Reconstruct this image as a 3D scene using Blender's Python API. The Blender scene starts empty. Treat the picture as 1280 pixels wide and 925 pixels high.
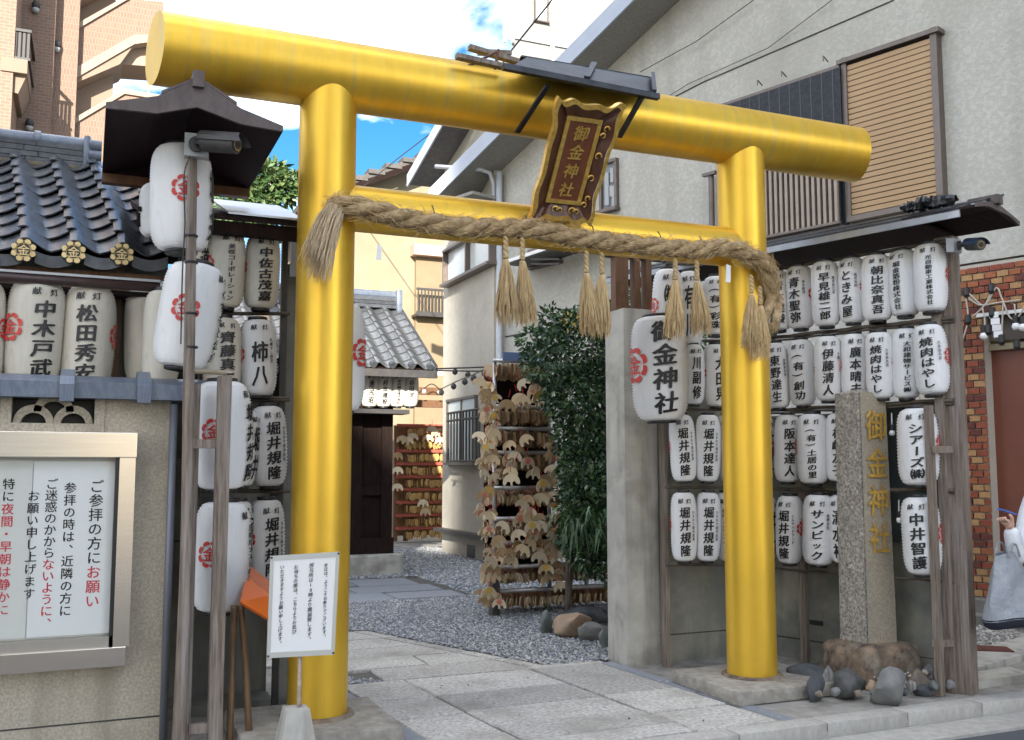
import bpy, bmesh, math, random
from mathutils import Vector, Matrix, noise
rnd = random.Random(7)
SC = bpy.context.scene
COL = SC.collection
R = math.radians
# ------------------------------------------------------------------ camera
F_PX = 1230.0
YAW, PITCH, EYE = R(23.3), R(5.57), 1.5
cam_d = bpy.data.cameras.new('camera'); cam = bpy.data.objects.new('camera', cam_d); COL.objects.link(cam)
cam_d.sensor_width = 36.0; cam_d.lens = F_PX / 1280 * 36.0
cam_d.clip_start = 0.05; cam_d.clip_end = 3000
cam.location = (0, 0, EYE); cam.rotation_euler = (R(90) + PITCH, 0, -YAW)
SC.camera = cam
# ------------------------------------------------------------------ sky and sun
SUN_AZ, SUN_EL = R(203.0), R(21.0)
world = bpy.data.worlds.new('World'); SC.world = world; world.use_nodes = True
nt = world.node_tree; nt.nodes.clear()
wo = nt.nodes.new('ShaderNodeOutputWorld')
bg = nt.nodes.new('ShaderNodeBackground'); bg.inputs['Strength'].default_value = 0.05
sky = nt.nodes.new('ShaderNodeTexSky'); sky.sky_type = 'NISHITA'; sky.sun_disc = False
sky.sun_elevation = SUN_EL; sky.sun_rotation = SUN_AZ
sky.air_density = 1.0; sky.dust_density = 1.3; sky.ozone_density = 2.5
tc = nt.nodes.new('ShaderNodeTexCoord')
mp = nt.nodes.new('ShaderNodeMapping'); mp.inputs['Location'].default_value = (7.7, 3.3, 0.4); mp.inputs['Scale'].default_value = (1.0, 1.0, 1.9)
no = nt.nodes.new('ShaderNodeTexNoise'); no.inputs['Scale'].default_value = 2.3; no.inputs['Detail'].default_value = 9; no.inputs['Roughness'].default_value = 0.55; no.inputs['Distortion'].default_value = 0.25
rp = nt.nodes.new('ShaderNodeValToRGB'); rp.color_ramp.elements[0].position = 0.44; rp.color_ramp.elements[1].position = 0.62
mx = nt.nodes.new('ShaderNodeMixRGB'); mx.inputs['Color2'].default_value = (10.5, 10.4, 10.3, 1)
nt.links.new(tc.outputs['Generated'], mp.inputs['Vector']); nt.links.new(mp.outputs[0], no.inputs['Vector'])
nt.links.new(no.outputs['Fac'], rp.inputs[0]); nt.links.new(rp.outputs[0], mx.inputs['Fac'])
hs0 = nt.nodes.new('ShaderNodeHueSaturation'); hs0.inputs['Saturation'].default_value = 1.4; hs0.inputs['Value'].default_value = 0.72; nt.links.new(sky.outputs[0], hs0.inputs['Color'])
n2 = nt.nodes.new('ShaderNodeTexNoise'); n2.inputs['Scale'].default_value = 3.1; n2.inputs['Detail'].default_value = 7; nt.links.new(mp.outputs[0], n2.inputs['Vector'])
r2 = nt.nodes.new('ShaderNodeValToRGB'); r2.color_ramp.elements[0].position = 0.46; r2.color_ramp.elements[1].position = 0.74; r2.color_ramp.elements[0].color = (0.075, 0.088, 0.11, 1); r2.color_ramp.elements[1].color = (1, 0.975, 0.94, 1)
vm = nt.nodes.new('ShaderNodeVectorMath'); vm.operation = 'SCALE'; vm.inputs['Scale'].default_value = 40.0
nt.links.new(n2.outputs['Fac'], r2.inputs[0]); nt.links.new(r2.outputs[0], vm.inputs[0]); nt.links.new(vm.outputs[0], mx.inputs['Color2'])
nt.links.new(hs0.outputs[0], mx.inputs['Color1']); nt.links.new(mx.outputs[0], bg.inputs['Color']); nt.links.new(bg.outputs[0], wo.inputs['Surface'])
sd = Vector((math.sin(SUN_AZ) * math.cos(SUN_EL), math.cos(SUN_AZ) * math.cos(SUN_EL), math.sin(SUN_EL)))
sl = bpy.data.lights.new('sun', 'SUN'); sl.energy = 2.0; sl.angle = R(0.53); sl.color = (1.0, 0.93, 0.82)
so = bpy.data.objects.new('sun', sl); COL.objects.link(so); so.rotation_euler = sd.to_track_quat('Z', 'Y').to_euler()
SC.view_settings.view_transform = 'Standard'; SC.view_settings.look = 'None'
SC.view_settings.exposure = 2.75; SC.view_settings.gamma = 1.0
# ------------------------------------------------------------------ a pixel of the photograph -> a point of the place
CAM = Vector((0, 0, EYE))
FW = Vector((math.sin(YAW) * math.cos(PITCH), math.cos(YAW) * math.cos(PITCH), math.sin(PITCH)))
RT = Vector((math.cos(YAW), -math.sin(YAW), 0)); UP = RT.cross(FW)
def ray(x, y): return FW + RT * ((x - 640) / F_PX) - UP * ((y - 462.5) / F_PX)
def onG(x, y, z=0.0): d = ray(x, y); return CAM + d * ((z - EYE) / d.z)
def onY(x, y, Y): d = ray(x, y); return CAM + d * (Y / d.y)
def onX(x, y, X): d = ray(x, y); return CAM + d * (X / d.x)
def onP(x, y, p, n): d = ray(x, y); return CAM + d * ((Vector(p) - CAM).dot(n) / d.dot(n))
BD = Vector((math.sin(R(-18)), math.cos(R(-18)), 0)); BN = Vector((-math.cos(R(-18)), math.sin(R(-18)), 0))  # right-hand walls: direction, outward normal
W0 = Vector((8.2, 7.2, 0)); B0 = Vector((5.36, 5.03, 0)) - BN * 0.02
def onW(x, y, off=0.0): return onP(x, y, W0 + BN * off, BN)
def onB(x, y, off=0.0): return onP(x, y, B0 + BN * off, BN)
def fwd(p): return (Vector(p) - CAM).dot(FW)
# ------------------------------------------------------------------ materials
MATS = {}
def mat(name, c1, c2=None, rough=0.7, metal=0.0, scale=8.0, detail=6, bump=0.0, bscale=None, kind='noise', stretch=(1, 1, 1), contrast=(0.35, 0.65), spec=0.5, rand=0.0, coat=0.0, transl=0.0, bdist=0.01, c3=None, s3=1.2, p3=(0.5, 0.7), streak=None, sp=(0.52, 0.75), ss=(7, 7, 0.35)):
    if name in MATS: return MATS[name]
    m = bpy.data.materials.new(name); m.use_nodes = True; t = m.node_tree; b = t.nodes['Principled BSDF']; L = t.links
    b.inputs['Roughness'].default_value = rough; b.inputs['Metallic'].default_value = metal
    b.inputs['Specular IOR Level'].default_value = spec; b.inputs['Coat Weight'].default_value = coat
    b.inputs['Base Color'].default_value = (*c1, 1)
    co = t.nodes.new('ShaderNodeTexCoord'); ma = t.nodes.new('ShaderNodeMapping'); ma.inputs['Scale'].default_value = stretch
    L.new(co.outputs['Object'], ma.inputs['Vector'])
    def tex(k, s, d):
        if k == 'noise':
            n = t.nodes.new('ShaderNodeTexNoise'); n.inputs['Scale'].default_value = s; n.inputs['Detail'].default_value = d; n.inputs['Roughness'].default_value = 0.6
            L.new(ma.outputs[0], n.inputs['Vector']); return n.outputs['Fac']
        if k == 'voronoi':
            n = t.nodes.new('ShaderNodeTexVoronoi'); n.inputs['Scale'].default_value = s; L.new(ma.outputs[0], n.inputs['Vector']); return n.outputs['Distance']
        n = t.nodes.new('ShaderNodeTexWave'); n.inputs['Scale'].default_value = s; n.inputs['Distortion'].default_value = 5; n.inputs['Detail'].default_value = 3; n.inputs['Detail Scale'].default_value = 1.5
        L.new(ma.outputs[0], n.inputs['Vector']); return n.outputs['Fac']
    cur = None
    if c2 is not None:
        f = tex(kind, scale, detail); r = t.nodes.new('ShaderNodeValToRGB')
        r.color_ramp.elements[0].position, r.color_ramp.elements[1].position = contrast
        r.color_ramp.elements[0].color = (*c1, 1); r.color_ramp.elements[1].color = (*c2, 1)
        L.new(f, r.inputs[0]); cur = r.outputs[0]
    if c3 is not None:
        f = tex('noise', s3, 5); r = t.nodes.new('ShaderNodeValToRGB'); r.color_ramp.elements[0].position, r.color_ramp.elements[1].position = p3
        q = t.nodes.new('ShaderNodeMixRGB'); q.inputs['Color2'].default_value = (*c3, 1)
        L.new(f, r.inputs[0]); L.new(r.outputs[0], q.inputs['Fac'])
        if cur is not None: L.new(cur, q.inputs['Color1'])
        else: q.inputs['Color1'].default_value = (*c1, 1)
        cur = q.outputs[0]
    if streak is not None:
        m2 = t.nodes.new('ShaderNodeMapping'); m2.inputs['Scale'].default_value = ss; L.new(co.outputs['Object'], m2.inputs['Vector'])
        n = t.nodes.new('ShaderNodeTexNoise'); n.inputs['Scale'].default_value = 1.0; n.inputs['Detail'].default_value = 6; L.new(m2.outputs[0], n.inputs['Vector'])
        r = t.nodes.new('ShaderNodeValToRGB'); r.color_ramp.elements[0].position, r.color_ramp.elements[1].position = sp; r.color_ramp.elements[1].color = (0.8, 0.8, 0.8, 1)
        q = t.nodes.new('ShaderNodeMixRGB'); q.inputs['Color2'].default_value = (*streak, 1); L.new(n.outputs['Fac'], r.inputs[0]); L.new(r.outputs[0], q.inputs['Fac']); L.new(cur, q.inputs['Color1']); cur = q.outputs[0]
    if rand:
        oi = t.nodes.new('ShaderNodeObjectInfo'); hs = t.nodes.new('ShaderNodeHueSaturation'); mr = t.nodes.new('ShaderNodeMapRange')
        mr.inputs['To Min'].default_value = 1 - rand; mr.inputs['To Max'].default_value = 1 + rand
        L.new(oi.outputs['Random'], mr.inputs['Value']); L.new(mr.outputs[0], hs.inputs['Value'])
        if cur is not None: L.new(cur, hs.inputs['Color'])
        else: hs.inputs['Color'].default_value = (*c1, 1)
        cur = hs.outputs[0]
    if cur is not None: L.new(cur, b.inputs['Base Color'])
    if bump:
        f = tex(kind, bscale or scale * 3, 8); bp = t.nodes.new('ShaderNodeBump'); bp.inputs['Strength'].default_value = bump; bp.inputs['Distance'].default_value = bdist
        L.new(f, bp.inputs['Height']); L.new(bp.outputs[0], b.inputs['Normal'])
    if transl:
        out = t.nodes['Material Output']; tr = t.nodes.new('ShaderNodeBsdfTranslucent'); ms = t.nodes.new('ShaderNodeMixShader'); ms.inputs[0].default_value = transl
        if cur is not None: L.new(cur, tr.inputs['Color'])
        else: tr.inputs['Color'].default_value = (*c1, 1)
        L.new(b.outputs[0], ms.inputs[1]); L.new(tr.outputs[0], ms.inputs[2]); L.new(ms.outputs[0], out.inputs['Surface'])
    MATS[name] = m; return m
def glass(name, col, rough=0.03, alpha=0.12):
    m = bpy.data.materials.new(name); m.use_nodes = True; t = m.node_tree; t.nodes.remove(t.nodes['Principled BSDF']); out = t.nodes['Material Output']
    g = t.nodes.new('ShaderNodeBsdfGlossy'); g.inputs['Roughness'].default_value = rough
    tr = t.nodes.new('ShaderNodeBsdfTransparent'); tr.inputs['Color'].default_value = (*col, 1)
    fr = t.nodes.new('ShaderNodeLayerWeight'); fr.inputs['Blend'].default_value = 0.12
    ad = t.nodes.new('ShaderNodeMath'); ad.operation = 'ADD'; ad.use_clamp = True; ad.inputs[1].default_value = alpha
    ms = t.nodes.new('ShaderNodeMixShader'); t.links.new(fr.outputs['Fresnel'], ad.inputs[0]); t.links.new(ad.outputs[0], ms.inputs[0])
    t.links.new(tr.outputs[0], ms.inputs[1]); t.links.new(g.outputs[0], ms.inputs[2]); t.links.new(ms.outputs[0], out.inputs['Surface'])
    return m
def brickmat(name, a, b, mortar, scale, bw=0.5, rh=0.25, ms=0.02, axis='xz', rough=0.8):
    m = bpy.data.materials.new(name); m.use_nodes = True; t = m.node_tree; p = t.nodes['Principled BSDF']; p.inputs['Roughness'].default_value = rough
    co = t.nodes.new('ShaderNodeTexCoord'); s = t.nodes.new('ShaderNodeSeparateXYZ'); c = t.nodes.new('ShaderNodeCombineXYZ')
    t.links.new(co.outputs['Object'], s.inputs[0]); ad = t.nodes.new('ShaderNodeMath'); ad.operation = 'ADD'
    t.links.new(s.outputs[0], ad.inputs[0]); t.links.new(s.outputs[1], ad.inputs[1])
    t.links.new(ad.outputs[0], c.inputs[0]); t.links.new(s.outputs[2], c.inputs[1])
    k = t.nodes.new('ShaderNodeTexBrick'); k.inputs['Scale'].default_value = scale; k.inputs['Brick Width'].default_value = bw; k.inputs['Row Height'].default_value = rh; k.inputs['Mortar Size'].default_value = ms
    k.inputs['Color1'].default_value = (*a, 1); k.inputs['Color2'].default_value = (*b, 1); k.inputs['Mortar'].default_value = (*mortar, 1)
    t.links.new(c.outputs[0], k.inputs['Vector']); t.links.new(k.outputs['Color'], p.inputs['Base Color'])
    bp = t.nodes.new('ShaderNodeBump'); bp.inputs['Strength'].default_value = 0.5; bp.inputs['Distance'].default_value = 0.02; bp.invert = True
    t.links.new(k.outputs['Fac'], bp.inputs['Height']); t.links.new(bp.outputs[0], p.inputs['Normal'])
    return m
GOLD = mat('gold_paint', (0.80, 0.50, 0.052), (0.73, 0.445, 0.043), streak=(0.60, 0.38, 0.05), sp=(0.58, 0.8), ss=(20, 20, 1.2), rough=0.38, metal=0.62, scale=3, stretch=(1, 1, 1), contrast=(0.3, 0.7), bump=0.03, bscale=60, c3=(0.66, 0.41, 0.045), s3=2.3, p3=(0.55, 0.8))
GOLDB = mat('weathered_gold_paint', (0.80, 0.50, 0.052), (0.71, 0.435, 0.043), rough=0.38, metal=0.62, scale=5, stretch=(3, 1, 1), contrast=(0.35, 0.7), bump=0.05, bscale=40, streak=(0.58, 0.44, 0.13), sp=(0.52, 0.78), ss=(34, 2.2, 2.2))
LEAFGOLD = mat('gilding', (0.85, 0.58, 0.16), (0.6, 0.36, 0.07), rough=0.35, metal=0.7, scale=30, bump=0.1, bscale=80)
PAPER = mat('white_paper', (0.87, 0.875, 0.885), (0.81, 0.815, 0.825), rough=0.55, scale=6, contrast=(0.3, 0.8), rand=0.04, transl=0.15, c3=(0.66, 0.63, 0.56), s3=5, p3=(0.6, 0.85))
PAPERSH = mat('shaded_beige_paper', (0.72, 0.69, 0.61), (0.64, 0.60, 0.51), rough=0.6, scale=6, contrast=(0.3, 0.8), rand=0.06, transl=0.12, c3=(0.42, 0.36, 0.28), s3=5, p3=(0.6, 0.85))  # darker beige paper; shade under eaves and in the recess is in its colour
INK = mat('black_ink', (0.012, 0.012, 0.014), rough=0.5)
RED = mat('red_ink', (0.55, 0.03, 0.025), (0.48, 0.04, 0.03), rough=0.5, scale=20)
BLACK = mat('black_plastic', (0.015, 0.015, 0.017), rough=0.35)
DARK = mat('dark_metal', (0.03, 0.03, 0.033), (0.05, 0.045, 0.04), rough=0.5, scale=12)
WOODG = mat('weathered_wood', (0.24, 0.195, 0.155), (0.085, 0.06, 0.045), rough=0.8, scale=9, kind='noise', stretch=(9, 9, 0.5), contrast=(0.35, 0.7), bump=0.4, bscale=14, c3=(0.30, 0.27, 0.25), s3=3, p3=(0.5, 0.75))
WOODD = mat('dark_stained_wood', (0.010, 0.006, 0.005), (0.020, 0.010, 0.008), spec=0.15, rough=0.8, scale=6, stretch=(6, 6, 1), bump=0.2, bscale=20)
WOODB = mat('brown_wood', (0.16, 0.075, 0.03), (0.10, 0.045, 0.02), rough=0.6, scale=6, stretch=(5, 5, 1), bump=0.2, bscale=20)
CONC = mat('concrete', streak=(0.19, 0.18, 0.155), ss=(9, 9, 0.7), c1=(0.46, 0.445, 0.40), c2=(0.35, 0.34, 0.305), rough=0.9, scale=5, bump=0.25, bscale=70, c3=(0.17, 0.165, 0.14), s3=2.6, p3=(0.52, 0.78), bdist=0.004)
CONCD = mat('grimy_concrete', streak=(0.07, 0.075, 0.065), ss=(6, 6, 0.6), c1=(0.19, 0.185, 0.16), c2=(0.13, 0.13, 0.115), rough=0.9, scale=4, bump=0.25, bscale=60, c3=(0.08, 0.085, 0.075), s3=1.6, p3=(0.5, 0.75), bdist=0.004)
PLAST = mat('rough_plaster', streak=(0.20, 0.18, 0.135), sp=(0.55, 0.8), ss=(4, 4, 0.4), c1=(0.52, 0.47, 0.375), c2=(0.34, 0.30, 0.235), rough=0.95, scale=70, contrast=(0.3, 0.62), bump=1.0, bscale=110, c3=(0.24, 0.22, 0.17), s3=1.7, p3=(0.54, 0.76), bdist=0.004)
STUCCO = mat('grey_stucco', streak=(0.33, 0.32, 0.285), sp=(0.54, 0.8), ss=(2.6, 2.6, 0.22), c1=(0.44, 0.43, 0.385), c2=(0.50, 0.49, 0.445), rough=0.9, scale=19, detail=3, contrast=(0.48, 0.58), bump=0.8, bscale=19, c3=(0.355, 0.345, 0.30), s3=0.55, p3=(0.5, 0.8), bdist=0.012)
STONE = mat('granite', (0.50, 0.485, 0.45), (0.26, 0.25, 0.23), rough=0.85, scale=38, bump=0.8, bscale=42, rand=0.22, c3=(0.25, 0.235, 0.205), s3=2.4, p3=(0.48, 0.74), bdist=0.004)
STONED = mat('old_granite', (0.26, 0.185, 0.125), (0.055, 0.042, 0.034), rough=0.9, scale=9, bump=0.8, bscale=30, bdist=0.02, c3=(0.30, 0.26, 0.20), s3=4)
STONEP = mat('rough_granite', (0.42, 0.385, 0.335), (0.17, 0.155, 0.135), rough=0.9, scale=55, bump=1.0, bscale=55, bdist=0.01, contrast=(0.4, 0.62))
STONEF = mat('dressed_granite', (0.38, 0.33, 0.25), (0.24, 0.205, 0.155), rough=0.9, scale=90, bump=0.5, bscale=110, bdist=0.004)
TILE = mat('grey_roof_tile', (0.055, 0.06, 0.068), (0.10, 0.105, 0.115), rough=0.27, metal=0.3, scale=14, bump=0.08, bscale=30, rand=0.25, contrast=(0.4, 0.7))
TILEB = mat('blue_grey_roof_tile', (0.085, 0.11, 0.155), (0.14, 0.165, 0.205), rough=0.35, metal=0.1, scale=12, bump=0.1, bscale=30, rand=0.2)
STEEL = mat('stainless_steel', (0.62, 0.60, 0.56), rough=0.22, metal=0.9)
WHITE = mat('white_enamel', (0.78, 0.78, 0.77), rough=0.4)
GREYP = mat('grey_plastic', (0.36, 0.38, 0.39), rough=0.45)
STRAW = mat('rice_straw', (0.60, 0.45, 0.24), (0.42, 0.29, 0.14), rough=0.75, scale=40, stretch=(1, 1, 0.2), rand=0.1)
ROPEM = mat('hemp_rope', (0.50, 0.375, 0.21), (0.25, 0.165, 0.085), rough=0.85, scale=26, bump=0.9, bscale=60, bdist=0.008, contrast=(0.35, 0.65))
# ------------------------------------------------------------------ mesh building
class MB:
    def __init__(s): s.v = []; s.f = []
    def add(s, vs, fs):
        k = len(s.v); s.v += [Vector(v) for v in vs]; s.f += [tuple(i + k for i in f) for f in fs]; return s
    def box(s, a, b):
        x0, y0, z0 = a; x1, y1, z1 = b
        return s.add([(x0, y0, z0), (x1, y0, z0), (x1, y1, z0), (x0, y1, z0), (x0, y0, z1), (x1, y0, z1), (x1, y1, z1), (x0, y1, z1)],
                     [(0, 3, 2, 1), (4, 5, 6, 7), (0, 1, 5, 4), (1, 2, 6, 5), (2, 3, 7, 6), (3, 0, 4, 7)])
    def bevbox(s, a, b, e=0.01):
        bm = bmesh.new(); bmesh.ops.create_cube(bm, size=1.0)
        c = (Vector(a) + Vector(b)) / 2; d = Vector(b) - Vector(a)
        for v in bm.verts: v.co = Vector((v.co.x * d.x, v.co.y * d.y, v.co.z * d.z)) + c
        bmesh.ops.bevel(bm, geom=bm.edges[:], offset=e, segments=2, affect='EDGES', profile=0.6)
        bm.verts.index_update(); s.add([v.co.copy() for v in bm.verts], [tuple(v.index for v in f.verts) for f in bm.faces]); bm.free(); return s
    def obox(s, o, ax, ay, az):   # oriented box from a corner and three edge vectors
        o, ax, ay, az = map(Vector, (o, ax, ay, az))
        vs = [o, o + ax, o + ax + ay, o + ay, o + az, o + ax + az, o + ax + ay + az, o + ay + az]
        fs = [(0, 3, 2, 1), (4, 5, 6, 7), (0, 1, 5, 4), (1, 2, 6, 5), (2, 3, 7, 6), (3, 0, 4, 7)]
        if ax.cross(ay).dot(az) < 0: fs = [f[::-1] for f in fs]
        return s.add(vs, fs)
    def quadslab(s, q, n):        # four points and a thickness vector
        q = [Vector(p) for p in q]; n = Vector(n); vs = q + [p + n for p in q]
        fs = [(0, 1, 2, 3), (7, 6, 5, 4)] + [(i, i + 4, (i + 1) % 4 + 4, (i + 1) % 4) for i in range(4)]
        nn = (q[1] - q[0]).cross(q[2] - q[0])
        if nn.dot(n) > 0: fs = [f[::-1] for f in fs]
        return s.add(vs, fs)
    def poly(s, pts, n):          # any flat outline, given thickness
        pts = [Vector(p) for p in pts]; n = Vector(n); k = len(pts)
        fs = [tuple(range(k)), tuple(range(2 * k - 1, k - 1, -1))] + [(i, i + k, (i + 1) % k + k, (i + 1) % k) for i in range(k)]
        nn = Vector((0, 0, 0))
        for i in range(k): nn += pts[i].cross(pts[(i + 1) % k])
        if nn.dot(n) > 0: fs = [f[::-1] for f in fs]
        return s.add(pts + [p + n for p in pts], fs)
    def tube(s, pts, r, seg=8, cap=True):
        pts = [Vector(p) for p in pts]; rr = r if isinstance(r, (list, tuple)) else [r] * len(pts)
        t0 = (pts[1] - pts[0]).normalized(); nrm = t0.orthogonal().normalized(); vs = []; fs = []
        for i, p in enumerate(pts):
            t = (pts[min(i + 1, len(pts) - 1)] - pts[max(i - 1, 0)]).normalized()
            nrm = (nrm - t * nrm.dot(t)); nrm = nrm.normalized() if nrm.length > 1e-6 else t.orthogonal().normalized(); b = t.cross(nrm)
            for k in range(seg):
                a = 2 * math.pi * k / seg; vs.append(p + (nrm * math.cos(a) + b * math.sin(a)) * rr[i])
        for i in range(len(pts) - 1):
            for k in range(seg): fs.append((i * seg + k, i * seg + (k + 1) % seg, (i + 1) * seg + (k + 1) % seg, (i + 1) * seg + k))
        if cap: fs.append(tuple(range(seg - 1, -1, -1))); fs.append(tuple((len(pts) - 1) * seg + k for k in range(seg)))
        return s.add(vs, fs)
    def lathe(s, prof, seg=24, c=(0, 0, 0), cap=True):
        c = Vector(c); vs = []; fs = []; n = len(prof)
        for r, z in prof:
            for k in range(seg): a = 2 * math.pi * k / seg; vs.append(c + Vector((r * math.cos(a), r * math.sin(a), z)))
        for i in range(n - 1):
            for k in range(seg): fs.append((i * seg + k, i * seg + (k + 1) % seg, (i + 1) * seg + (k + 1) % seg, (i + 1) * seg + k))
        if cap: fs.append(tuple(range(seg - 1, -1, -1))); fs.append(tuple((n - 1) * seg + k for k in range(seg)))
        return s.add(vs, fs)
    def rock(s, c, sz, seed, sub=2, ang=0.0, rough=0.16):
        rr = random.Random(seed); bm = bmesh.new(); bmesh.ops.create_icosphere(bm, subdivisions=sub, radius=1.0)
        ds = [(Vector((rr.gauss(0, 1), rr.gauss(0, 1), rr.gauss(0, 1))).normalized(), rr.uniform(0.55, 0.9)) for _ in range(16)]
        ca, sa = math.cos(ang), math.sin(ang)
        for v in bm.verts:
            for d, k in ds:
                t = v.co.dot(d)
                if t > k: v.co -= d * (t - k) * 0.85
            v.co *= 1 + rr.uniform(-rough, rough) * 0.3 + 0.09 * noise.noise(v.co * 1.8 + Vector((seed, 0, 0))) + 0.085 * noise.noise(v.co * 4 + Vector((0, seed, 0)))
            q = Vector((v.co.x * sz[0], v.co.y * sz[1], v.co.z * sz[2])); v.co = Vector((q.x * ca - q.y * sa, q.x * sa + q.y * ca, q.z)) + Vector(c)
        bm.verts.index_update(); s.add([v.co.copy() for v in bm.verts], [tuple(v.index for v in f.verts) for f in bm.faces]); bm.free(); return s
    def mesh(s, name, m, smooth=False, origin=None):
        me = bpy.data.meshes.new(name); o = Vector(origin) if origin is not None else Vector((0, 0, 0))
        me.from_pydata([tuple(v - o) for v in s.v], [], s.f); me.materials.append(m)
        if smooth: me.shade_smooth() if smooth is True else me.set_sharp_from_angle(angle=R(smooth)) if hasattr(me, 'set_sharp_from_angle') else None
        if smooth and smooth is not True:
            me.shade_smooth(); me.set_sharp_from_angle(angle=R(smooth))
        me.update(); return me
def wm(o):
    m = Matrix.LocRotScale(o.location, o.rotation_euler, o.scale)
    return wm(o.parent) @ m if o.parent else m
def tag(o, label=None, cat=None, group=None, kind=None):
    if label: o['label'] = label
    if cat: o['category'] = cat
    if group: o['group'] = group
    if kind: o['kind'] = kind
    return o
def root(name, loc, label, cat, group=None, rz=0.0):
    o = bpy.data.objects.new(name, None); o.empty_display_size = 0.1; COL.objects.link(o); o.location = loc; o.rotation_euler = (0, 0, rz)
    return tag(o, label, cat, group)
def part(name, mb, m, parent=None, smooth=False, label=None, kind=None):   # mb is in world coordinates
    if parent is not None:
        inv = wm(parent).inverted(); mb.v = [inv @ v for v in mb.v]
        ob = bpy.data.objects.new(name, mb.mesh(name, m, smooth)); ob.parent = parent
    else: ob = bpy.data.objects.new(name, mb.mesh(name, m, smooth))
    COL.objects.link(ob); return tag(ob, label=label, kind=kind)
def solo(name, mb, m, label, cat, group=None, smooth=False, kind=None, origin=None):   # a thing that is one mesh
    o = Vector(origin) if origin is not None else Vector((sum(v.x for v in mb.v), sum(v.y for v in mb.v), 0)) / max(1, len(mb.v))
    if origin is None: o.z = min(v.z for v in mb.v)
    ob = bpy.data.objects.new(name, mb.mesh(name, m, smooth, o)); ob.location = o; COL.objects.link(ob)
    return tag(ob, label, cat, group, kind)
def inst(name, me, parent, loc=(0, 0, 0), rot=(0, 0, 0), scale=(1, 1, 1), label=None):    # piece with shared mesh data, local coordinates
    ob = bpy.data.objects.new(name, me); ob.parent = parent; ob.location = loc; ob.rotation_euler = rot; ob.scale = scale; COL.objects.link(ob)
    return tag(ob, label=label)
# ------------------------------------------------------------------ lettering: outlines of characters as thin geometry
GLY = {}
def glyph(ch, bold=0.03, cuts=True):
    """flat outline of one character as (x, y, layer); thickened by laying shifted copies over each other"""
    key = (ch, bold, cuts)
    if key in GLY: return GLY[key]
    c = bpy.data.curves.new('t', 'FONT'); c.body = ch; c.resolution_u = 2; c.fill_mode = 'FRONT'
    o = bpy.data.objects.new('t', c); me = o.to_mesh(); bm = bmesh.new(); bm.from_mesh(me); o.to_mesh_clear(); bpy.data.objects.remove(o); bpy.data.curves.remove(c)
    if cuts:
        for i in range(1, 6):
            g = bm.verts[:] + bm.edges[:] + bm.faces[:]
            bmesh.ops.bisect_plane(bm, geom=g, plane_co=(i / 6, 0, 0), plane_no=(1, 0, 0), dist=1e-5)
        for i in range(0, 3):
            g = bm.verts[:] + bm.edges[:] + bm.faces[:]
            bmesh.ops.bisect_plane(bm, geom=g, plane_co=(0, i * 0.33 + 0.03, 0), plane_no=(0, 1, 0), dist=1e-5)
    bm.verts.index_update()
    w = 0.5 if ch.isascii() else 1.0
    base = [((v.co.x - w / 2), v.co.y - 0.37) for v in bm.verts]
    if ch in '\u30fc(': base = [(y, -x) for x, y in base]
    if ch == ')': base = [(y, -x) for x, y in base]
    if ch in '、。': base = [(x + 0.55, y + 0.5) for x, y in base]
    ff = [tuple(v.index for v in f.verts) for f in bm.faces]; bm.free()
    vs, fs = [], []; d = bold * 0.75; rr = random.Random(ord(ch))
    for k, (dx, dy) in enumerate(((-d, 0.25 * d), (d, -0.25 * d), (0, d * 0.55), (0.2 * d, -d * 0.55)) if bold > 0.005 else ((0, 0),)):
        q = rr.uniform(-.012, .012); n = len(vs); vs += [(x + dx + q * y, y + dy - q * x, k) for x, y in base]; fs += [tuple(i + n for i in f) for f in ff]
    GLY[key] = (vs, fs); return GLY[key]
def text_flat(mb, s, top, step, o, ax, az, size=None, bold=0.02, slant=0.0, jit=0.0):
    """vertical line of characters; o origin, ax unit vector to the right, az unit vector up; top = height of first centre"""
    n = ax.cross(az) * (1 if len(s) else 1)
    for i, ch in enumerate(s):
        if ch == ' ': continue
        vs, fs = glyph(ch, bold, False); w = (size or step * 0.9); j = rnd.uniform(-jit, jit) * w
        mb.add([o + n * (l * 0.0003) + ax * (x * w + j + slant * y * w) + az * (top - i * step + y * w + x * w * jit * 1.5) for x, y, l in vs], fs)
# ------------------------------------------------------------------ lanterns
def lr(t, sh=5.0):
    s = abs(2 * t - 1); return (0.50 + 0.50 * (1 - min(1, s) ** 5.5) ** 0.5) * (1 - 0.045 * s * s)
LB = {}
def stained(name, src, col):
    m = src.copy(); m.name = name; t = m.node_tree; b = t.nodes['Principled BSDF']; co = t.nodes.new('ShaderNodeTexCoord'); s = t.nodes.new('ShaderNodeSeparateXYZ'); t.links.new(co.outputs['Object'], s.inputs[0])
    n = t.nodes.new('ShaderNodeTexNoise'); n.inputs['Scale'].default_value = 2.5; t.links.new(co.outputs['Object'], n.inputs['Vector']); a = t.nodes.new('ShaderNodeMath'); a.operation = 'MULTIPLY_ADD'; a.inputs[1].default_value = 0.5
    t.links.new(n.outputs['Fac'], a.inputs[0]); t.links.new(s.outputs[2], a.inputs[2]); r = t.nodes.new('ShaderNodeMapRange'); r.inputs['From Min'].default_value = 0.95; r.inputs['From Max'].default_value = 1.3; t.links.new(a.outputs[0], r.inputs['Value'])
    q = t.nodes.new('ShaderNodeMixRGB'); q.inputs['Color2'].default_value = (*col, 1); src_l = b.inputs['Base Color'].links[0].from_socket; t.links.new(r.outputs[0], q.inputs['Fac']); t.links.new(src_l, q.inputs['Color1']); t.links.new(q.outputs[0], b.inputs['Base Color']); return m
PAPERT = stained('stained_paper', PAPER, (0.55, 0.49, 0.38))
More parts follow.
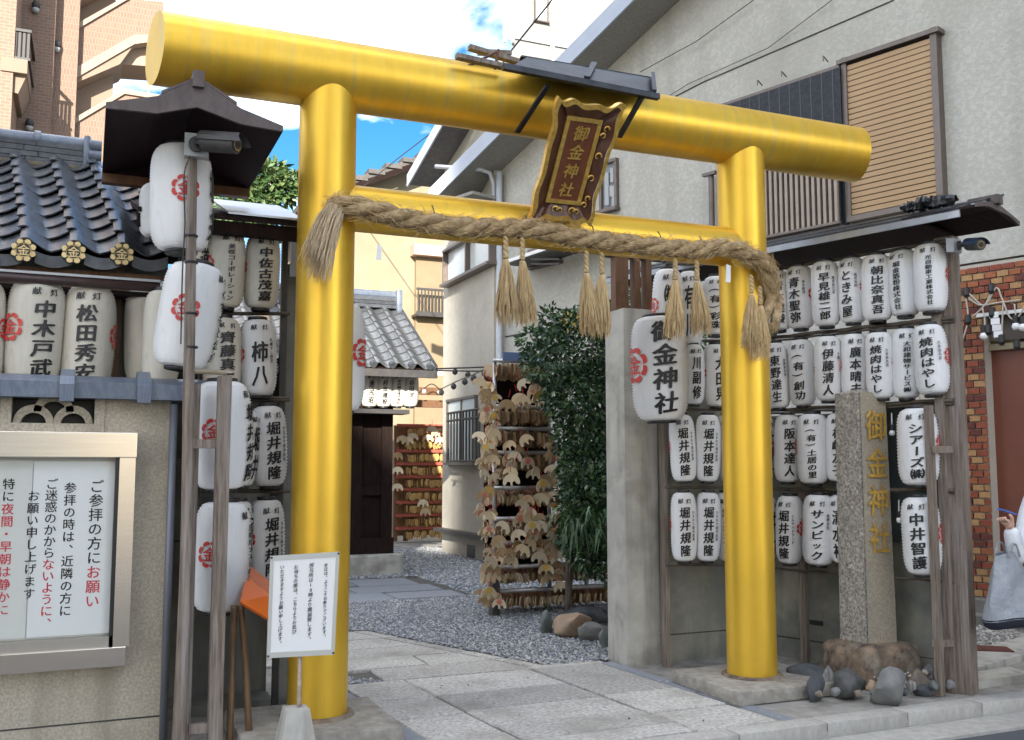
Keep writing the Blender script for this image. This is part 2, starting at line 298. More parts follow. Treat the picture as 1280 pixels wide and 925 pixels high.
def lantern_body(n, m, key, sh=5.0, sag=0.0):
    if key in LB: return LB[key]
    prof = []; rr = random.Random(len(key) + n)
    for i in range(2 * n + 1):
        t = i / (2 * n); prof.append((lr(t, sh) * (1.0 if i % 2 == 0 else 0.945), t))
    mb = MB(); mb.lathe(prof, 28, cap=False)
    for v in mb.v:
        a = math.atan2(v.y, v.x); k = 1 + 0.016 * math.sin(3 * a + 5 * v.z + n) + 0.008 * math.sin(7 * a)
        v.x *= k; v.y *= k
    LB[key] = mb.mesh('lantern_body', m, True); return LB[key]
RING = MB().lathe([(0.50, 0), (0.52, 0.2), (0.52, 0.8), (0.50, 1.0), (0.4, 1.0), (0.4, 0.0)], 24).mesh('ring', BLACK, 40)
def bend(mb, pts, faces, ang, r, h, off=0.0055, sh=5.0):
    vs = []
    for p in pts:
        x, z = p[0], p[1]; t = min(0.985, max(0.015, z / h)); q = r * lr(t, sh) + off + (p[2] * 0.0003 if len(p) > 2 else 0); a = ang + x / r
        vs.append(Vector((q * math.sin(a), -q * math.cos(a), z)))
    mb.add(vs, faces)
def column(mb, s, ang, r, h, x, z1, z0, wmax, bold=0.03, sh=5.0, jit=0.03):
    n = len(s); step = (z1 - z0) / n; hh = step * 0.94
    for i, ch in enumerate(s):
        if ch == ' ': continue
        vs, fs = glyph(ch, bold); w = min(wmax, hh * 1.35); zc = z1 - step * (i + 0.5); rot = rnd.uniform(-jit, jit); dx = rnd.uniform(-jit, jit) * w * 0.6
        sc = 1.0 if ch not in 'ょっゃゅョッャュ' else 0.75
        bend(mb, [(x + dx + (px * w + py * hh * (0.06 + rot)) * sc, zc + (py * hh + px * w * (0.10 + rot)) * sc, l) for px, py, l in vs], fs, ang, r, h, sh=sh)
def crest(mb, ang, r, h, zc, rc, sh=5.0, off=0.004):
    for k in range(8):
        a0 = (k + 0.06) * math.pi / 4; a1 = (k + 0.94) * math.pi / 4; pts = []; n = 5
        for i in range(n + 1):
            a = a0 + (a1 - a0) * i / n; u = i / n; ro = rc * (0.88 + 0.14 * math.sin(math.pi * u) ** 0.5)
            pts.append((rc * (0.70 + 0.03 * math.sin(math.pi * u)) * math.sin(a), zc + rc * 0.72 * math.cos(a))); pts.append((ro * math.sin(a), zc + ro * math.cos(a)))
        bend(mb, pts, [(2 * i, 2 * i + 1, 2 * i + 3, 2 * i + 2) for i in range(n)], ang, r, h, sh=sh, off=off)
    vs, fs = glyph('金', 0.035); w = rc * 1.12
    bend(mb, [(x * w, zc + y * w, l) for x, y, l in vs], fs, ang, r, h, sh=sh, off=off)
def lantern(rect, plane, txt, tang, label, group, dimmed=False, side='', crests=(-95, 95), head='献灯', name='paper_lantern', sub=0.0, big=False, crest_k=0.5, bold=0.045, tw=1.0, zr=(0.80, 0.07), push=0.0):
    x0, x1, y0, y1 = rect; cx, cy = (x0 + x1) / 2, (y0 + y1) / 2
    c = plane(cx, cy); d = fwd(c); r = (x1 - x0) / 2 / F_PX * d * 0.985; h = (y1 - y0) / F_PX * d * 0.985
    c.z -= h / 2; view = math.atan2(c.x, c.y)
    o = root(name, c, label, 'lantern', group, rz=-view); o.rotation_euler = (R(rnd.uniform(-1.8, 1.8)), R(rnd.uniform(-2.4, 2.4)), -view)
    n = 24 if not big else 36
    st_ = 'top row of the right' in label; body = lantern_body(n, PAPERSH if dimmed else PAPERT if st_ else PAPER, ('b' if big else 's') + ('o' if dimmed else 't' if st_ else 'w'))
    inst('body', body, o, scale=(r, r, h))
    inst('ring', RING, o, (0, 0, h - 0.004), scale=(r, r, 0.022)); inst('ring', RING, o, (0, 0, -0.018), scale=(r, r, 0.022))
    mb = MB(); a = R(tang)
    if txt:
        if head:
            hh = h * 0.075
            for i, ch in enumerate(head):
                vs, fs = glyph(ch, bold * 0.7); xx = (i - 0.5) * r * 0.62
                bend(mb, [(xx + px * hh * 1.15, h * 0.875 + py * hh + px * hh * 0.15, l) for px, py, l in vs], fs, a, r, h)
        column(mb, txt, a, r, h, -sub * r, h * zr[0], h * zr[1], r * 0.78 * tw, bold)
        if side: column(mb, side, a, r, h, r * 0.62, h * 0.74, h * 0.74 - h * 0.055 * len(side), r * 0.2, bold * 0.6)
    if mb.v: part_local('lettering', mb, INK, o)
    mb = MB()
    for ca in crests: crest(mb, R(ca), r, h, h * 0.53, r * crest_k)
    if mb.v: part_local('crest', mb, RED, o)
    return o
def part_local(name, mb, m, parent, smooth=False, label=None, kind=None):
    ob = bpy.data.objects.new(name, mb.mesh(name, m, smooth)); ob.parent = parent; COL.objects.link(ob); return tag(ob, label=label, kind=kind)
GR = 'donated lanterns on the right rack'; GLR = 'donated lanterns in the recess beside the left post'; GP = 'large crest lanterns on the left pole frame'; GU = 'lanterns under the tiled eave'; GA = 'lanterns between the pillar and the right gate post'
ordn = ['first', 'second', 'third', 'fourth', 'fifth', 'sixth', 'seventh']
pB = lambda x, y: onB(x, y, 0.02)
pA = lambda x, y: onY(x, y, 6.35)
top = [((957, 990, 338, 414), '青木建袋', 5, '青木建袋', (70,)), ((982, 1019, 332, 412), '青木聖弥', -22, '青木建袋', (60,)), ((1014, 1051, 326, 409), '早見雄二郎', -6, '株式鈴江家', (88,)), ((1047, 1084, 322, 405), 'ときみ屋', -24, '株式会社', (55,)),
       ((1076, 1116, 318, 402), '朝比奈真吾', 0, '', ()), ((1110, 1151, 312, 396), '堀金箔粉株式会社', -26, '', (62,)), ((1142, 1184, 304, 391), '光自動車工業株式会社', -4, '', (86,))]
for i, (rc, t, ta, sd_, cr) in enumerate(top):
    lantern(rc, lambda x, y: onB(x, y, 0.02 + (0.05 if i % 2 == 0 else 0.0)), t, ta, 'cream topped paper lantern, %s from the left in the top row of the right rack' % ordn[i], GR, side=sd_, crests=cr, tw=0.8 if len(t) > 6 else 1.0)
row2 = [((957, 989, 428, 511), '東野達生', 0, '東野製作所', ()), ((986, 1021, 424, 508), '(有)創功', -14, '', (80,)), ((1017, 1053, 420, 502), '伊藤清人', 4, '千葉', (90,)), ((1050, 1085, 417, 501), '廣本晴夫', 4, '', (-88,)),
        ((1082, 1119, 415, 499), '焼肉はやし', -10, '九条烏丸店', (92,)), ((1113, 1151, 410, 499), '大和建物サービス㈱', 2, '', (-88,)), ((1144, 1187, 405, 494), '焼肉はやし', -6, '九条烏丸店', (76,))]
for i, (rc, t, ta, sd_, cr) in enumerate(row2):
    lantern(rc, lambda x, y: onB(x, y, 0.02 + (0.05 if i % 2 == 0 else 0.0)), t, ta, 'white paper lantern, %s from the left in the second row of the right rack' % ordn[i], GR, side=sd_, crests=cr, tw=0.75 if len(t) > 6 else 1.0, sub=0.1 if sd_ else 0)
def onepost(i): return lambda x, y: onB(x, y, i)
lantern((938, 967, 520, 603), onepost(0.02), '上善一', 40, 'white lantern just behind the right edge of the right gate post, third row', GR, crests=())
lantern((966, 1001, 518, 603), onepost(0.04), '阪本達人', 8, 'white paper lantern in the third row, first clear of the right gate post', GR, crests=(-95,))
lantern((995, 1037, 517, 605), onepost(0.08), '(有)土居の里', -4, 'white paper lantern in the third row, second clear of the right gate post', GR, crests=(-95,), bold=0.05)
lantern((1029, 1068, 516, 602), onepost(0.02), '松崎友子', -6, 'white paper lantern in the third row half hidden behind the carved stone pillar', GR, crests=())
lantern((1122, 1173, 510, 607), onepost(0.12), 'シアーズ㈱', -4, 'larger white lantern right of the carved stone pillar, upper of the two', 'larger lanterns beside the stone pillar', crests=(84,), bold=0.05, tw=0.9)
lantern((940, 970, 620, 703), onepost(0.02), '中村', 40, 'white lantern just behind the right edge of the right gate post, bottom row', GR, crests=())
lantern((968, 1004, 619, 704), onepost(0.03), '堀井規隆', -24, 'white lantern with red crest on its right edge, bottom row beside right gate post', GR, side='ヒルサイドランド', crests=(55,))
lantern((1001, 1043, 618, 706), onepost(0.08), 'サンビック', -6, 'white paper lantern in the bottom row just left of the carved stone pillar', GR, side='有限会社', crests=(-92,), bold=0.05)
lantern((1036, 1074, 618, 704), onepost(0.02), '清水裕', -20, 'white paper lantern in the bottom row half hidden behind the carved stone pillar', GR, crests=())
lantern((1129, 1177, 621, 718), onepost(0.12), '中井智護', -10, 'larger white lantern right of the carved stone pillar, lower of the two', 'larger lanterns beside the stone pillar', side='シーアンドディー', crests=(80,), bold=0.05)
# between pillar and right post
lantern((812, 852, 336, 438), pA, '㈱川修', 10, 'white lantern above the big shrine lantern, left of the straw tassels', GA, crests=(-60,))
lantern((848, 880, 338, 432), pA, '有川', 0, 'white lantern in the top row behind the straw tassels left of the right gate post', GA, crests=())
lantern((876, 910, 345, 420), pA, '(有)彩珠', 0, 'white lantern in the top row cut by the left edge of the right post', GA, crests=())
lantern((852, 881, 430, 506), pA, '川副修', 18, 'narrow visible lantern in the second row just right of the big shrine lantern', GA, crests=(-60,))
lantern((878, 912, 430, 509), pA, '大田晃', 20, 'white lantern in the second row tucked behind the left edge of the right gate post', GA, crests=(-70,))
for yy, nm in (((518, 602), 'third'), ((615, 701), 'bottom')):
    lantern((838, 872, *yy), pA, '堀井規隆', 6, 'white lantern at the left end of the %s row beside the concrete pillar' % nm, GA, side='ひまわり歯科医院', crests=(-90,))
    lantern((867, 900, *yy), lambda x, y: onY(x, y, 6.3), '堀井規隆', 4, 'white lantern second from the concrete pillar in the %s row' % nm, GA, side='ひまわり歯科医院', crests=(-90,))
    lantern((895, 929, *yy), pA, '堀井規隆', 0, 'white lantern of the %s row mostly hidden behind the right gate post' % nm, GA, side='ひまわり歯科医院', crests=(-85,))
lantern((790, 863, 395, 527), lambda x, y: onY(x, y, 6.2), '御金神社', 12, 'biggest white lantern with broad black characters, hanging in front of the concrete pillar', 'big shrine lanterns beside the gate posts', crests=(-58,), head='', name='large_paper_lantern', big=True, crest_k=0.62, bold=0.045, tw=1.15, zr=(0.95, 0.05))
lantern((400, 458, 378, 515), lambda x, y: onY(x, y, 6.5), '御金神社', -70, 'big white lantern peeping out behind the left gate post, red crest at its edge', 'big shrine lanterns beside the gate posts', crests=(58,), head='', name='large_paper_lantern', big=True, crest_k=0.62, bold=0.045)
# left pole frame
pP = lambda Y: (lambda x, y: onY(x, y, Y))
lantern((190, 267, 181, 316), pP(5.62), '堀井', 85, 'large white crest lantern under the small gabled roof, top of the left pole frame', GP, crests=(8,), name='large_paper_lantern', big=True, crest_k=0.45)
lantern((175, 228, 230, 298), pP(6.0), '', 0, 'pale lantern half hidden behind the topmost crest lantern on the left', GP, crests=(30,), name='large_paper_lantern', big=True)
lantern((189, 267, 327, 461), pP(5.68), 'くすもと公介', 76, 'large white crest lantern, second from the top on the left pole frame, tilted', GP, crests=(-8,), name='large_paper_lantern', big=True, crest_k=0.45).rotation_euler.y = R(7)
lantern((242, 316, 476, 612), pP(5.72), '堀井規隆', 74, 'large white crest lantern behind the short square post, third from the top on the left', GP, crests=(-14,), name='large_paper_lantern', big=True, crest_k=0.45)
lantern((239, 312, 627, 764), pP(5.72), '京都府ソフトボール連盟', 68, 'large white crest lantern at the bottom of the left pole frame', GP, crests=(-22,), name='large_paper_lantern', big=True, crest_k=0.45, tw=0.7)
lantern((285, 321, 512, 608), pP(6.05), '堀井', 60, 'lantern behind the third crest lantern of the left pole frame, only its edge showing', GP, side='', crests=())
lantern((280, 315, 626, 716), pP(6.05), '堀井', 50, 'lantern behind the bottom crest lantern of the left pole frame, only its edge showing', GP, crests=())
lantern((232, 263, 290, 385), pP(6.15), '道修', 35, 'shade-toned beige lantern behind the pole between the two upper crest lanterns', GLR, dimmed=True, crests=())
lantern((257, 306, 288, 386), pP(6.15), '美咲コーポレーション', 16, 'shade-toned cream lantern, left of the pair in the top row of the left recess', GLR, dimmed=True, crests=(-62,), tw=0.7, bold=0.05)
lantern((304, 349, 293, 387), pP(6.15), '中佐古茂嘉', 12, 'shade-toned cream lantern beside the left gate post, right of the pair in the top row', GLR, dimmed=True, crests=(-80,), bold=0.05)
lantern((254, 304, 397, 490), pP(6.15), '齊藤真二', 16, 'shade-toned cream lantern above the third crest lantern, left of the second row in the recess', GLR, dimmed=True, crests=(-78,), bold=0.05)
lantern((301, 348, 399, 496), pP(6.15), '柿八', 6, 'cream lantern with two broad characters beside the left gate post, second row', GLR, crests=(-70,), bold=0.045, side='札幌すし割烹', tw=1.1, zr=(0.7, 0.1))
lantern((314, 361, 507, 608), pP(6.15), '堀井規隆', 18, 'white lantern beside the left gate post above the orange board, third row', GLR, crests=(-62,), side='ひまわり歯科医院')
lantern((311, 357, 624, 726), pP(6.15), '堀井規隆', 18, 'white lantern directly above the handwritten sign, bottom row of the left recess', GLR, crests=(-62,), side='ひまわり歯科医院')
# under the tiled eave
lantern((-44, 8, 352, 478), pP(6.25), '', 0, 'shade-toned beige lantern cut off by the left edge of the picture under the tiled eave', GU, dimmed=True, crests=(60,), big=True)
lantern((7, 78, 350, 484), pP(6.25), '中木戸武', 16, 'shade-toned beige lantern with crest on its left, above the left part of the tile coping', GU, dimmed=True, crests=(-52,), big=True, crest_k=0.5)
lantern((76, 141, 356, 492), pP(6.25), '松田秀安', -4, 'shade-toned beige lantern with crest on its right edge, above the middle of the tile coping', GU, dimmed=True, crests=(78,), big=True, crest_k=0.5)
lantern((158, 208, 360, 482), pP(6.4), '', 0, 'dim blank lantern behind the second crest lantern, left of the pole', GU, dimmed=True, crests=(), big=True)
lantern((178, 226, 362, 484), pP(6.1), '', 0, 'dim ribbed lantern touching the second crest lantern from behind', GU, dimmed=True, crests=(), big=True)
# ------------------------------------------------------------------ torii
TY = 5.65
def struct(name, mb, m, smooth=False): return part(name, mb, m, None, smooth, kind='structure')
gate = root('torii_gate', (2.73, TY, 0.0), 'tall golden shrine gate of round pipes standing on two stone slabs', 'shrine gate')
for X in (1.243, 4.210):
    z0 = 0.118 if X < 2 else 0.09
    part('post', MB().lathe([(0.167, z0), (0.167, 3.9)], 64, (X, TY, 0)), GOLD, gate, smooth=50)
mb = MB(); n = 64; r = 0.204; zc = 3.835; xs = [0.262, 5.275]; vs = []; fs = []
for i, X in enumerate((xs[0] + 0.0, 1.5, 2.7, 4.0, xs[1])):
    for k in range(n):
        a = 2 * math.pi * k / n; y = r * math.cos(a); xx = X + (-0.19 * y if i in (0,) else 0) + (0.19 * y if i == 4 else 0)
        vs.append((xx, TY + y, zc + r * math.sin(a) + 0.013 * (X - 2.7) / 2.5))
for i in range(4):
    for k in range(n): fs.append((i * n + k, (i + 1) * n + k, (i + 1) * n + (k + 1) % n, i * n + (k + 1) % n))
fs.append(tuple(range(n))); fs.append(tuple(4 * n + k for k in range(n - 1, -1, -1)))
part('top_beam', mb.add(vs, fs), GOLDB, gate, smooth=50)
part('tie_beam', MB().tube([(1.25, TY, 3.027), (4.21, TY, 3.032)], 0.137, 48), GOLD, gate, smooth=50)
for X, a, b in ((1.243, (0.78, 5.21, 0.0), (1.62, 5.98, 0.112)), (4.21, (3.80, 5.245, 0.0), (4.66, 6.02, 0.088))):
    t = root('stone_slab', (X, TY, 0), 'rough stone slab carrying the %s post of the golden gate' % ('left' if X < 2 else 'right'), 'stone slab', 'slabs under the gate posts')
    mb = MB().bevbox(a, b, 0.015)
    part('slab', mb, mat('slab_stone', (0.34, 0.32, 0.28), (0.22, 0.20, 0.17), rough=0.9, scale=14, bump=0.7, bscale=40, c3=(0.13, 0.12, 0.10), s3=3, p3=(0.55, 0.75)), t, smooth=40)
    part('mortar_ring', MB().lathe([(0.215, b[2] - 0.01), (0.2, b[2] + 0.012), (0.17, b[2] + 0.016)], 40, (X, TY, 0), cap=False), STONED, t, smooth=True)
# name tablet, leaning out from the beam
T0 = Vector((2.482, 5.465, 3.055)); T1 = Vector((2.50, 5.09, 3.66)); tx = Vector((1, -0.04, 0)).normalized(); tu = (T1 - T0).normalized(); tn = tx.cross(tu).normalized(); TH_ = (T1 - T0).length; TW_ = 0.375
tab = root('name_tablet', (2.68, 5.46, 3.03), 'carved wooden name tablet with scalloped gold frame tilted out over the rope', 'plaque')
def TP(u, v, w=0.0): return T0 + tx * (u * TW_) + tu * (v * TH_) + tn * w
def outline(k):
    pts = []
    def side(p, q, nn, amp):
        for i in range(nn):
            t = i / nn; d = math.sin(t * math.pi * 2 * 3.0); base = Vector(p).lerp(Vector(q), t); nrm = Vector((q[1] - p[1], -(q[0] - p[0]))).normalized()
            pts.append(base + nrm * (amp * d * (0.6 + 0.4 * math.cos(t * 2 * math.pi))) - nrm * (0.03 * math.sin(math.pi * t)))
    e = k
    side((0 - e, 0 - e * .6), (1 + e, 0 - e * .6), 30, 0.03); side((1 + e, 0 - e * .6), (1.05 + e, 1 + e * .6), 44, 0.032)
    side((1.05 + e, 1 + e * .6), (0 - e, 1 + e * .6), 30, 0.03); side((0 - e, 1 + e * .6), (-e, -e * .6), 44, 0.032); return pts
LACQ = mat('dark_brown_lacquer', (0.065, 0.024, 0.012), (0.10, 0.036, 0.017), rough=0.4, scale=12, stretch=(4, 4, 1), bump=0.08, bscale=20)
part('panel', MB().poly([TP(u, v, -0.01) for u, v in ((0.06, 0.06), (0.98, 0.06), (0.98, 0.95), (0.06, 0.95))], tn * -0.03), LACQ, tab)
oo, ii = outline(0.0), [p for p in outline(-0.16)]
mb = MB(); k = len(oo)
mb.add([TP(p.x, p.y, 0.035) for p in oo] + [TP(p.x, p.y, -0.008) for p in ii], [(i, (i + 1) % k, (i + 1) % k + k, i + k) for i in range(k)])
part('flared_border', mb, LACQ, tab, smooth=60)
o2 = outline(0.07); mb = MB()
mb.add([TP(p.x, p.y, 0.04) for p in oo] + [TP(p.x, p.y, 0.04) for p in o2] + [TP(p.x, p.y, 0.0) for p in o2], [(i, (i + 1) % k, (i + 1) % k + k, i + k)[::-1] for i in range(k)] + [(i + k, (i + 1) % k + k, (i + 1) % k + 2 * k, i + 2 * k)[::-1] for i in range(k)])
part('scalloped_rim', mb, LEAFGOLD, tab, smooth=50)
mb = MB(); fr = [(0.19, 0.13), (0.82, 0.13), (0.82, 0.89), (0.19, 0.89)]; fi = [(0.26, 0.165), (0.75, 0.165), (0.75, 0.855), (0.26, 0.855)]
mb.add([TP(u, v, 0.008) for u, v in fr] + [TP(u, v, 0.008) for u, v in fi] + [TP(u, v, -0.01) for u, v in fr] + [TP(u, v, -0.01) for u, v in fi],
       [(i, (i + 1) % 4, (i + 1) % 4 + 4, i + 4) for i in range(4)] + [(i + 8, (i + 1) % 4 + 8, (i + 1) % 4, i) for i in range(4)] + [(i + 4, (i + 1) % 4 + 4, (i + 1) % 4 + 12, i + 12) for i in range(4)])
part('inner_frame', mb, LEAFGOLD, tab)
part('field', MB().poly([TP(u, v, 0.0) for u, v in fi], tn * -0.005), mat('red_brown_lacquer', (0.115, 0.036, 0.015), (0.16, 0.05, 0.02), rough=0.4, scale=10, stretch=(3, 3, 1)), tab)
for i, ch in enumerate('御金神社'): mb = MB(); text_flat(mb, ch, TH_ * (0.755 - 0.165 * i), 0.1, TP(0.505, 0, 0.006), tx, tu, size=0.098, bold=0.035, slant=0.1, jit=0.03); part('gilded_character', mb, LEAFGOLD, tab)
def curl(u, v, s, fl=1):
    pts = []
    for i in range(14):
        a = i / 13 * math.pi * 1.6; q = s * (1 - i / 18); pts.append(TP(u + fl * q * math.cos(a), v + 0.6 * q * math.sin(a), 0.022))
    return MB().tube(pts, [0.0065 - 0.0003 * i for i in range(14)], 6)
for u, v, s, fl in ((0.90, 0.82, 0.06, 1), (0.88, 0.76, 0.055, -1), (0.88, 0.58, 0.07, 1), (0.87, 0.38, 0.07, -1), (0.89, 0.2, 0.055, 1), (0.87, 0.14, 0.06, -1), (0.36, 0.075, 0.07, 1), (0.46, 0.07, 0.06, -1), (0.66, 0.075, 0.07, 1), (0.76, 0.07, 0.06, -1)):
    part('gold_scroll', curl(u, v, s, fl), LEAFGOLD, tab, smooth=True)
part('hanging_wire', MB().tube([TP(0.4, 1.0, 0.0), (2.66, 5.3, 3.72), (2.68, 5.44, 3.76)], 0.003, 5), DARK, tab)
# little roof above the tablet, fixed on the top beam
hood = root('tablet_roof', (2.7, 5.65, 4.03), 'small black sheet roof with struts on top of the golden beam above the tablet', 'canopy')
def hp(x, y, Y): return onY(x, y, Y)
BLKSH = mat('black_sheet_metal', (0.022, 0.024, 0.028), (0.045, 0.05, 0.058), rough=0.4, metal=0.5, scale=8, bump=0.15, bscale=20)
eL, eR, rL, rR = hp(628, 84, 5.2), hp(822, 122, 5.2), hp(652, 71, 5.52), hp(819, 99, 5.52)
d = (eR - eL).normalized()
for a, b in ((0.05, 0.5), (0.52, 0.985)):
    part('roof_sheet', MB().quadslab([eL.lerp(eR, a), eL.lerp(eR, b), rL.lerp(rR, min(1, b)), rL.lerp(rR, a)], (0, 0.01, 0.014)), BLKSH, hood)
part('back_sheet', MB().quadslab([rL, rR, rR + Vector((0, 0.5, -0.12)), rL + Vector((0, 0.5, -0.12))], (0, 0, 0.012)), BLKSH, hood)
part('eave_bar', MB().obox(eL - Vector((0, 0.03, 0.018)), eR - eL, (0, 0.04, 0), (0, 0.0, 0.035)), BLKSH, hood)
for a, w in ((0.51, 0.04), (0.965, 0.03)): part('batten', MB().obox(eL.lerp(eR, a) + Vector((-0.01, -0.01, 0.02)), rL.lerp(rR, a) - eL.lerp(eR, a), (w, 0, 0), (0, -0.01, 0.02)), BLKSH, hood)
for p, q in (((683, 106), (644, 166)), ((800, 122), (772, 172))):
    a, b = hp(*p, 5.2), hp(*q, 5.44); part('strut', MB().obox(a, b - a, (0.032, 0, 0), (0, 0.02, 0.01)), BLKSH, hood)
for (a, b, t) in (((588, 60), (655, 80), 5.55), ((572, 71), (630, 84), 5.4), ((600, 66), (640, 68), 5.7)):
    p, q = hp(*a, t), hp(*b, t); part('wooden_batten', MB().obox(p, q - p, (0, 0.05, 0), (0, 0, 0.028)), WOODG, hood)
for a, b in (((623, 62), (618, 88)), ((623, 64), (582, 84))):
    p, q = hp(*a, 5.52), hp(*b, 5.5); part('bracket', MB().tube([p, q], 0.009, 6), mat('rusty_iron', (0.13, 0.06, 0.035), (0.06, 0.035, 0.03), rough=0.8, scale=20), hood)
# ------------------------------------------------------------------ sacred rope
rp_px = [(414, 262), (432, 256), (470, 264), (520, 276), (570, 283), (620, 285), (670, 287), (720, 297), (770, 303), (820, 308), (870, 312), (905, 309), (930, 316), (950, 326), (959, 340), (963, 360), (965, 384)]
yy = [5.50, 5.45, 5.40, 5.42, 5.44, 5.45, 5.44, 5.43, 5.44, 5.43, 5.42, 5.41, 5.40, 5.40, 5.41, 5.44, 5.46]
ctl = [onY(x, y, Y) for (x, y), Y in zip(rp_px, yy)]
def spline(P, n):
    out = []
    for i in range(len(P) - 1):
        p0 = P[max(i - 1, 0)]; p1 = P[i]; p2 = P[i + 1]; p3 = P[min(i + 2, len(P) - 1)]
        for k in range(n):
            t = k / n; out.append(0.5 * ((2 * p1) + (p2 - p0) * t + (2 * p0 - 5 * p1 + 4 * p2 - p3) * t * t + (3 * p1 - p0 - 3 * p2 + p3) * t ** 3))
    out.append(P[-1]); return out
rope = root('shimenawa_rope', (2.8, 5.42, 2.85), 'thick twisted straw rope tied along the lower gold beam between both posts', 'rope')
cen = spline(ctl, 14); L_ = [0]
for i in range(1, len(cen)): L_.append(L_[-1] + (cen[i] - cen[i - 1]).length)
for s in range(3):
    pts = []; rad = []
    for i, c in enumerate(cen):
        t = (cen[min(i + 1, len(cen) - 1)] - cen[max(i - 1, 0)]).normalized(); n1 = t.cross(Vector((0, 1, 0))).normalized(); n2 = t.cross(n1)
        a = -L_[i] / 0.50 * 2 * math.pi + 0.35 * math.sin(L_[i] * 3.1) + 0.2 * math.sin(L_[i] * 9) + s * 2 * math.pi / 3; w = 0.0295 * (1 - 0.25 * max(0, (i / len(cen) - 0.85) / 0.15)); pts.append(c + (n1 * math.cos(a) + n2 * math.sin(a)) * w); rad.append(0.032 * (1 - 0.2 * max(0, (i / len(cen) - 0.85) / 0.15)) * (1 + 0.06 * math.sin(i * 0.9 + s * 2) + 0.05 * math.sin(i * 0.23 + s)))
    # sub-fibres: fluted strand surface
    mb = MB(); seg = 22; vs = []; fs = []; nrm = Vector((0, 0, 1))
    for i, p in enumerate(pts):
        t = (pts[min(i + 1, len(pts) - 1)] - pts[max(i - 1, 0)]).normalized(); nrm = (nrm - t * nrm.dot(t)).normalized(); b = t.cross(nrm)
        for k in range(seg):
            a = 2 * math.pi * k / seg + i * 0.35; q = rad[i] * (1 + 0.07 * (1 if k % 2 else -1)); vs.append(p + (nrm * math.cos(a) + b * math.sin(a)) * q)
    for i in range(len(pts) - 1):
        for k in range(seg): fs.append((i * seg + k, i * seg + (k + 1) % seg, (i + 1) * seg + (k + 1) % seg, (i + 1) * seg + k))
    part('strand', mb.add(vs, fs), ROPEM, rope, smooth=True)
fz = random.Random(3)
mb = MB()
for q in range(2400):
    i = fz.randrange(2, len(cen) - 2); c = cen[i]; a = fz.uniform(0, 6.28); t = (cen[i + 1] - cen[i]).normalized(); n1 = t.cross(Vector((0, 1, 0))).normalized(); n2 = t.cross(n1)
    dr = n1 * math.cos(a) + n2 * math.sin(a); p = c + dr * 0.058; l = fz.uniform(0.03, 0.10); e = p + t * l * fz.choice((-1, 1)) * 0.8 + dr * l * fz.uniform(0.0, 0.45) + n1 * fz.uniform(-0.03, 0.03)
    mb.tube([p, (p + e) / 2 + dr * 0.006, e], [0.0014, 0.0013, 0.0006], 3, cap=False)
part('loose_fibres', mb, STRAW, rope, kind='stuff')
def fringe(base, dirv, length, spread, n, r0, seed, sag=0.0, rr=0.0022):
    f = random.Random(seed); mb = MB(); dirv = Vector(dirv).normalized(); a1 = dirv.orthogonal().normalized(); a2 = dirv.cross(a1)
    for k in range(n):
        a = f.uniform(0, 6.28); q = math.sqrt(f.random()); o1 = (a1 * math.cos(a) + a2 * math.sin(a)); l = length * f.uniform(0.74, 1.07)
        pts = []
        for i in range(5):
            t = i / 4; w = r0 * q + spread * q * (t ** 0.8); pts.append(base + dirv * l * t + o1 * w + Vector((f.uniform(-1, 1), f.uniform(-1, 1), 0)) * 0.010 * t - Vector((0, 0, sag * t * t)))
        mb.tube(pts, [rr, rr, rr, rr * 0.9, rr * 0.5], 4, cap=False)
    return mb
part('left_tuft', fringe(onY(424, 262, 5.47), (onY(385, 275, 5.36) - onY(424, 262, 5.47)), 0.20, 0.075, 330, 0.045, 11, sag=0.27, rr=0.0018), mat('frayed_hemp', (0.62, 0.50, 0.34), (0.45, 0.34, 0.21), rough=0.8, scale=40), rope)
for a, b, s in (((966, 370), (948, 415), 1), ((972, 380), (968, 412), 2)):
    p, q = onY(*a, 5.44), onY(*b, 5.42); part('rope_tail', MB().tube([p, (p + q) / 2, q], [0.034, 0.036, 0.03], 12), ROPEM, rope, smooth=True)
part('tail_fringe', fringe(onY(962, 404, 5.44), (0.0, 0, -1), 0.07, 0.02, 120, 0.035, 21), STRAW, rope)
for X in (452, 540, 657, 738, 822, 874, 930):
    p = onY(X, 240 + (X - 452) * 0.118, 5.46); part('tie', MB().tube([p + Vector((0, 0, -0.03)), p + Vector((0, -0.03, -0.06)), p + Vector((0.01, -0.035, -0.12))], 0.004, 5), DARK, rope)
tas = [(632, 300, 400, 'leftmost straw tassel hanging from the rope, left one of the first pair'), (653, 302, 401, 'straw tassel hanging from the rope, right one of the first pair'), (733, 318, 415, 'straw tassel left of the concrete pillar, left one of the middle pair'), (752, 320, 417, 'straw tassel just left of the concrete pillar top, right one of the middle pair'),
       (844, 328, 421, 'straw tassel in front of the big shrine lantern'), (871, 331, 415, 'straw tassel hanging just left of the right gate post'), (939, 348, 428, 'straw tassel lying against the right gate post, shorter one'), (950, 362, 445, 'straw tassel on the right gate post, lowest of all')]
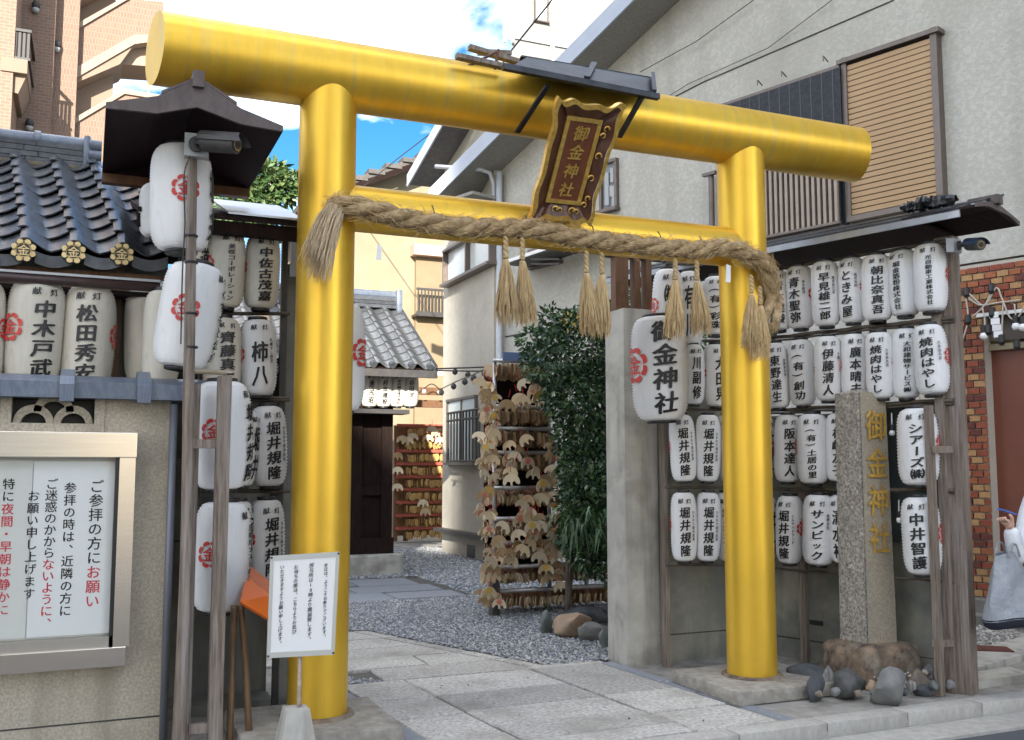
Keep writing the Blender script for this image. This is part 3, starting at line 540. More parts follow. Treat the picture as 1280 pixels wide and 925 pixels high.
for i, (x, y0, y1, lb) in enumerate(tas):
    Y = 5.42 if i < 6 else 5.38; p = onY(x, y0, Y); q = onY(x, y1, Y); L0 = p.z - q.z
    t = root('straw_tassel', p, lb, 'tassel', 'straw tassels on the rope')
    for s in range(2):
        pts = [p + Vector((0.008 * math.cos(k * 1.1 + s * math.pi), 0.008 * math.sin(k * 1.1 + s * math.pi), 0.02 - k * L0 * 0.27 / 12)) for k in range(13)]
        part('cord', MB().tube(pts, 0.0105, 7), STRAW, t, smooth=True)
    part('binding', MB().tube([p - Vector((0, 0, L0 * 0.25)), p - Vector((0, 0, L0 * 0.28))], 0.019, 10), STRAW, t, smooth=True)
    part('fringe', fringe(p - Vector((0, 0, L0 * 0.26)), (rnd.uniform(-.12, .12), 0, -1), L0 * 0.76 * rnd.uniform(0.95, 1.04), rnd.uniform(0.05, 0.07), 260, 0.018, 30 + i, rr=0.0021), STRAW, t, kind='stuff')
for x, y, h, lb in ((908, 330, 27, 'white folded paper streamer hanging on the right gate post'), (472, 305, 20, 'small torn white paper streamer under the rope near the left gate post')):
    p = onY(x, y, 5.40); s = h / F_PX * 5.6
    solo('paper_streamer', MB().poly([p, p + Vector((0.035 * h / 27, 0, -0.01)), p + Vector((0.03 * h / 27, 0.0, -s)), p + Vector((-0.008, 0, -s * 1.0))], (0, 0.002, 0)), PAPER, lb, 'paper streamer')
# ------------------------------------------------------------------ ground, kerb, road
ASPH = mat('asphalt', (0.055, 0.06, 0.068), (0.10, 0.105, 0.115), rough=0.9, scale=160, bump=0.8, bscale=180, bdist=0.006)
EARTH = mat('packed_ground', (0.22, 0.21, 0.185), (0.15, 0.145, 0.13), rough=0.95, scale=5, bump=0.5, bscale=60, c3=(0.27, 0.26, 0.24), s3=2)
struct('ground', MB().add([(-400, 4.9, -0.03), (400, 4.9, -0.03), (400, 600, -0.03), (-400, 600, -0.03)], [(0, 1, 2, 3)]), EARTH)
struct('road', MB().add([(-400, -5, -0.10), (400, -5, -0.10), (400, 4.95, -0.10), (-400, 4.95, -0.10)], [(0, 1, 2, 3)]), ASPH)
struct('far_pavement', MB().add([(-400, -400, -0.02), (400, -400, -0.02), (400, -4.9, -0.02), (-400, -4.9, -0.02)], [(0, 1, 2, 3)]), EARTH)
CONCP = mat('pale_kerb_concrete', (0.44, 0.425, 0.39), (0.33, 0.32, 0.295), rough=0.85, scale=20, bump=0.3, bscale=80, c3=(0.33, 0.31, 0.28), s3=3, bdist=0.003, rand=0.05)
kerb = tag(part('kerb', MB().box((-6, 4.722, -0.10), (16, 4.845, -0.045)), CONC), kind='structure')
kx = -5.9; k0 = MB().bevbox((-0.5, -0.075, -0.09), (0.5, 0.075, 0.0), 0.012).mesh('kerb_stone', CONCP, 40)
xs_ = [-5.5 + i * 1.0 for i in range(21)]
jo = onG(1003, 900).x; sh_ = (jo - 0.5) % 0.62
j = -5.0
while j < 15:
    inst('kerb_stone', k0, kerb, (j + sh_ + 0.31, 4.79, 0.004), scale=(0.612, 1.0, 1.0)); j += 0.62
struct('gutter', MB().box((-40, 4.45, -0.12), (60, 4.716, -0.082)), CONCP)
struct('pavement_edge', MB().box((3.80, 4.87, -0.08), (9.0, 6.9, -0.004)), mat('worn_concrete', (0.33, 0.315, 0.285), (0.22, 0.21, 0.19), rough=0.95, scale=8, bump=0.7, bscale=40, c3=(0.15, 0.145, 0.125), s3=3, p3=(0.5, 0.7), bdist=0.01))
struct('pavement_edge', MB().box((-6.0, 4.87, -0.08), (1.62, 7.6, -0.004)), MATS['worn_concrete'])
# paving
pav = tag(part('paving', MB().box((0.9, 4.87, -0.07), (3.86, 9.6, -0.022)), mat('dark_joint', (0.10, 0.095, 0.085), rough=1.0)), kind='structure')
def slab(pts, z=0.0, m=STONE, par=pav, name='paving_stone', g=0.011, th=0.05, lab=None):
    pts = [Vector((p[0], p[1], 0)) for p in pts]; c = sum(pts, Vector()) / len(pts); z += rnd.uniform(-0.004, 0.003)
    q = [p + (c - p).normalized() * g * 1.4 for p in pts]; k = len(q); w = [p + (c - p).normalized() * 0.008 for p in q]
    vs = [Vector((p.x, p.y, z - th)) for p in q] + [Vector((p.x, p.y, z - 0.008)) for p in q] + [Vector((p.x, p.y, z)) for p in w]
    fs = [tuple(range(2 * k, 3 * k))] + [(i, (i + 1) % k, (i + 1) % k + k, i + k) for i in range(k)] + [(i + k, (i + 1) % k + k, (i + 1) % k + 2 * k, i + 2 * k) for i in range(k)]
    if (q[1] - q[0]).cross(q[2] - q[0]).z < 0: fs = [f[::-1] for f in fs]
    return part(name, MB().add(vs, fs), m, par, label=lab)
sk = lambda X, Y: (X + 0.085 * (6.75 - Y), Y)
L1 = onG(519, 857); L2 = onG(675, 840); X1 = L1.x - 0.085 * (6.75 - L1.y); X2 = L2.x - 0.085 * (6.75 - L2.y)
cols = [(1.66, X1), (X1, X2), (X2, 3.68)]
rows = [[4.88, 5.30, 5.80, 6.28, 6.85], [4.88, 5.10, 5.45, 5.86, 6.30, 6.85], [4.88, 5.35, 5.88, 6.85]]
for (a, b), rw in zip(cols, rows):
    for y0, y1 in zip(rw, rw[1:]): slab([sk(a, y0), sk(b, y0), sk(b, y1), sk(a, y1)])
BLUEST = mat('blue_grey_stone', (0.24, 0.26, 0.29), (0.19, 0.205, 0.23), rough=0.85, scale=30, bump=0.3, bscale=70, rand=0.08)
for a, b in ((1.55, 1.655), (3.685, 3.79)):
    for y0, y1 in ((4.88, 5.7), (5.7, 6.85)): slab([sk(a, y0), sk(b, y0), sk(b, y1), sk(a, y1)], m=BLUEST, name='border_stone')
bx_ = lambda Y: 3.22 - (Y - 6.95) * 0.40
Y = 6.86
for i, dy in enumerate((0.42, 0.40, 0.44, 0.42, 0.45)):
    cut = 1.9 + (i % 2) * 0.45; r_ = bx_(Y) - 0.12; r2 = bx_(Y + dy) - 0.12; l_ = 1.05
    if i == 0: l_ = 1.98; cut = 2.75
    if i == 1: l_ = 1.75; cut = 2.45
    if cut < r2 - 0.3: slab([(l_, Y), (cut, Y), (cut, Y + dy), (l_, Y + dy)]); slab([(cut, Y), (r_, Y), (r2, Y + dy), (cut, Y + dy)])
    else: slab([(l_, Y), (r_, Y), (r2, Y + dy), (l_, Y + dy)])
    slab([(r_, Y), (bx_(Y), Y), (bx_(Y + dy), Y + dy), (r2, Y + dy)], name='border_stone', m=STONE)
    Y += dy
slab([(2.9, 6.86), (3.74, 6.80), (3.74, 6.95), (3.3, 6.97)], name='border_stone')
cp = tag(part('cross_path', MB().box((0.2, 10.85, -0.07), (4.2, 13.0, -0.022)), MATS['dark_joint']), kind='structure')
for i, (a, b, c_, d_) in enumerate(((0.3, 2.2, 10.9, 11.9), (2.2, 3.3, 10.9, 11.6), (3.3, 4.15, 10.95, 11.5), (2.2, 3.0, 11.6, 12.4), (3.0, 4.1, 11.6, 12.2), (0.3, 2.2, 11.9, 13.0), (2.2, 3.2, 12.4, 13.0), (3.2, 4.0, 12.25, 13.0))):
    slab([(a, c_), (b, c_), (b, d_), (a, d_)], par=cp, m=BLUEST)
slab([(4.55, 13.6), (5.35, 13.0), (5.42, 13.12), (4.62, 13.75)], par=cp, m=STONE, name='stepping_stone')
# gravel: thousands of chips as one piece
def gravel(name, inside, x0, x1, y0, y1, step, zb, seed, size=(0.011, 0.02), m=None):
    f = random.Random(seed); mb_v = []; mb_f = []; y = y0
    while y < y1:
        x = x0
        while x < x1:
            X, Yy = x + f.uniform(-.5, .5) * step, y + f.uniform(-.5, .5) * step
            if inside(X, Yy):
                s = f.uniform(*size); a = f.uniform(0, 3.14); ca, sa = math.cos(a) * s, math.sin(a) * s; h = s * f.uniform(0.35, 0.75); z = zb + f.uniform(0, 0.014); k = len(mb_v); e = f.uniform(0.5, 0.9); tl = f.uniform(-.5, .5) * s
                mb_v += [(X + ca, Yy + sa, z + tl), (X - sa * e, Yy + ca * e, z), (X - ca, Yy - sa, z - tl), (X + sa * e, Yy - ca * e, z + 0.2 * tl), (X + tl * .3, Yy, z + h), (X, Yy, z - h)]
                mb_f += [(k, k + 1, k + 4), (k + 1, k + 2, k + 4), (k + 2, k + 3, k + 4), (k + 3, k, k + 4)]
            x += step
        y += step
    me = bpy.data.meshes.new(name); me.from_pydata(mb_v, [], mb_f); me.materials.append(m); ob = bpy.data.objects.new(name, me); COL.objects.link(ob)
    return tag(ob, label=None, kind='stuff')
def gmat(name, cols):
    m = bpy.data.materials.new(name); m.use_nodes = True; t = m.node_tree; b = t.nodes['Principled BSDF']; b.inputs['Roughness'].default_value = 0.8
    g = t.nodes.new('ShaderNodeNewGeometry'); r = t.nodes.new('ShaderNodeValToRGB'); r.color_ramp.interpolation = 'CONSTANT'
    for i, c in enumerate(cols):
        e = r.color_ramp.elements[i] if i < 2 else r.color_ramp.elements.new(i / len(cols)); e.position = i / len(cols); e.color = (*c, 1)
    t.links.new(g.outputs['Random Per Island'], r.inputs[0]); t.links.new(r.outputs[0], b.inputs['Base Color']); return m
GRAV = gmat('grey_gravel', [(0.20, 0.22, 0.25), (0.30, 0.32, 0.35), (0.14, 0.155, 0.18), (0.38, 0.385, 0.39), (0.24, 0.25, 0.27), (0.17, 0.18, 0.19), (0.45, 0.44, 0.42)])
def in1(x, y):
    if y < 9.0: return x > bx_(y) + 0.02 and x < 4.5 and y > 6.9
    if y < 10.85: return x > bx_(y) - 0.1
    return (x > 4.2 or y > 13.05)
g1 = gravel('gravel', in1, 2.0, 6.0, 6.9, 11.0, 0.0215, -0.005, 1, m=GRAV); tag(g1, 'grey chipped gravel spread between the stone paving and the plaque rack', 'gravel')
g2 = gravel('gravel', in1, 3.0, 6.3, 11.0, 17.5, 0.036, -0.005, 2, size=(0.017, 0.03), m=GRAV); tag(g2, 'grey gravel of the yard in front of the dark wooden pavilion', 'gravel')
g3 = gravel('gravel', lambda x, y: (x - 1.6) * 0.0 + (y - 6.87) > 0 and (y - 6.87) < (1.98 - x) * 1.1 and y < 7.25, 1.55, 2.0, 6.87, 7.25, 0.018, -0.012, 3, m=GRAV); tag(g3, 'small wedge of gravel in the paving right of the left gate post', 'gravel')
g4 = gravel('gravel', lambda x, y: (Vector((x, y, 0)) - W0).dot(BN) > 0.5, 5.9, 8.6, 5.9, 9.0, 0.03, 0.0, 4, size=(0.015, 0.026), m=gmat('mixed_gravel', [(0.3, 0.28, 0.25), (0.4, 0.38, 0.35), (0.16, 0.16, 0.16), (0.5, 0.48, 0.44), (0.22, 0.2, 0.18)])); tag(g4, 'mixed pebbles beside the brick shopfront', 'gravel')

g5 = gravel('stray_gravel', lambda x, y: rnd.random() < max(0.02, 0.5 - 3 * abs(x - bx_(y))) if 6.9 < y < 9.0 and x < bx_(y) + 0.05 else rnd.random() < 0.03, 1.8, 3.8, 5.0, 9.0, 0.055, 0.006, 6, size=(0.008, 0.016), m=GRAV); tag(g5, 'stray gravel chips lying on the paving stones inside the gate', 'gravel')
# ------------------------------------------------------------------ lantern court walls, right side
pil = root('concrete_pillar', (3.93, 6.75, 0), 'plain square concrete pillar left of the lantern walls, brown uprights on its top', 'pillar')
pz = onY(800, 386, 6.63).z
part('shaft', MB().bevbox((3.80, 6.63, -0.03), (4.095, 6.93, pz), 0.012), CONC, pil, smooth=40)
for i, (a, b) in enumerate(((767, 783), (791, 798), (805, 812))):
    p, q = onY(a, 330, 6.78), onY(b, 330, 6.78)
    part('upright', MB().box((p.x, 6.75, pz - 0.002), (q.x, 6.83, pz + 0.62)), WOODB, pil)
part('top_bar', MB().box((3.75, 6.74, pz + 0.44), (4.95, 6.86, pz + 0.60)), DARK, pil)
wz = onY(860, 705, 6.65).z + 0.02
WALLC = mat('stained_mortar_wall', (0.32, 0.30, 0.235), (0.235, 0.225, 0.18), streak=(0.13, 0.135, 0.115), ss=(5, 5, 0.5), rough=0.95, scale=5, bump=0.4, bscale=60, c3=(0.12, 0.13, 0.12), s3=1.6, p3=(0.45, 0.72), bdist=0.005)
wa = root('low_mortar_wall', (4.4, 6.7, 0), 'stained mortar wall behind the lanterns between the concrete pillar and the right gate post', 'wall')
wjz = onY(870, 791, 6.65).z
part('wall_course', MB().box((4.095, 6.65, -0.03), (4.80, 6.80, wjz - 0.004)), WALLC, wa); part('wall_course', MB().box((4.095, 6.658, wjz + 0.004), (4.80, 6.80, 2.3)), WALLC, wa)
part('joint', MB().box((4.095, 6.68, wjz - 0.006), (4.80, 6.79, wjz + 0.006)), BLACK, wa)
corner = Vector((4.72, 6.66, 0)); corner = B0 - BN * 0.22 + BD * ((corner - B0).dot(BD)); endp = B0 - BN * 0.22 + BD * 0.06
wb = root('mortar_wall', corner, 'stained mortar wall behind the stone pillar and the right lantern rack', 'wall')
jz = (onP(968, 794.5, corner, BN).z + onP(1180, 826, corner, BN).z) / 2
part('wall_course', MB().obox(corner - Vector((0, 0, 0.03)), endp - corner, -BN * 0.15, (0, 0, jz + 0.026)), WALLC, wb)
part('wall_course', MB().obox(corner + BN * -0.006 + Vector((0, 0, jz + 0.004)), endp - corner, -BN * 0.14, (0, 0, 1.90 - jz)), WALLC, wb)
part('joint', MB().obox(corner - BN * 0.02 + Vector((0, 0, jz - 0.006)), endp - corner, -BN * 0.1, (0, 0, 0.012)), BLACK, wb)
vp = onP(1018, 781, corner, BN); part('vent_slot', MB().obox(vp - BD * 0.07 + BN * 0.004, BD * 0.14, -BN * 0.03, (0, 0, 0.035)), BLACK, wb)
tarp = root('dark_backing_sheet', corner + Vector((0, 0, 1)), 'dark sheet behind the two larger lanterns right of the stone pillar', 'sheet')
a_, b_ = onP(1100, 600, corner + BN * 0.03, BN), onP(1172, 600, corner + BN * 0.03, BN)
part('sheet', MB().obox(Vector((a_.x, a_.y, 0.95)), Vector((b_.x - a_.x, b_.y - a_.y, 0)), -BN * 0.006, (0, 0, 1.0)), mat('dark_green_sheet', (0.045, 0.06, 0.06), (0.07, 0.085, 0.08), rough=0.7, scale=5), tarp)
# rack: posts, rails and roof
rack = root('right_lantern_rack', B0, 'weathered timber rack with dark rails carrying the lantern rows on the right', 'rack')
def bpost(x, yb, yt, w, dpt, off, m=WOODG, name='post', zb=None):
    p = onB(x, yb, off); q = onB(x, yt, off); z0 = p.z if zb is None else zb
    return part(name, MB().obox(Vector((p.x, p.y, z0)) - BD * w / 2, BD * w, -BN * dpt, Vector((q.x - p.x, q.y - p.y, 0)) * 0 + Vector((0, 0, q.z - z0))), m, rack)
bpost(1203, 866, 292, 0.13, 0.10, 0.02, name='end_post', zb=-0.02); bpost(1189, 866, 300, 0.06, 0.07, 0.06, zb=-0.02)
bpost(1173, 866, 506, 0.045, 0.05, 0.22, zb=-0.0); bpost(1005, 826, 560, 0.05, 0.05, 0.0, zb=0.0); bpost(1097, 600, 395, 0.05, 0.05, -0.04)
for yy in (566, 808):
    p = onB(1168, yy, 0.21); part('cross_piece', MB().obox(p, onB(1192, yy, 0.06) - p, (0, 0, 0.045), BN * 0.03), WOODG, rack)
def rail(y0, y1, r=0.014):   # y at px 960 and px 1188
    p, q = onB(950, y0, 0.03), onB(1192, y1, 0.03); n = 12
    return part('rail', MB().tube([p.lerp(q, i / n) + Vector((0, 0, 0.004 * math.sin(i * 2))) for i in range(n + 1)], [r * (1.25 if i % 3 == 0 else 1) for i in range(n + 1)], 8), mat('smoked_bamboo', (0.05, 0.04, 0.03), (0.09, 0.07, 0.05), rough=0.5, scale=20), rack, smooth=True)
rail(424, 397); rail(428, 401, 0.008); rail(514, 500); rail(518, 504, 0.008); rail(611, 613); rail(709, 728, 0.009); rail(340, 300)
for yy in (330, 426, 512, 609, 706): p, q = onY(832, yy, 6.36), onY(925, yy, 6.36); part('rail', MB().tube([p, q], 0.012, 8), MATS['smoked_bamboo'], rack)
p = onY(834, 828, 6.5); part('post', MB().box((p.x - 0.02, 6.48, -0.02), (p.x + 0.02, 6.54, 2.25)), WOODG, rack)
# roof of the rack
ROOFD = mat('dark_board', (0.018, 0.011, 0.011), (0.032, 0.02, 0.019), spec=0.15, rough=0.8, scale=8, stretch=(3, 3, 1), bump=0.15)
ez = onB(1170, 268, 0.30).z; e1 = onB(1188, 268, 0.30); e0 = e1 + BD * 3.1
ro = root('rack_roof', e1, 'long low roof of black sheet over the right lantern rack', 'roof')
nearb = e1 - BD * 0.16
for k, (o, dz, w) in enumerate(((0.0, 0.0, 0.26), (-0.17, 0.07, 0.3))):
    a = Vector((nearb.x, nearb.y, ez + dz)) + BN * o; b = Vector((e0.x, e0.y, ez + dz)) + BN * o
    if k == 0: a = a + BD * 0.10
    part('roof_sheet', MB().quadslab([a, b, b - BN * w + Vector((0, 0, 0.09)), a - BN * w + Vector((0, 0, 0.09))], (0, 0, 0.014)), BLKSH, ro)
    part('fascia', MB().obox(a + Vector((0, 0, -0.045)), b - a, -BN * 0.015, (0, 0, 0.05)), mat('grey_zinc', (0.22, 0.23, 0.25), (0.32, 0.33, 0.35), rough=0.35, metal=0.6, scale=5), ro)
a = Vector((nearb.x, nearb.y, ez - 0.03)) - BN * 0.02 + BD * 0.4; b = Vector((e0.x, e0.y, ez - 0.03)) - BN * 0.02
part('soffit_board', MB().quadslab([a, b, b - BN * 0.6, a - BN * 0.6], (0, 0, 0.02)), ROOFD, ro)
# gabled end
pk = onB(1212, 250, -0.02); gl = onB(1150, 268, 0.28); gr = onB(1262, 289, -0.30); pk = Vector((nearb.x, nearb.y, 0)) - BN * 0.28; pk.z = onP(1212, 250, pk, BD).z
L_e = Vector((nearb.x, nearb.y, ez + 0.0)); R_e = Vector((nearb.x, nearb.y, ez - 0.02)) - BN * 0.66; back = BD * 0.5
part('roof_slope', MB().quadslab([pk, pk + back, L_e + back, L_e], (0, 0, 0.018)), ROOFD, ro); part('roof_slope', MB().quadslab([pk, R_e, R_e + back, pk + back], (0, 0, 0.018)), ROOFD, ro)
part('barge_board', MB().poly([pk + Vector((0, 0, 0.05)), L_e + Vector((0, 0, 0.03)), L_e, L_e.lerp(R_e, 0.25) + Vector((0, 0, 0.035)), L_e.lerp(R_e, 0.75) + Vector((0, 0, 0.035)), R_e, R_e + Vector((0, 0, 0.03))], -BD * 0.02), mat('grey_brown_board', (0.12, 0.095, 0.09), (0.08, 0.062, 0.06), rough=0.7, scale=10, stretch=(2, 2, 1)), ro)
part('ridge_block', MB().obox(pk + Vector((0, 0, 0.03)) + BN * 0.04 - BD * 0.05, BD * 0.2, -BN * 0.08, (0, 0, 0.06)), MATS['grey_brown_board'], ro)
mb = MB(); f = random.Random(5)
mb_n = 26; vs = []; fs = []
pa, pb = onB(1128, 264, 0.14), onB(1196, 252, 0.10)
for i in range(mb_n):
    t = i / (mb_n - 1); c = pa.lerp(pb, t)
    for k in range(8):
        a = k * math.pi / 4; rr = 0.045 * (1 + f.uniform(-.45, .45)) * (0.6 + 0.5 * math.sin(math.pi * t)); vs.append(c + BN * rr * 1.4 * math.cos(a) + Vector((0, 0, 0.02 + rr * 0.9 * math.sin(a))))
for i in range(mb_n - 1):
    for k in range(8): fs.append((i * 8 + k, i * 8 + (k + 1) % 8, (i + 1) * 8 + (k + 1) % 8, (i + 1) * 8 + k))
solo('tattered_plastic_cover', mb.add(vs, fs), mat('black_plastic_film', (0.02, 0.02, 0.022), (0.05, 0.05, 0.055), rough=0.18, scale=6), 'tattered black plastic bundled on the rack roof under the louvred shutter', 'plastic cover')
def camera_thing(box_c, size, nrm, side, aim, label, blue):
    nrm = Vector(nrm).normalized(); side = Vector(side).normalized(); aim = Vector(aim).normalized()
    t = root('security_camera', box_c, label, 'security camera', 'security cameras on the lantern racks'); s = size
    part('junction_box', MB().obox(box_c - side * s / 2 - Vector((0, 0, s / 2)), side * s, -nrm * s * 0.5, (0, 0, s)), GREYP, t)
    part('mount', MB().tube([box_c, box_c + nrm * 0.02], s * 0.33, 20), DARK, t); st = box_c + nrm * 0.05
    part('arm', MB().tube([box_c, st, st + aim * 0.05], 0.012, 10), DARK, t)
    q_ = s / 0.085; a = st + aim * 0.03; u = Vector((0, 0, 1)); bdy = part('body', MB().tube([a, a + aim * 0.01 * q_, a + aim * 0.14 * q_], [0.018 * q_, 0.034 * q_, 0.034 * q_], 20), DARK, t, smooth=40)
    ss = aim.cross(u).normalized(); uu = ss.cross(aim); vs = []; fs = []
    for i in range(9):
        an = math.pi * i / 8
        for q in (0.0, 0.175 - 0.02 * math.sin(an)): vs.append(a + (aim * q + ss * math.cos(an) * 0.041 + uu * (math.sin(an) * 0.041 + 0.002)) * q_)
    for i in range(8): fs.append((2 * i, 2 * i + 1, 2 * i + 3, 2 * i + 2))
    part('sun_shield', MB().add(vs, fs), mat('blue_black_plastic', (0.03, 0.05, 0.09), rough=0.4) if blue else DARK, bdy)
    part('lens', MB().tube([a + aim * 0.141 * q_, a + aim * 0.145 * q_], 0.024 * q_, 20), mat('lens_ring', (0.25, 0.2, 0.12), rough=0.2, metal=0.5), bdy)
    part('lens_glass', MB().tube([a + aim * 0.145 * q_, a + aim * 0.147 * q_], 0.016 * q_, 16), BLACK, bdy)
cc = onB(1197, 307, 0.06); camera_thing(cc, 0.095, (0.80, -0.6, 0), (1, 0.2, 0), (-0.32, -0.93, -0.2), 'bullet security camera with blue shield on the end post of the right lantern rack', True)
# bulbs on short leads behind the larger lanterns
def bulb(x, y, plane, label, grp, lead=0.14, par=None):
    p = plane(x, y); t = root('light_bulb', p, label, 'light bulb', grp)
    part('lead', MB().tube([p + Vector((0, 0, 0.05)), p + Vector((0.004, 0, lead)), ], 0.004, 6), WHITE, t)
    part('socket', MB().lathe([(0.014, 0.012), (0.016, 0.055), (0.008, 0.06)], 12, p), BLACK, t, smooth=40)
    part('glass', MB().lathe([(0.004, -0.022), (0.016, -0.016), (0.021, 0.0), (0.016, 0.013), (0.013, 0.018)], 14, p), WHITE, t, smooth=True); return t
bulb(1115, 541, pB, 'white bulb hanging left of the upper larger lantern', 'bulbs behind the right rack'); bulb(1124, 650, pB, 'white bulb hanging left of the lower larger lantern', 'bulbs behind the right rack')
# ------------------------------------------------------------------ carved stone pillar
cx, cy = 4.98, 5.39; sp = root('carved_stone_pillar', (cx + 0.12, cy + 0.12, 0), 'tall rough granite pillar with gold carved characters on its front face', 'stone pillar')
zt = onY(1074, 490, cy).z; zb = 0.27; w = 0.245
bm = bmesh.new(); bmesh.ops.create_grid(bm, x_segments=1, y_segments=1, size=1); bm.free()
vs = []; fs = []; nz = 44; k = 12; f = random.Random(9)
for i in range(nz + 1):
    z = zb + (zt - zb) * i / nz; sh = 0.012 * (1 - i / nz); ring_ = []
    for s in range(4):
        for j in range(k):
            t = j / k; cs = [(0, 0), (1, 0), (1, 1), (0, 1)]; a_, b_ = cs[s], cs[(s + 1) % 4]; x = a_[0] + (b_[0] - a_[0]) * t; y = a_[1] + (b_[1] - a_[1]) * t
            nx, ny = [(0, -1), (1, 0), (0, 1), (-1, 0)][s]; am = 0.0035 if s == 0 else 0.008
            d = f.gauss(0, 1) * am if 0 < j else -0.006; vs.append((cx - sh + x * (w + 2 * sh) + nx * d, cy - sh + y * (w + 2 * sh) + ny * d, z + f.uniform(-.004, .004)))
n_ = 4 * k
for i in range(nz):
    for j in range(n_): fs.append((i * n_ + j, i * n_ + (j + 1) % n_, (i + 1) * n_ + (j + 1) % n_, (i + 1) * n_ + j))
top_c = len(vs); vs.append((cx + w / 2, cy + w / 2, zt + 0.035)); fs += [(nz * n_ + j, nz * n_ + (j + 1) % n_, top_c) for j in range(n_)]
part('shaft', MB().add(vs, fs), STONEP, sp, smooth=35)
vs = []; fs = []
for i in range(nz + 1):
    z = zb + 0.01 + (zt - zb - 0.01) * i / nz; sh = 0.012 * (1 - i / nz)
    for j in range(7): vs.append((cx - sh + 0.006 + (w + 2 * sh - 0.014) * j / 6, cy - sh - 0.010 + f.uniform(-.0015, .0015), z))
for i in range(nz):
    for j in range(6): fs.append((i * 7 + j, i * 7 + j + 1, i * 7 + j + 8, i * 7 + j + 7))
part('front_face', MB().add(vs, fs), STONEF, sp, smooth=True)
GCARV = mat('gilded_carving', (0.66, 0.41, 0.08), (0.42, 0.26, 0.06), rough=0.5, metal=0.35, scale=30, bump=0.2)
for ch, yy in zip('御金神社', (532, 579, 626, 673)):
    zc_ = onY(1095, yy, cy - 0.02).z; vs_, fs_ = glyph(ch, 0.03, False)
    part('carved_character', MB().add([Vector((cx + w * 0.52 + x * 0.19 + 0.04 * y * 0.2, cy - 0.0265 - l * 0.0003, zc_ + y * 0.225)) for x, y, l in vs_], fs_), GCARV, sp)
bs = root('pillar_base_stone', (5.13, 5.5, 0), 'rounded brown rough base stone under the carved pillar', 'base stone')
bm = bmesh.new(); bmesh.ops.create_cube(bm, size=1); bmesh.ops.subdivide_edges(bm, edges=bm.edges[:], cuts=9, use_grid_fill=True)
from mathutils import noise
for v in bm.verts:
    p = v.co * 2; q = Vector([math.copysign(abs(c) ** 1.0, c) for c in p]); l = (abs(p.x) ** 7 + abs(p.y) ** 7 + abs(p.z) ** 7) ** (1 / 7); q = p / l
    nn = noise.noise(q * 2.3) * 0.06 + noise.noise(q * 7) * 0.03; q *= 1 + nn
    v.co = Vector((5.115 + q.x * 0.27 * (1 - 0.1 * max(0, q.z)), 5.50 + q.y * 0.24, 0.135 + q.z * 0.145))
bm.verts.index_update(); part('stone', MB().add([v.co.copy() for v in bm.verts], [tuple(v.index for v in g.verts) for g in bm.faces]), STONED, bs, smooth=True); bm.free()
def rmat(n, a, b, **k): return mat(n, a, b, rough=0.75, scale=k.get('s', 7), bump=0.7, bscale=28, bdist=0.01, stretch=k.get('st', (1, 1, 1)))
RB = rmat('dark_rock', (0.045, 0.05, 0.06), (0.09, 0.095, 0.10)); RG = rmat('grey_rock', (0.20, 0.20, 0.19), (0.12, 0.12, 0.12)); RS = rmat('striped_rock', (0.10, 0.10, 0.10), (0.34, 0.33, 0.30), st=(6, 6, 1)); RT_ = rmat('tan_rock', (0.50, 0.36, 0.24), (0.38, 0.26, 0.18)); RBR = rmat('brown_rock', (0.13, 0.11, 0.09), (0.22, 0.18, 0.14)); RGR = rmat('green_grey_rock', (0.09, 0.11, 0.105), (0.15, 0.17, 0.16))
rocks = [((1013, 846, 30, 17), RB, 'dark blue rock left of the pillar base, biggest at that end'), ((1026, 862, 13, 22), RB, 'tall dark rock against the corner of the gate post slab'), ((1039, 855, 12, 20), RS, 'upright striped rock left of the large black rock'), ((1066, 860, 24, 20), RG and mat('black_rock', (0.06, 0.06, 0.06), (0.10, 0.10, 0.095), rough=0.8, scale=14, bump=0.7, bscale=30, bdist=0.01), 'large smooth black rock in front of the pillar base'),
         ((1093, 858, 8, 9), RT_, 'small orange tan stone between the two largest rocks'), ((1118, 862, 29, 26), RG, 'grey conical rock set in the mortar in front of the pillar'), ((1152, 853, 19, 16), RBR, 'brown knobbly rock right of the grey cone'), ((1168, 848, 11, 14), RG, 'smooth grey oval stone by the short timber post'), ((1185, 852, 12, 18), RBR, 'brown rock behind the short timber post'), ((1160, 866, 14, 8), RB, 'flat black rock under the knobbly rock')]
for i, ((x, y, a, b), m_, lb) in enumerate(rocks):
    base = onG(x, y + b * 0.8, 0.0); d = fwd(base) / F_PX
    solo('rock', MB().rock(base + Vector((0.02, 0.06, b * d * 0.75)), (a * d * 1.05, a * d * 0.8, b * d * 1.1), 40 + i, 3, rough=0.05), m_, lb, 'rock', 'rocks round the foot of the carved pillar', smooth=50)
for i, (x, y, a, m_) in enumerate(((1052, 872, 7, RG), (1080, 873, 6, RBR), (1100, 872, 6, RGR), (1138, 872, 7, RB), (1146, 864, 8, RS), (1176, 864, 8, RGR), (1030, 874, 6, RBR), (1196, 862, 7, RG), (1130, 843, 8, RB), (1084, 846, 7, RS), (1108, 842, 6, RT_))):
    base = onG(x, y + (10 if y > 860 else 0), 0.0); d = fwd(base) / F_PX; solo('small_rock', MB().rock(base + Vector((0, 0.05, a * d * 0.5 + 0.055)), (a * d * 1.1, a * d * 0.9, a * d * 0.9), 140 + i, 3, rough=0.05), m_, 'small stone, %s from the left among the rocks at the carved pillar' % ['fourth', 'sixth', 'eighth', 'tenth', 'eleventh', 'twelfth', 'first', 'last', 'ninth', 'fifth', 'seventh'][i], 'rock', 'small stones at the carved pillar', smooth=50)
mb = MB(); f = random.Random(4)
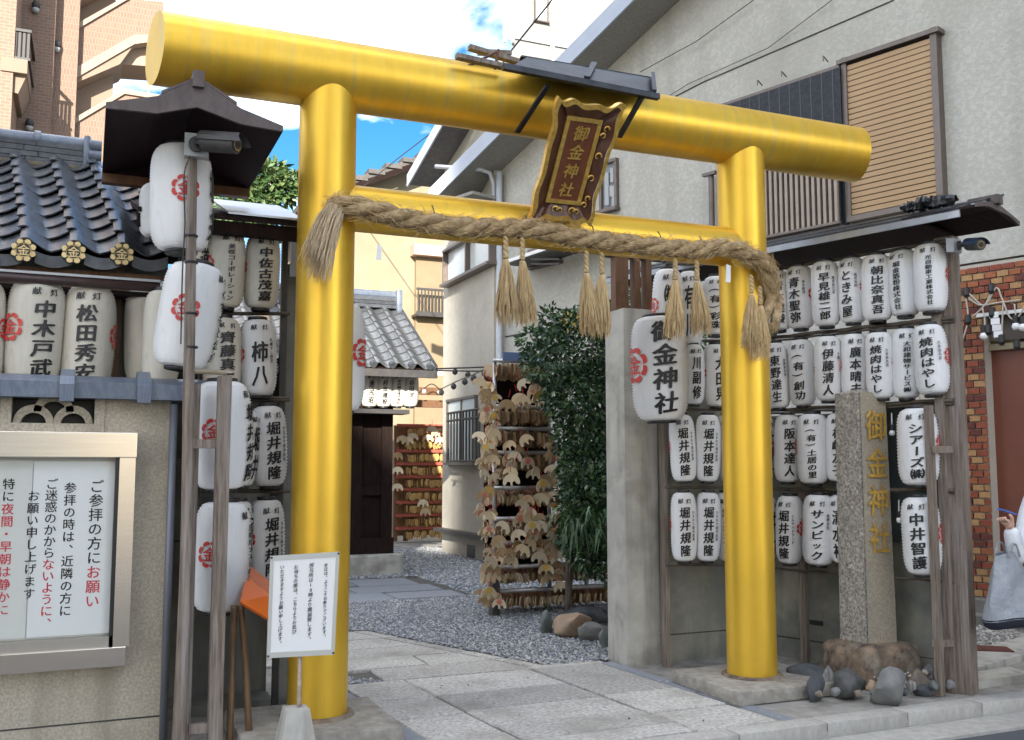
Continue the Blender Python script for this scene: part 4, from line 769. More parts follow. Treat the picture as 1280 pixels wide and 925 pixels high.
for i in range(240):
    p = Vector((f.uniform(4.92, 5.42), f.uniform(5.13, 5.34), 0.06 + f.uniform(0, 0.05))); s = f.uniform(0.008, 0.024); mb.rock(p, (s, s * 0.8, s * 0.7), i, 1)
me_ = part('pebbles', mb, gmat('mixed_pebbles', [(0.35, 0.32, 0.28), (0.2, 0.2, 0.2), (0.5, 0.47, 0.42), (0.12, 0.12, 0.13), (0.42, 0.33, 0.24)]), None, smooth=50); tag(me_, 'mixed pebbles filling the rock ring at the pillar foot', 'pebbles', kind='stuff')
solo('mortar_bed', MB().rock((5.17, 5.30, -0.02), (0.46, 0.30, 0.085), 77, 3, rough=0.06), MATS['worn_concrete'], 'lumpy mortar bed under the ring of rocks at the carved pillar', 'mortar', smooth=True)
# ------------------------------------------------------------------ big stucco building on the right
def wu(p): return (Vector(p) - W0).dot(BD)
def Wp(u, z, off=0.0): v = W0 + BD * u + BN * off; return Vector((v.x, v.y, z))
bd = root('stucco_building', (8.2, 7.2, 0), 'large grey stucco house with gable roof, louvred shutter and latticed window behind the rack', 'house')
uc = wu(onW(628, 212)); rz = lambda u: 7.71 - 0.41 * (u - 3.70)
ridge_u = -1.5
zlow = 3.56
pts = [Wp(uc, -0.03), Wp(uc, rz(uc)), Wp(ridge_u, rz(ridge_u)), Wp(-9, rz(ridge_u) - 3.0), Wp(-9, zlow), Wp(0.62, zlow), Wp(0.62, -0.03)]
part('gable_wall', MB().poly(pts, -BN * 5.0), STUCCO, bd)
RIB = mat('blue_grey_fascia', (0.42, 0.47, 0.56), (0.38, 0.43, 0.52), rough=0.4, scale=4)
SOF = mat('grey_soffit', (0.30, 0.295, 0.27), (0.24, 0.235, 0.215), rough=0.9, scale=25, bump=0.2)
ul = uc + 1.1; o = 0.62
part('roof_slope', MB().quadslab([Wp(ul, rz(ul) + 0.02, o), Wp(ridge_u, rz(ridge_u) + 0.02, o), Wp(ridge_u, rz(ridge_u) + 0.02, -5), Wp(ul, rz(ul) + 0.02, -5)], (0, 0, 0.2)), mat('roofing', (0.10, 0.10, 0.11), (0.14, 0.14, 0.15), rough=0.8), bd)
part('roof_slope', MB().quadslab([Wp(ridge_u, rz(ridge_u) + 0.02, o), Wp(-9, rz(ridge_u) - 3.06, o), Wp(-9, rz(ridge_u) - 3.06, -5), Wp(ridge_u, rz(ridge_u) + 0.02, -5)], (0, 0, 0.2)), MATS['roofing'], bd)
part('fascia', MB().quadslab([Wp(ul, rz(ul) - 0.02, o), Wp(ridge_u, rz(ridge_u) - 0.02, o), Wp(ridge_u, rz(ridge_u) + 0.24, o), Wp(ul, rz(ul) + 0.24, o)], BN * 0.03), RIB, bd)
part('soffit', MB().quadslab([Wp(ul, rz(ul) - 0.005, o), Wp(ridge_u, rz(ridge_u) - 0.005, o), Wp(ridge_u, rz(ridge_u) - 0.005, -0.02), Wp(ul, rz(ul) - 0.005, -0.02)], (0, 0, 0.02)), SOF, bd)
part('eave_end', MB().obox(Wp(uc, rz(ul) - 0.06, -0.05), BD * 1.1, BN * 0.66, (0, 0, 0.05)), SOF, bd)
for (x0, y0), (x1, y1) in (((640, 420), (830, 403)), ((612, 300), (700, 215)), ((700, 217), (1117, 0))): 
    p, q = onW(x0, y0, 0.012), onW(x1, y1, 0.012)
part('wall_joint', MB().tube([onW(700, 195, 0.006), onW(880, 102, 0.006), onW(1117, 0, 0.006)], 0.008, 6), DARK, bd)
part('cable', MB().tube([onW(700, 205, 0.05), onW(860, 105, 0.05), onW(960, 60, 0.05), onW(1040, 0, 0.05)], 0.005, 6), BLACK, bd)
part('cable', MB().tube([onW(800, 90, 0.08), onW(870, 52, 0.08), onW(942, 0, 0.08)], 0.006, 6), BLACK, bd)
for yy in (391, 470): part('wall_joint', MB().tube([onW(632, yy + 30, 0.003), onW(760, yy + 6, 0.003)], 0.012, 6), DARK, bd)
DP = mat('grey_pvc_pipe', (0.50, 0.53, 0.58), (0.46, 0.49, 0.54), rough=0.4)
p = onW(624, 300, 0.1); part('downpipe', MB().tube([(p.x, p.y, 0), (p.x, p.y, onW(624, 216, 0.1).z)], 0.05, 12), DP, bd, smooth=True)
p2 = onW(614, 213, 0.12); part('downpipe', MB().tube([onW(545, 208, 0.5), onW(600, 212, 0.4), onW(612, 216, 0.2), onW(617, 230, 0.12), onW(618, 260, 0.12)], 0.035, 10), DP, bd, smooth=True)
# louvred shutter
BRZ = mat('bronze_aluminium', (0.13, 0.105, 0.09), (0.16, 0.13, 0.115), rough=0.4, metal=0.4)
LOUV = mat('tan_louvre', (0.46, 0.305, 0.165), (0.42, 0.275, 0.15), rough=0.5, metal=0.1, scale=3)
u0, u1 = wu(onW(1174, 150)), wu(onW(1066, 150)); z0, z1 = 4.26, 6.03
sh = root('louvred_shutter', Wp(u0, z0), 'tan louvred shutter in a bronze frame on the upper stucco wall', 'shutter')
part('backing', MB().obox(Wp(u0, z0, 0.002), BD * (u1 - u0), BN * 0.03, (0, 0, z1 - z0)), DARK, sh)
n = 27; st = (z1 - z0 - 0.04) / n
ls = MB().box((0, 0.0, 0), (1, 0.02, st * 0.80)).mesh('slat', LOUV)
for i in range(n):
    ob = inst('slat', ls, sh, BN * 0.085 + Vector((0, 0, 0.02 + i * st)), (0, 0, math.atan2(BD.y, BD.x)), (u1 - u0, 1, 1))
    ob.location = (BD * 0 + BN * 0.075) + Vector((0, 0, 0.02 + (i + 0.05) * st)); ob.rotation_euler.x = R(-8)
for uu, ww in ((u0 - 0.06, 0.07), (u1 - 0.005, 0.06)): part('frame', MB().obox(Wp(uu, z0 - 0.05, 0.0), BD * ww, BN * 0.12, (0, 0, z1 - z0 + 0.12)), BRZ, sh)
part('frame', MB().obox(Wp(u0 - 0.1, z1, 0.0), BD * (u1 - u0 + 0.2), BN * 0.15, (0, 0, 0.05)), BRZ, sh); part('frame', MB().obox(Wp(u0 - 0.06, z0 - 0.06, 0.0), BD * (u1 - u0 + 0.1), BN * 0.14, (0, 0, 0.06)), BRZ, sh)
# latticed window with dark blind
u2, u3 = u1 + 0.07, wu(onW(917, 150)); lw = root('latticed_window', Wp(u2, 4.2), 'wide upper window with vertical bronze bars and a black reed blind, left of the shutter', 'window')
part('glass', MB().obox(Wp(u2, 4.2, 0.01), BD * (u3 - u2), BN * 0.02, (0, 0, 1.8)), mat('dark_window_glass', (0.02, 0.022, 0.026), rough=0.12), lw)
part('frame', MB().obox(Wp(u2, 5.98, 0.0), BD * (u3 - u2 + 0.1), BN * 0.14, (0, 0, 0.05)), BRZ, lw); part('frame', MB().obox(Wp(u2, 4.13, 0.0), BD * (u3 - u2 + 0.1), BN * 0.16, (0, 0, 0.05)), BRZ, lw); part('frame', MB().obox(Wp(u3 + 0.02, 4.13, 0.0), BD * 0.05, BN * 0.14, (0, 0, 1.86)), BRZ, lw)
nb = 22; bar = MB().box((-0.018, -0.02, 0), (0.018, 0.02, 1.0)).mesh('bar', mat('bronze_bar', (0.27, 0.21, 0.17), (0.31, 0.25, 0.20), rough=0.4, metal=0.2))
for i in range(nb): inst('bar', bar, lw, BD * ((i + 0.5) * (u3 - u2) / nb) + BN * 0.22, (0, 0, math.atan2(BD.y, BD.x)))
part('bar_rail', MB().obox(Wp(u2, 5.2, 0.19), BD * (u3 - u2), BN * 0.05, (0, 0, 0.03)), BRZ, lw); part('bar_rail', MB().obox(Wp(u2, 4.18, 0.19), BD * (u3 - u2), BN * 0.05, (0, 0, 0.03)), BRZ, lw)
mb = MB()
for i in range(90): mb.obox(Wp(u2 - 0.02, 5.2 + i * 0.0088, 0.15), BD * (u3 - u2 + 0.05), BN * 0.004, (0, 0, 0.0065))
part('reed_blind', mb, mat('black_reed', (0.02, 0.022, 0.03), (0.04, 0.045, 0.055), rough=0.6, scale=20), lw, kind='stuff')
for i in range(11): part('blind_cord', MB().obox(Wp(u2 + (i + 0.5) * (u3 - u2) / 11, 5.2, 0.155), BD * 0.008, BN * 0.003, (0, 0, 0.79)), mat('grey_cord', (0.10, 0.11, 0.14)), lw)
for x in (953, 983, 1035): p = onW(x, 96 - (x - 983) * 0.36, 0.1); part('hook', MB().tube([p, p + BN * 0.1 + Vector((0, 0, 0.04)), p + BN * 0.1 - Vector((0, 0, 0.02))], 0.008, 5), BRZ, lw)
# ornamental window behind the tablet, and small ones
def wwin(x0, x1, y0, y1, label, plane=onW, pane='pale_glass', off=0.06, mull=1, d=BD, nn=BN, par=None):
    a = plane((x0 + x1) / 2, y0); b = plane((x0 + x1) / 2, y1); p = plane(x0, (y0 + y1) / 2); q = plane(x1, (y0 + y1) / 2); L = (Vector((q.x - p.x, q.y - p.y, 0))); h = a.z - b.z
    t = root('window', (p.x, p.y, b.z), label, 'window'); o_ = Vector((p.x, p.y, b.z)); e = 0.045; dd = L.normalized()
    part('pane', MB().obox(o_ + nn * 0.012, L, nn * 0.01, (0, 0, h)), MATS[pane], t)
    part('frame', MB().obox(o_ - dd * e, dd * e, nn * off, (0, 0, h)), BRZ, t); part('frame', MB().obox(o_ + L, dd * e, nn * off, (0, 0, h)), BRZ, t)
    part('frame', MB().obox(o_ - dd * e + Vector((0, 0, h)), L + dd * 2 * e, nn * (off + 0.01), (0, 0, e)), BRZ, t); part('sill', MB().obox(o_ - dd * (e + 0.02) - Vector((0, 0, e)), L + dd * (2 * e + 0.04), nn * (off + 0.05), (0, 0, e)), BRZ, t)
    for i in range(mull): part('mullion', MB().obox(o_ + L * ((i + 1) / (mull + 1)) - dd * 0.02, dd * 0.04, nn * (off - 0.01), (0, 0, h)), BRZ, t)
    return t
mat('pale_glass', (0.30, 0.36, 0.38), (0.50, 0.55, 0.55), rough=0.15, scale=1.5); mat('curtain_glass', (0.62, 0.66, 0.66), (0.5, 0.55, 0.56), rough=0.2, scale=1.2); mat('grey_screen', (0.17, 0.19, 0.21), (0.20, 0.22, 0.24), rough=0.5)
w1 = wwin(755, 771, 205, 262, 'narrow window with pale interlocking ornament directly right of the name tablet', pane='grey_screen', mull=0)
for (x, y, w_, h_) in ((757, 215, 5, 42), (764, 210, 4, 18), (763, 232, 6, 14), (766, 246, 3, 14)): p = onW(x, y + h_, 0.03); q = onW(x + w_, y + h_, 0.03); part('ornament', MB().obox(p, q - p, BN * 0.02, (0, 0, h_ / F_PX * fwd(p))), GREYP, w1)
wwin(666, 700, 312, 330, 'upper window under the straw tassels, half hidden by the lower gold beam', mull=1)
aw = root('window_awning', onW(720, 320), 'small dark awning roof sticking out of the stucco wall under the gold beam', 'awning')
a, b = onW(664, 335, 0.05), onW(775, 300, 0.05); part('awning_roof', MB().quadslab([a, b, b + BN * 0.5 - Vector((0, 0, 0.02)), a + BN * 0.5 - Vector((0, 0, 0.02))], (0, 0, 0.06)), DARK, aw); part('awning_edge', MB().obox(a + BN * 0.5, b - a, BN * 0.02, (0, 0, 0.05)), WHITE, aw)
vp_ = onW(889, 220, 0.1); part('wall_pipe', MB().tube([vp_, vp_ - Vector((0, 0, 1.3))], 0.035, 10), BRZ, bd); part('pipe_cap', MB().obox(vp_ - BD * 0.1, BD * 0.2, BN * 0.06, (0, 0, 0.04)), BRZ, bd)
for i in range(2): part('awning_slat', MB().obox(onW(665, 325 + i * 6, 0.5), onW(700, 325 + i * 6, 0.5) - onW(665, 325 + i * 6, 0.5), (0, 0, 0.02), BN * 0.02), DARK, aw)
# lower block with the lit strip, farther in the yard
fx = 5.80; corner_y = onW(628, 400).y; fy0, fy1 = corner_y + 0.02, onX(553, 600, fx).y
fb = root('rear_stucco_block', (fx, 15, 0), 'narrow cream stucco wing at the back of the yard, far edge in sun', 'house wing')
ft = onX(590, 207, fx).z + 0.25
part('wall', MB().box((fx, fy0, -0.03), (fx + 3.0, fy1, ft + 0.9)), mat('cream_stucco', (0.50, 0.475, 0.41), (0.44, 0.42, 0.36), rough=0.95, scale=10, bump=0.5, bscale=60, c3=(0.36, 0.345, 0.30), s3=0.8, bdist=0.005), fb)
za, zb_ = onX(540, 241, fx - 0.5).z, onX(580, 217, fx - 0.5)
part('roof_slope', MB().quadslab([(fx - 0.5, fy0 - 0.1, ft + 0.75), (fx - 0.5, fy1 + 0.6, ft - 0.1), (fx + 3.2, fy1 + 0.6, ft - 0.1), (fx + 3.2, fy0 - 0.1, ft + 0.75)], (0, 0, 0.12)), MATS['roofing'], fb)
part('fascia', MB().quadslab([(fx - 0.5, fy0 - 0.1, ft + 0.7), (fx - 0.5, fy1 + 0.6, ft - 0.15), (fx - 0.5, fy1 + 0.6, ft + 0.08), (fx - 0.5, fy0 - 0.1, ft + 0.93)], (-0.03, 0, 0)), RIB, fb)
part('base_ledge', MB().box((fx - 0.16, fy0 + 0.1, onX(590, 667, fx).z - 0.04), (fx, fy1, onX(590, 667, fx).z + 0.02)), DARK, fb)
part('vent', MB().box((fx - 0.006, onX(594, 680, fx).y, 0.02), (fx + 0.02, onX(584, 680, fx).y, 0.22)), BLACK, fb)
pX = lambda x, y: onX(x, y, fx); nX = Vector((-1, 0, 0))
wwin(562, 619, 300, 342, 'sliding window with pale curtain high on the rear stucco wing', plane=pX, pane='curtain_glass', nn=nX, off=0.12)
w2 = wwin(562, 596, 500, 578, 'ground floor window of the rear wing behind black bars', plane=pX, pane='curtain_glass', nn=nX, off=0.05, mull=1)
a, b = onX(560, 578, fx - 0.22), onX(599, 578, fx - 0.22)
for i in range(11):
    p = a.lerp(b, i / 10); part('bar', MB().box((p.x - 0.012, p.y - 0.014, a.z), (p.x + 0.012, p.y + 0.014, onX(577, 514, fx - 0.22).z)), DARK, w2)
for yy in (514, 524, 576): p, q = onX(559, yy + 1, fx - 0.22), onX(600, yy - 1, fx - 0.22); q.z = p.z = (p.z + q.z) / 2; part('bar_rail', MB().tube([p, q], 0.02, 6), DARK, w2)
# ------------------------------------------------------------------ brick shopfront at the right edge
shop = root('brick_shopfront', Wp(0, 0), 'red and tan brick shopfront with a brown panel at the right edge', 'shop')
cu0, cu1 = wu(onW(1236, 560)), wu(onW(1198, 500)) + 0.1
MORT = mat('pale_mortar', (0.48, 0.44, 0.38), (0.42, 0.39, 0.34), rough=0.95, scale=30)
part('backing_wall', MB().obox(Wp(cu0, 0.0, -0.012), BD * (cu1 - cu0 + 0.6), -BN * 0.25, (0, 0, 3.54)), MORT, shop)
lz = onW(1240, 368).z
part('lintel_backing', MB().obox(Wp(-9, 3.02, -0.012), BD * (cu0 + 9), -BN * 0.25, (0, 0, 0.52)), MORT, shop)
part('lintel_trim', MB().obox(Wp(-9, 2.99, 0.0), BD * (cu0 + 9.05), BN * 0.03, (0, 0, 0.035)), WHITE, shop)
BRK = [mat('brick_' + n, c, tuple(x * 0.8 for x in c), rough=0.75, scale=12, bump=0.2, rand=0.1) for n, c in (('red', (0.27, 0.065, 0.03)), ('orange', (0.33, 0.105, 0.04)), ('tan', (0.42, 0.235, 0.10)), ('dark', (0.13, 0.033, 0.022)))]
bl, bh = 0.118, 0.069; bms = [MB().bevbox((0, 0.0, 0), (1, 0.02, bh - 0.013), 0.003).mesh('brick', m_) for m_ in BRK]
f = random.Random(12); rot = math.atan2(BD.y, BD.x)
def bricks(ua, ub, za, zb):
    nr = int(round((zb - za) / bh))
    for r_ in range(nr):
        u = ua - (0.5 * bl if r_ % 2 else 0)
        while u < ub - 0.02:
            s, e = max(u, ua), min(u + bl - 0.013, ub)
            if e - s > 0.03:
                q = Wp(s, za + r_ * bh, 0.004) - shop.location; ob = inst('brick', f.choices(bms, (5, 3, 3, 2))[0], shop, q, (0, 0, rot), (e - s, 1, 1))
            u += bl
bricks(cu0, cu1, 0.22, 3.03); bricks(-1.0, cu1, 3.03, 3.53)
part('plinth', MB().obox(Wp(-9, -0.03, 0.25), BD * (cu1 + 9), -BN * 0.5, (0, 0, 0.24)), CONCD, shop)
part('step', MB().obox(Wp(-9, -0.03, 0.5), BD * (cu1 + 8.8), -BN * 0.3, (0, 0, 0.12)), CONCD, shop)
part('brown_panel', MB().obox(Wp(-9, 0.2, -0.16), BD * (cu0 + 9.0), -BN * 0.05, (0, 0, onP(1250, 438, W0 - BN * 0.16, BN).z - 0.2)), mat('red_brown_panel', (0.15, 0.045, 0.025), (0.18, 0.058, 0.032), rough=0.45, scale=2), shop)
zc_ = onP(1250, 438, W0 - BN * 0.16, BN).z
part('window_sill', MB().obox(Wp(-9, zc_, -0.10), BD * (cu0 + 9), -BN * 0.1, (0, 0, 0.06)), mat('tan_sill', (0.33, 0.27, 0.18), rough=0.6), shop)
part('shop_glass', MB().obox(Wp(-9, zc_, -0.18), BD * (cu0 + 9), -BN * 0.02, (0, 0, 3.03 - zc_)), mat('shop_dark_glass', (0.03, 0.03, 0.03), (0.06, 0.055, 0.05), rough=0.1, scale=1), shop)
part('olive_blind', MB().obox(Wp(wu(onW(1258, 400)), zc_ + 0.02, -0.165), BD * (cu0 - wu(onW(1258, 400))), BN * 0.01, (0, 0, 0.50)), mat('olive_cloth', (0.24, 0.21, 0.09), (0.20, 0.17, 0.07), rough=0.8), shop)
part('blind_box', MB().obox(Wp(-9, 2.75, -0.17), BD * (cu0 + 9), BN * 0.05, (0, 0, 0.27)), mat('brown_grey_board', (0.14, 0.12, 0.10)), shop)
sw = root('string_of_bulbs', Wp(0.2, 2.9, 0.1), 'tangled pale cable with bulbs draped over the brick shopfront window', 'string lights')
CAB = mat('pale_cable', (0.48, 0.44, 0.38), rough=0.6)
def cable(pp, off, m_=CAB, r=0.008, par=None, name='cable'): return part(name, MB().tube(spline([onW(x, y, off) for x, y in pp], 6), r, 6), m_, par, smooth=True)
for pp in ([(1203, 480), (1200, 440), (1210, 400), (1208, 366), (1230, 382), (1245, 360), (1252, 372), (1262, 396), (1272, 397), (1285, 375)], [(1206, 368), (1224, 381), (1250, 378), (1275, 375)], [(1216, 396), (1232, 380), (1240, 362)], [(1228, 385), (1231, 400), (1230, 418)], [(1254, 375), (1253, 400), (1252, 423)], [(1268, 380), (1270, 400), (1270, 412)]): cable(pp, 0.12, par=sw)
for x, y in ((1230, 420), (1270, 408), (1279, 409)): p = onW(x, y, 0.12); part('bulb', MB().lathe([(0.005, -0.04), (0.03, -0.03), (0.04, 0), (0.028, 0.03)], 14, p), WHITE, sw, smooth=True); part('socket', MB().lathe([(0.028, 0.03), (0.03, 0.10), (0.012, 0.11)], 12, p), BLACK, sw)
for x, y in ((1210, 399), (1235, 412), (1240, 390), (1252, 424), (1271, 430), (1208, 365), (1239, 360)): p = onW(x, y, 0.12); part('socket', MB().lathe([(0.02, -0.06), (0.032, -0.03), (0.03, 0.04), (0.012, 0.05)], 12, p), BLACK, sw)
sp2 = root('paper_chain', onW(1240, 410, 0.13), 'chain of folded white paper pieces hanging among the bulbs at the brick shopfront', 'paper chain')
for i in range(4): p = onW(1237 + i * 1.8, 398 + i * 8, 0.13); part('paper', MB().obox(p, BD * -0.085, BN * 0.004, (0.0, 0, 0.06)), PAPER, sp2)
for i, (a, b, c, d) in enumerate((((1217, 812), (1280, 795), (1290, 815), (1219, 835)), ((1217, 840), (1262, 833), (1290, 842), (1217, 852)))):
    solo('stepping_slab', MB().poly([onG(*q, 0.05) for q in (a, b, c, d)], (0, 0, -0.07)), CONC, ('upper' if i == 0 else 'lower') + ' pale concrete slab on the ground right of the end post', 'slab')
solo('rusty_plate', MB().poly([onG(*q, 0.06) for q in ((1217, 812), (1268, 814), (1258, 808), (1217, 806))], (0, 0, -0.02)), mat('rust_red_plate', (0.10, 0.03, 0.02), rough=0.7), 'low reddish brown plate lying on the gravel by the brick shopfront', 'plate')
# ------------------------------------------------------------------ left wall, coping, vent, notice board
YW = 5.80; XE = onY(210, 600, YW).x; zc = 1.86
lw_ = root('plaster_wall', (-0.2, 5.9, 0), 'rough beige plaster wall with tile coping at the left edge', 'wall')
vx0, vx1 = onY(14, 520, YW).x, onY(118, 520, YW).x; vz0, vz1 = onY(60, 529, YW).z, onY(60, 491, YW).z
mb = MB(); mb.box((-4, YW, -0.05), (XE, YW + 0.16, vz0)); mb.box((-4, YW, vz1), (XE, YW + 0.16, zc)); mb.box((-4, YW, vz0), (vx0, YW + 0.16, vz1)); mb.box((vx1, YW, vz0), (XE, YW + 0.16, vz1))
part('wall_face', mb, PLAST, lw_)
fz_ = 0.02; part('frame', MB().box((vx0 - 0.05, YW - 0.012, vz0 - 0.05), (vx1 + 0.05, YW, vz0)), PLAST, lw_)
for a, b in ((vx0 - 0.05, vx0), (vx1, vx1 + 0.05)): part('frame', MB().box((a, YW - 0.012, vz0), (b, YW, vz1)), PLAST, lw_)
lat = MB(); h_ = (vz1 - vz0) / 2; wv = (vx1 - vx0)
def arc(cx, cz, r): 
    mb = MB(); vs = []; fs = []; n = 14
    for i in range(n + 1):
        a = math.pi * i / n
        for q in (r, r * 0.62):
            for y in (YW + 0.02, YW + 0.10): vs.append((cx + q * math.cos(a), y, cz + min(q, vz1 - cz) * math.sin(a) * (1 if q == r else 0.92)))
    for i in range(n):
        k = i * 4; fs += [(k, k + 4, k + 6, k + 2), (k + 2, k + 6, k + 7, k + 3), (k + 1, k + 3, k + 7, k + 5), (k, k + 1, k + 5, k + 4)]
    mb.add(vs, fs); return mb
rr_ = wv * 0.245
for cxx, czz in ((vx0 + wv * 0.26, vz0), (vx0 + wv * 0.74, vz0), (vx0 + wv * 0.5, vz0 + h_ * 0.78)): part('vent_arch', arc(cxx, czz, rr_), PLAST, lw_, smooth=40)
part('vent_back', MB().box((vx0 - 0.02, YW + 0.17, vz0 - 0.02), (vx1 + 0.02, YW + 0.19, vz1 + 0.02)), BLACK, lw_)
part('joint', MB().box((-4, YW - 0.002, 0.148), (XE, YW + 0.01, 0.156)), DARK, lw_)
part('wall_return', MB().box((XE - 0.03, YW + 0.16, -0.05), (XE, YW + 1.0, zc)), PLAST, lw_)
# coping tiles
cpz = zc; x = -1.6; tl = 0.375; s0 = onY(97, 480, YW - 0.1).x
mbt = MB(); n = 10; vs = []; fs = []
for e in (0, 1):
    for i in range(n + 1):
        a = i / n; y = -0.16 + 0.32 * a; z = 0.085 + 0.045 * math.sin(math.pi * a); vs.append((e, y, z))
    vs.append((e, 0.16, 0.0)); vs.append((e, -0.16, 0.0))
K = n + 3
for i in range(K): fs.append((i, i + K, (i + 1) % K + K, (i + 1) % K))
fs.append(tuple(range(K - 1, -1, -1))); fs.append(tuple(range(K, 2 * K)))
fs = [q[::-1] for q in fs]
ct = mbt.add(vs, fs).mesh('coping_tile', TILEB, 30)
mbc = MB(); vs = []; nn_ = 8
prof = [(-0.19, -0.02), (-0.195, 0.07), (-0.16, 0.115), (0, 0.165), (0.16, 0.115), (0.18, 0.0)]
collar = MB().add([(e, y, z) for e in (0, 1) for y, z in prof], [(i, (i + 1) % 6, (i + 1) % 6 + 6, i + 6) for i in range(6)] + [tuple(range(5, -1, -1)), tuple(range(6, 12))]).mesh('coping_collar', TILEB, 30)
X = s0 - 4 * tl * 1.05
while X < onY(262, 480, YW).x - 0.05:
    w_ = min(tl, onY(264, 480, YW).x - X)
    inst('coping_tile', ct, lw_, (X - lw_.location.x, YW + 0.06 - lw_.location.y, cpz), scale=(w_, 1, 1)); inst('coping_collar', collar, lw_, (X - 0.04 - lw_.location.x, YW + 0.06 - lw_.location.y, cpz), scale=(0.07, 1, 1)); X += tl * 1.02
XC = X
# notice board
nb_ = root('notice_board', (-0.3, 5.75, 0.45), 'stainless steel glazed notice board with a large printed notice on the plaster wall', 'notice board')
bx1 = onY(172, 541, 5.72).x; bz0, bz1 = onY(162, 831, 5.72).z, onY(172, 541, 5.72).z; bx0 = -1.35; e = 0.125
STL = mat('brushed_champagne_steel', (0.82, 0.75, 0.66), (0.76, 0.69, 0.60), rough=0.24, metal=1.0, scale=2, stretch=(1, 1, 30))
part('frame_top', MB().bevbox((bx0, 5.70, bz1 - 0.135), (bx1, 5.80, bz1), 0.004), STL, nb_); part('frame_bottom', MB().bevbox((bx0, 5.70, bz0), (bx1 - 0.02, 5.80, bz0 + 0.10), 0.004), STL, nb_)
part('frame_side', MB().box((bx1 - 0.085, 5.705, bz0 + 0.10), (bx1 - 0.005, 5.80, bz1 - 0.135)), STL, nb_); part('frame_side', MB().box((bx0, 5.705, bz0 + 0.10), (bx0 + 0.08, 5.80, bz1 - 0.135)), STL, nb_)
part('inner_ledge', MB().box((bx0 + 0.08, 5.72, bz0 + 0.10), (bx1 - 0.085, 5.79, bz0 + 0.155)), mat('grey_aluminium', (0.45, 0.42, 0.37), rough=0.35, metal=0.7), nb_)
part('inner_edge', MB().box((bx1 - 0.105, 5.72, bz0 + 0.10), (bx1 - 0.085, 5.79, bz1 - 0.135)), BLACK, nb_)
part('back_panel', MB().box((bx0 + 0.05, 5.785, bz0 + 0.05), (bx1 - 0.05, 5.797, bz1 - 0.05)), mat('cream_board', (0.62, 0.60, 0.55), rough=0.7), nb_)
px0, px1 = onY(37, 700, 5.776).x, onY(150, 700, 5.776).x
part('poster', MB().box((px0 - 0.0, 5.776, bz0 + 0.165), (px1, 5.781, bz1 - 0.155)), WHITE, nb_); part('poster', MB().box((px0 - 1.0, 5.777, bz0 + 0.165), (px0 - 0.004, 5.782, bz1 - 0.15)), mat('offwhite_poster', (0.68, 0.67, 0.63), rough=0.6), nb_)
RIN = mat('red_print', (0.62, 0.05, 0.07), rough=0.5); axx, azz = Vector((1, 0, 0)), Vector((0, 0, 1))
mk, mr_ = MB(), MB()
def colm(s, x, y0, y1, size, red=()):
    a = onY(x, y0, 5.774); b = onY(x, y1, 5.774); n = len(s); st_ = (a.z - b.z) / (n - 1)
    for i, ch in enumerate(s):
        vs_, fs_ = glyph(ch, 0.018, False); tgt = mr_ if i in red else mk; sz_ = size * fwd(a) / F_PX
        tgt.add([Vector((a.x + (px_) * sz_, 5.774 - l_ * 0.0003, a.z - i * st_ + py_ * sz_)) for px_, py_, l_ in vs_], fs_)
colm('ご参拝の方にお願い', 121, 608, 751, 17, (6, 7, 8)); colm('参拝の時は、近隣の方に', 88, 610, 763, 14.5); colm('ご迷惑のかからないように、', 65, 605, 778, 14.5, (7, 8, 9, 10, 11, 12)); colm('お願い申し上げます', 42, 620, 742, 14); colm('特に夜間・早朝は静かに', 11, 605, 762, 14.5, tuple(range(2, 11)))
part('lettering', mk, INK, nb_); part('red_lettering', mr_, RIN, nb_)
part('glass_pane', MB().box((bx0 + 0.08, 5.735, bz0 + 0.15), (bx1 - 0.10, 5.739, bz1 - 0.135)), glass('display_glass', (0.97, 0.98, 0.98), alpha=0.0), nb_)
# conduit and timber frame
solo('grey_conduit', MB().tube([(onY(211, 700, 5.74).x, 5.74, -0.05), (onY(211, 700, 5.74).x, 5.74, 1.84)], 0.021, 12), mat('grey_conduit_metal', (0.17, 0.18, 0.21), rough=0.5, metal=0.4), 'grey conduit running up the edge of the plaster wall', 'conduit', smooth=True)
lf = root('left_pole_frame', (0.55, 5.45, 0), 'weathered timber pole and square post frame carrying the large crest lanterns on the left', 'pole frame')
mb = MB(); pp = [onY(231, 925, 5.42), onY(233, 700, 5.42), onY(236, 480, 5.42), onY(239, 300, 5.42), onY(241, 172, 5.42)]; pp[0].z = -0.03; pp[0].x = pp[1].x - 0.01
part('tall_pole', MB().tube(spline(pp, 8), [0.037 - 0.013 * i / 32 for i in range(33)], 10), WOODG, lf, smooth=50)
a, b = onY(269, 600, 5.40).x, onY(286, 600, 5.40).x; part('square_post', MB().box((a, 5.38, -0.03), (b, 5.45, onY(277, 470, 5.4).z)), WOODG, lf)
a, b = onY(238, 600, 5.52).x, onY(247, 600, 5.52).x; part('side_board', MB().box((a, 5.50, 0.02), (b, 5.56, onY(240, 480, 5.5).z)), WOODG, lf)
for y in (552, 908): p, q = onY(236, y + 3, 5.43), onY(272, y - 1, 5.43); part('cross_piece', MB().box((p.x, 5.40, p.z - 0.022), (q.x, 5.44, p.z + 0.024)), WOODG, lf)
p, q = onY(238, 464, 5.5), onY(283, 466, 5.5); part('bamboo_arm', MB().tube([p, q], 0.013, 8), mat('bamboo', (0.36, 0.30, 0.2), (0.25, 0.2, 0.13), rough=0.5, scale=10), lf)
for y in (295, 328, 322 + 70, 434): p = onY(239, y, 5.42); part('binding_wire', MB().lathe([(0.034, -0.006), (0.036, 0), (0.034, 0.006)], 12, p, cap=False), BLACK, lf)
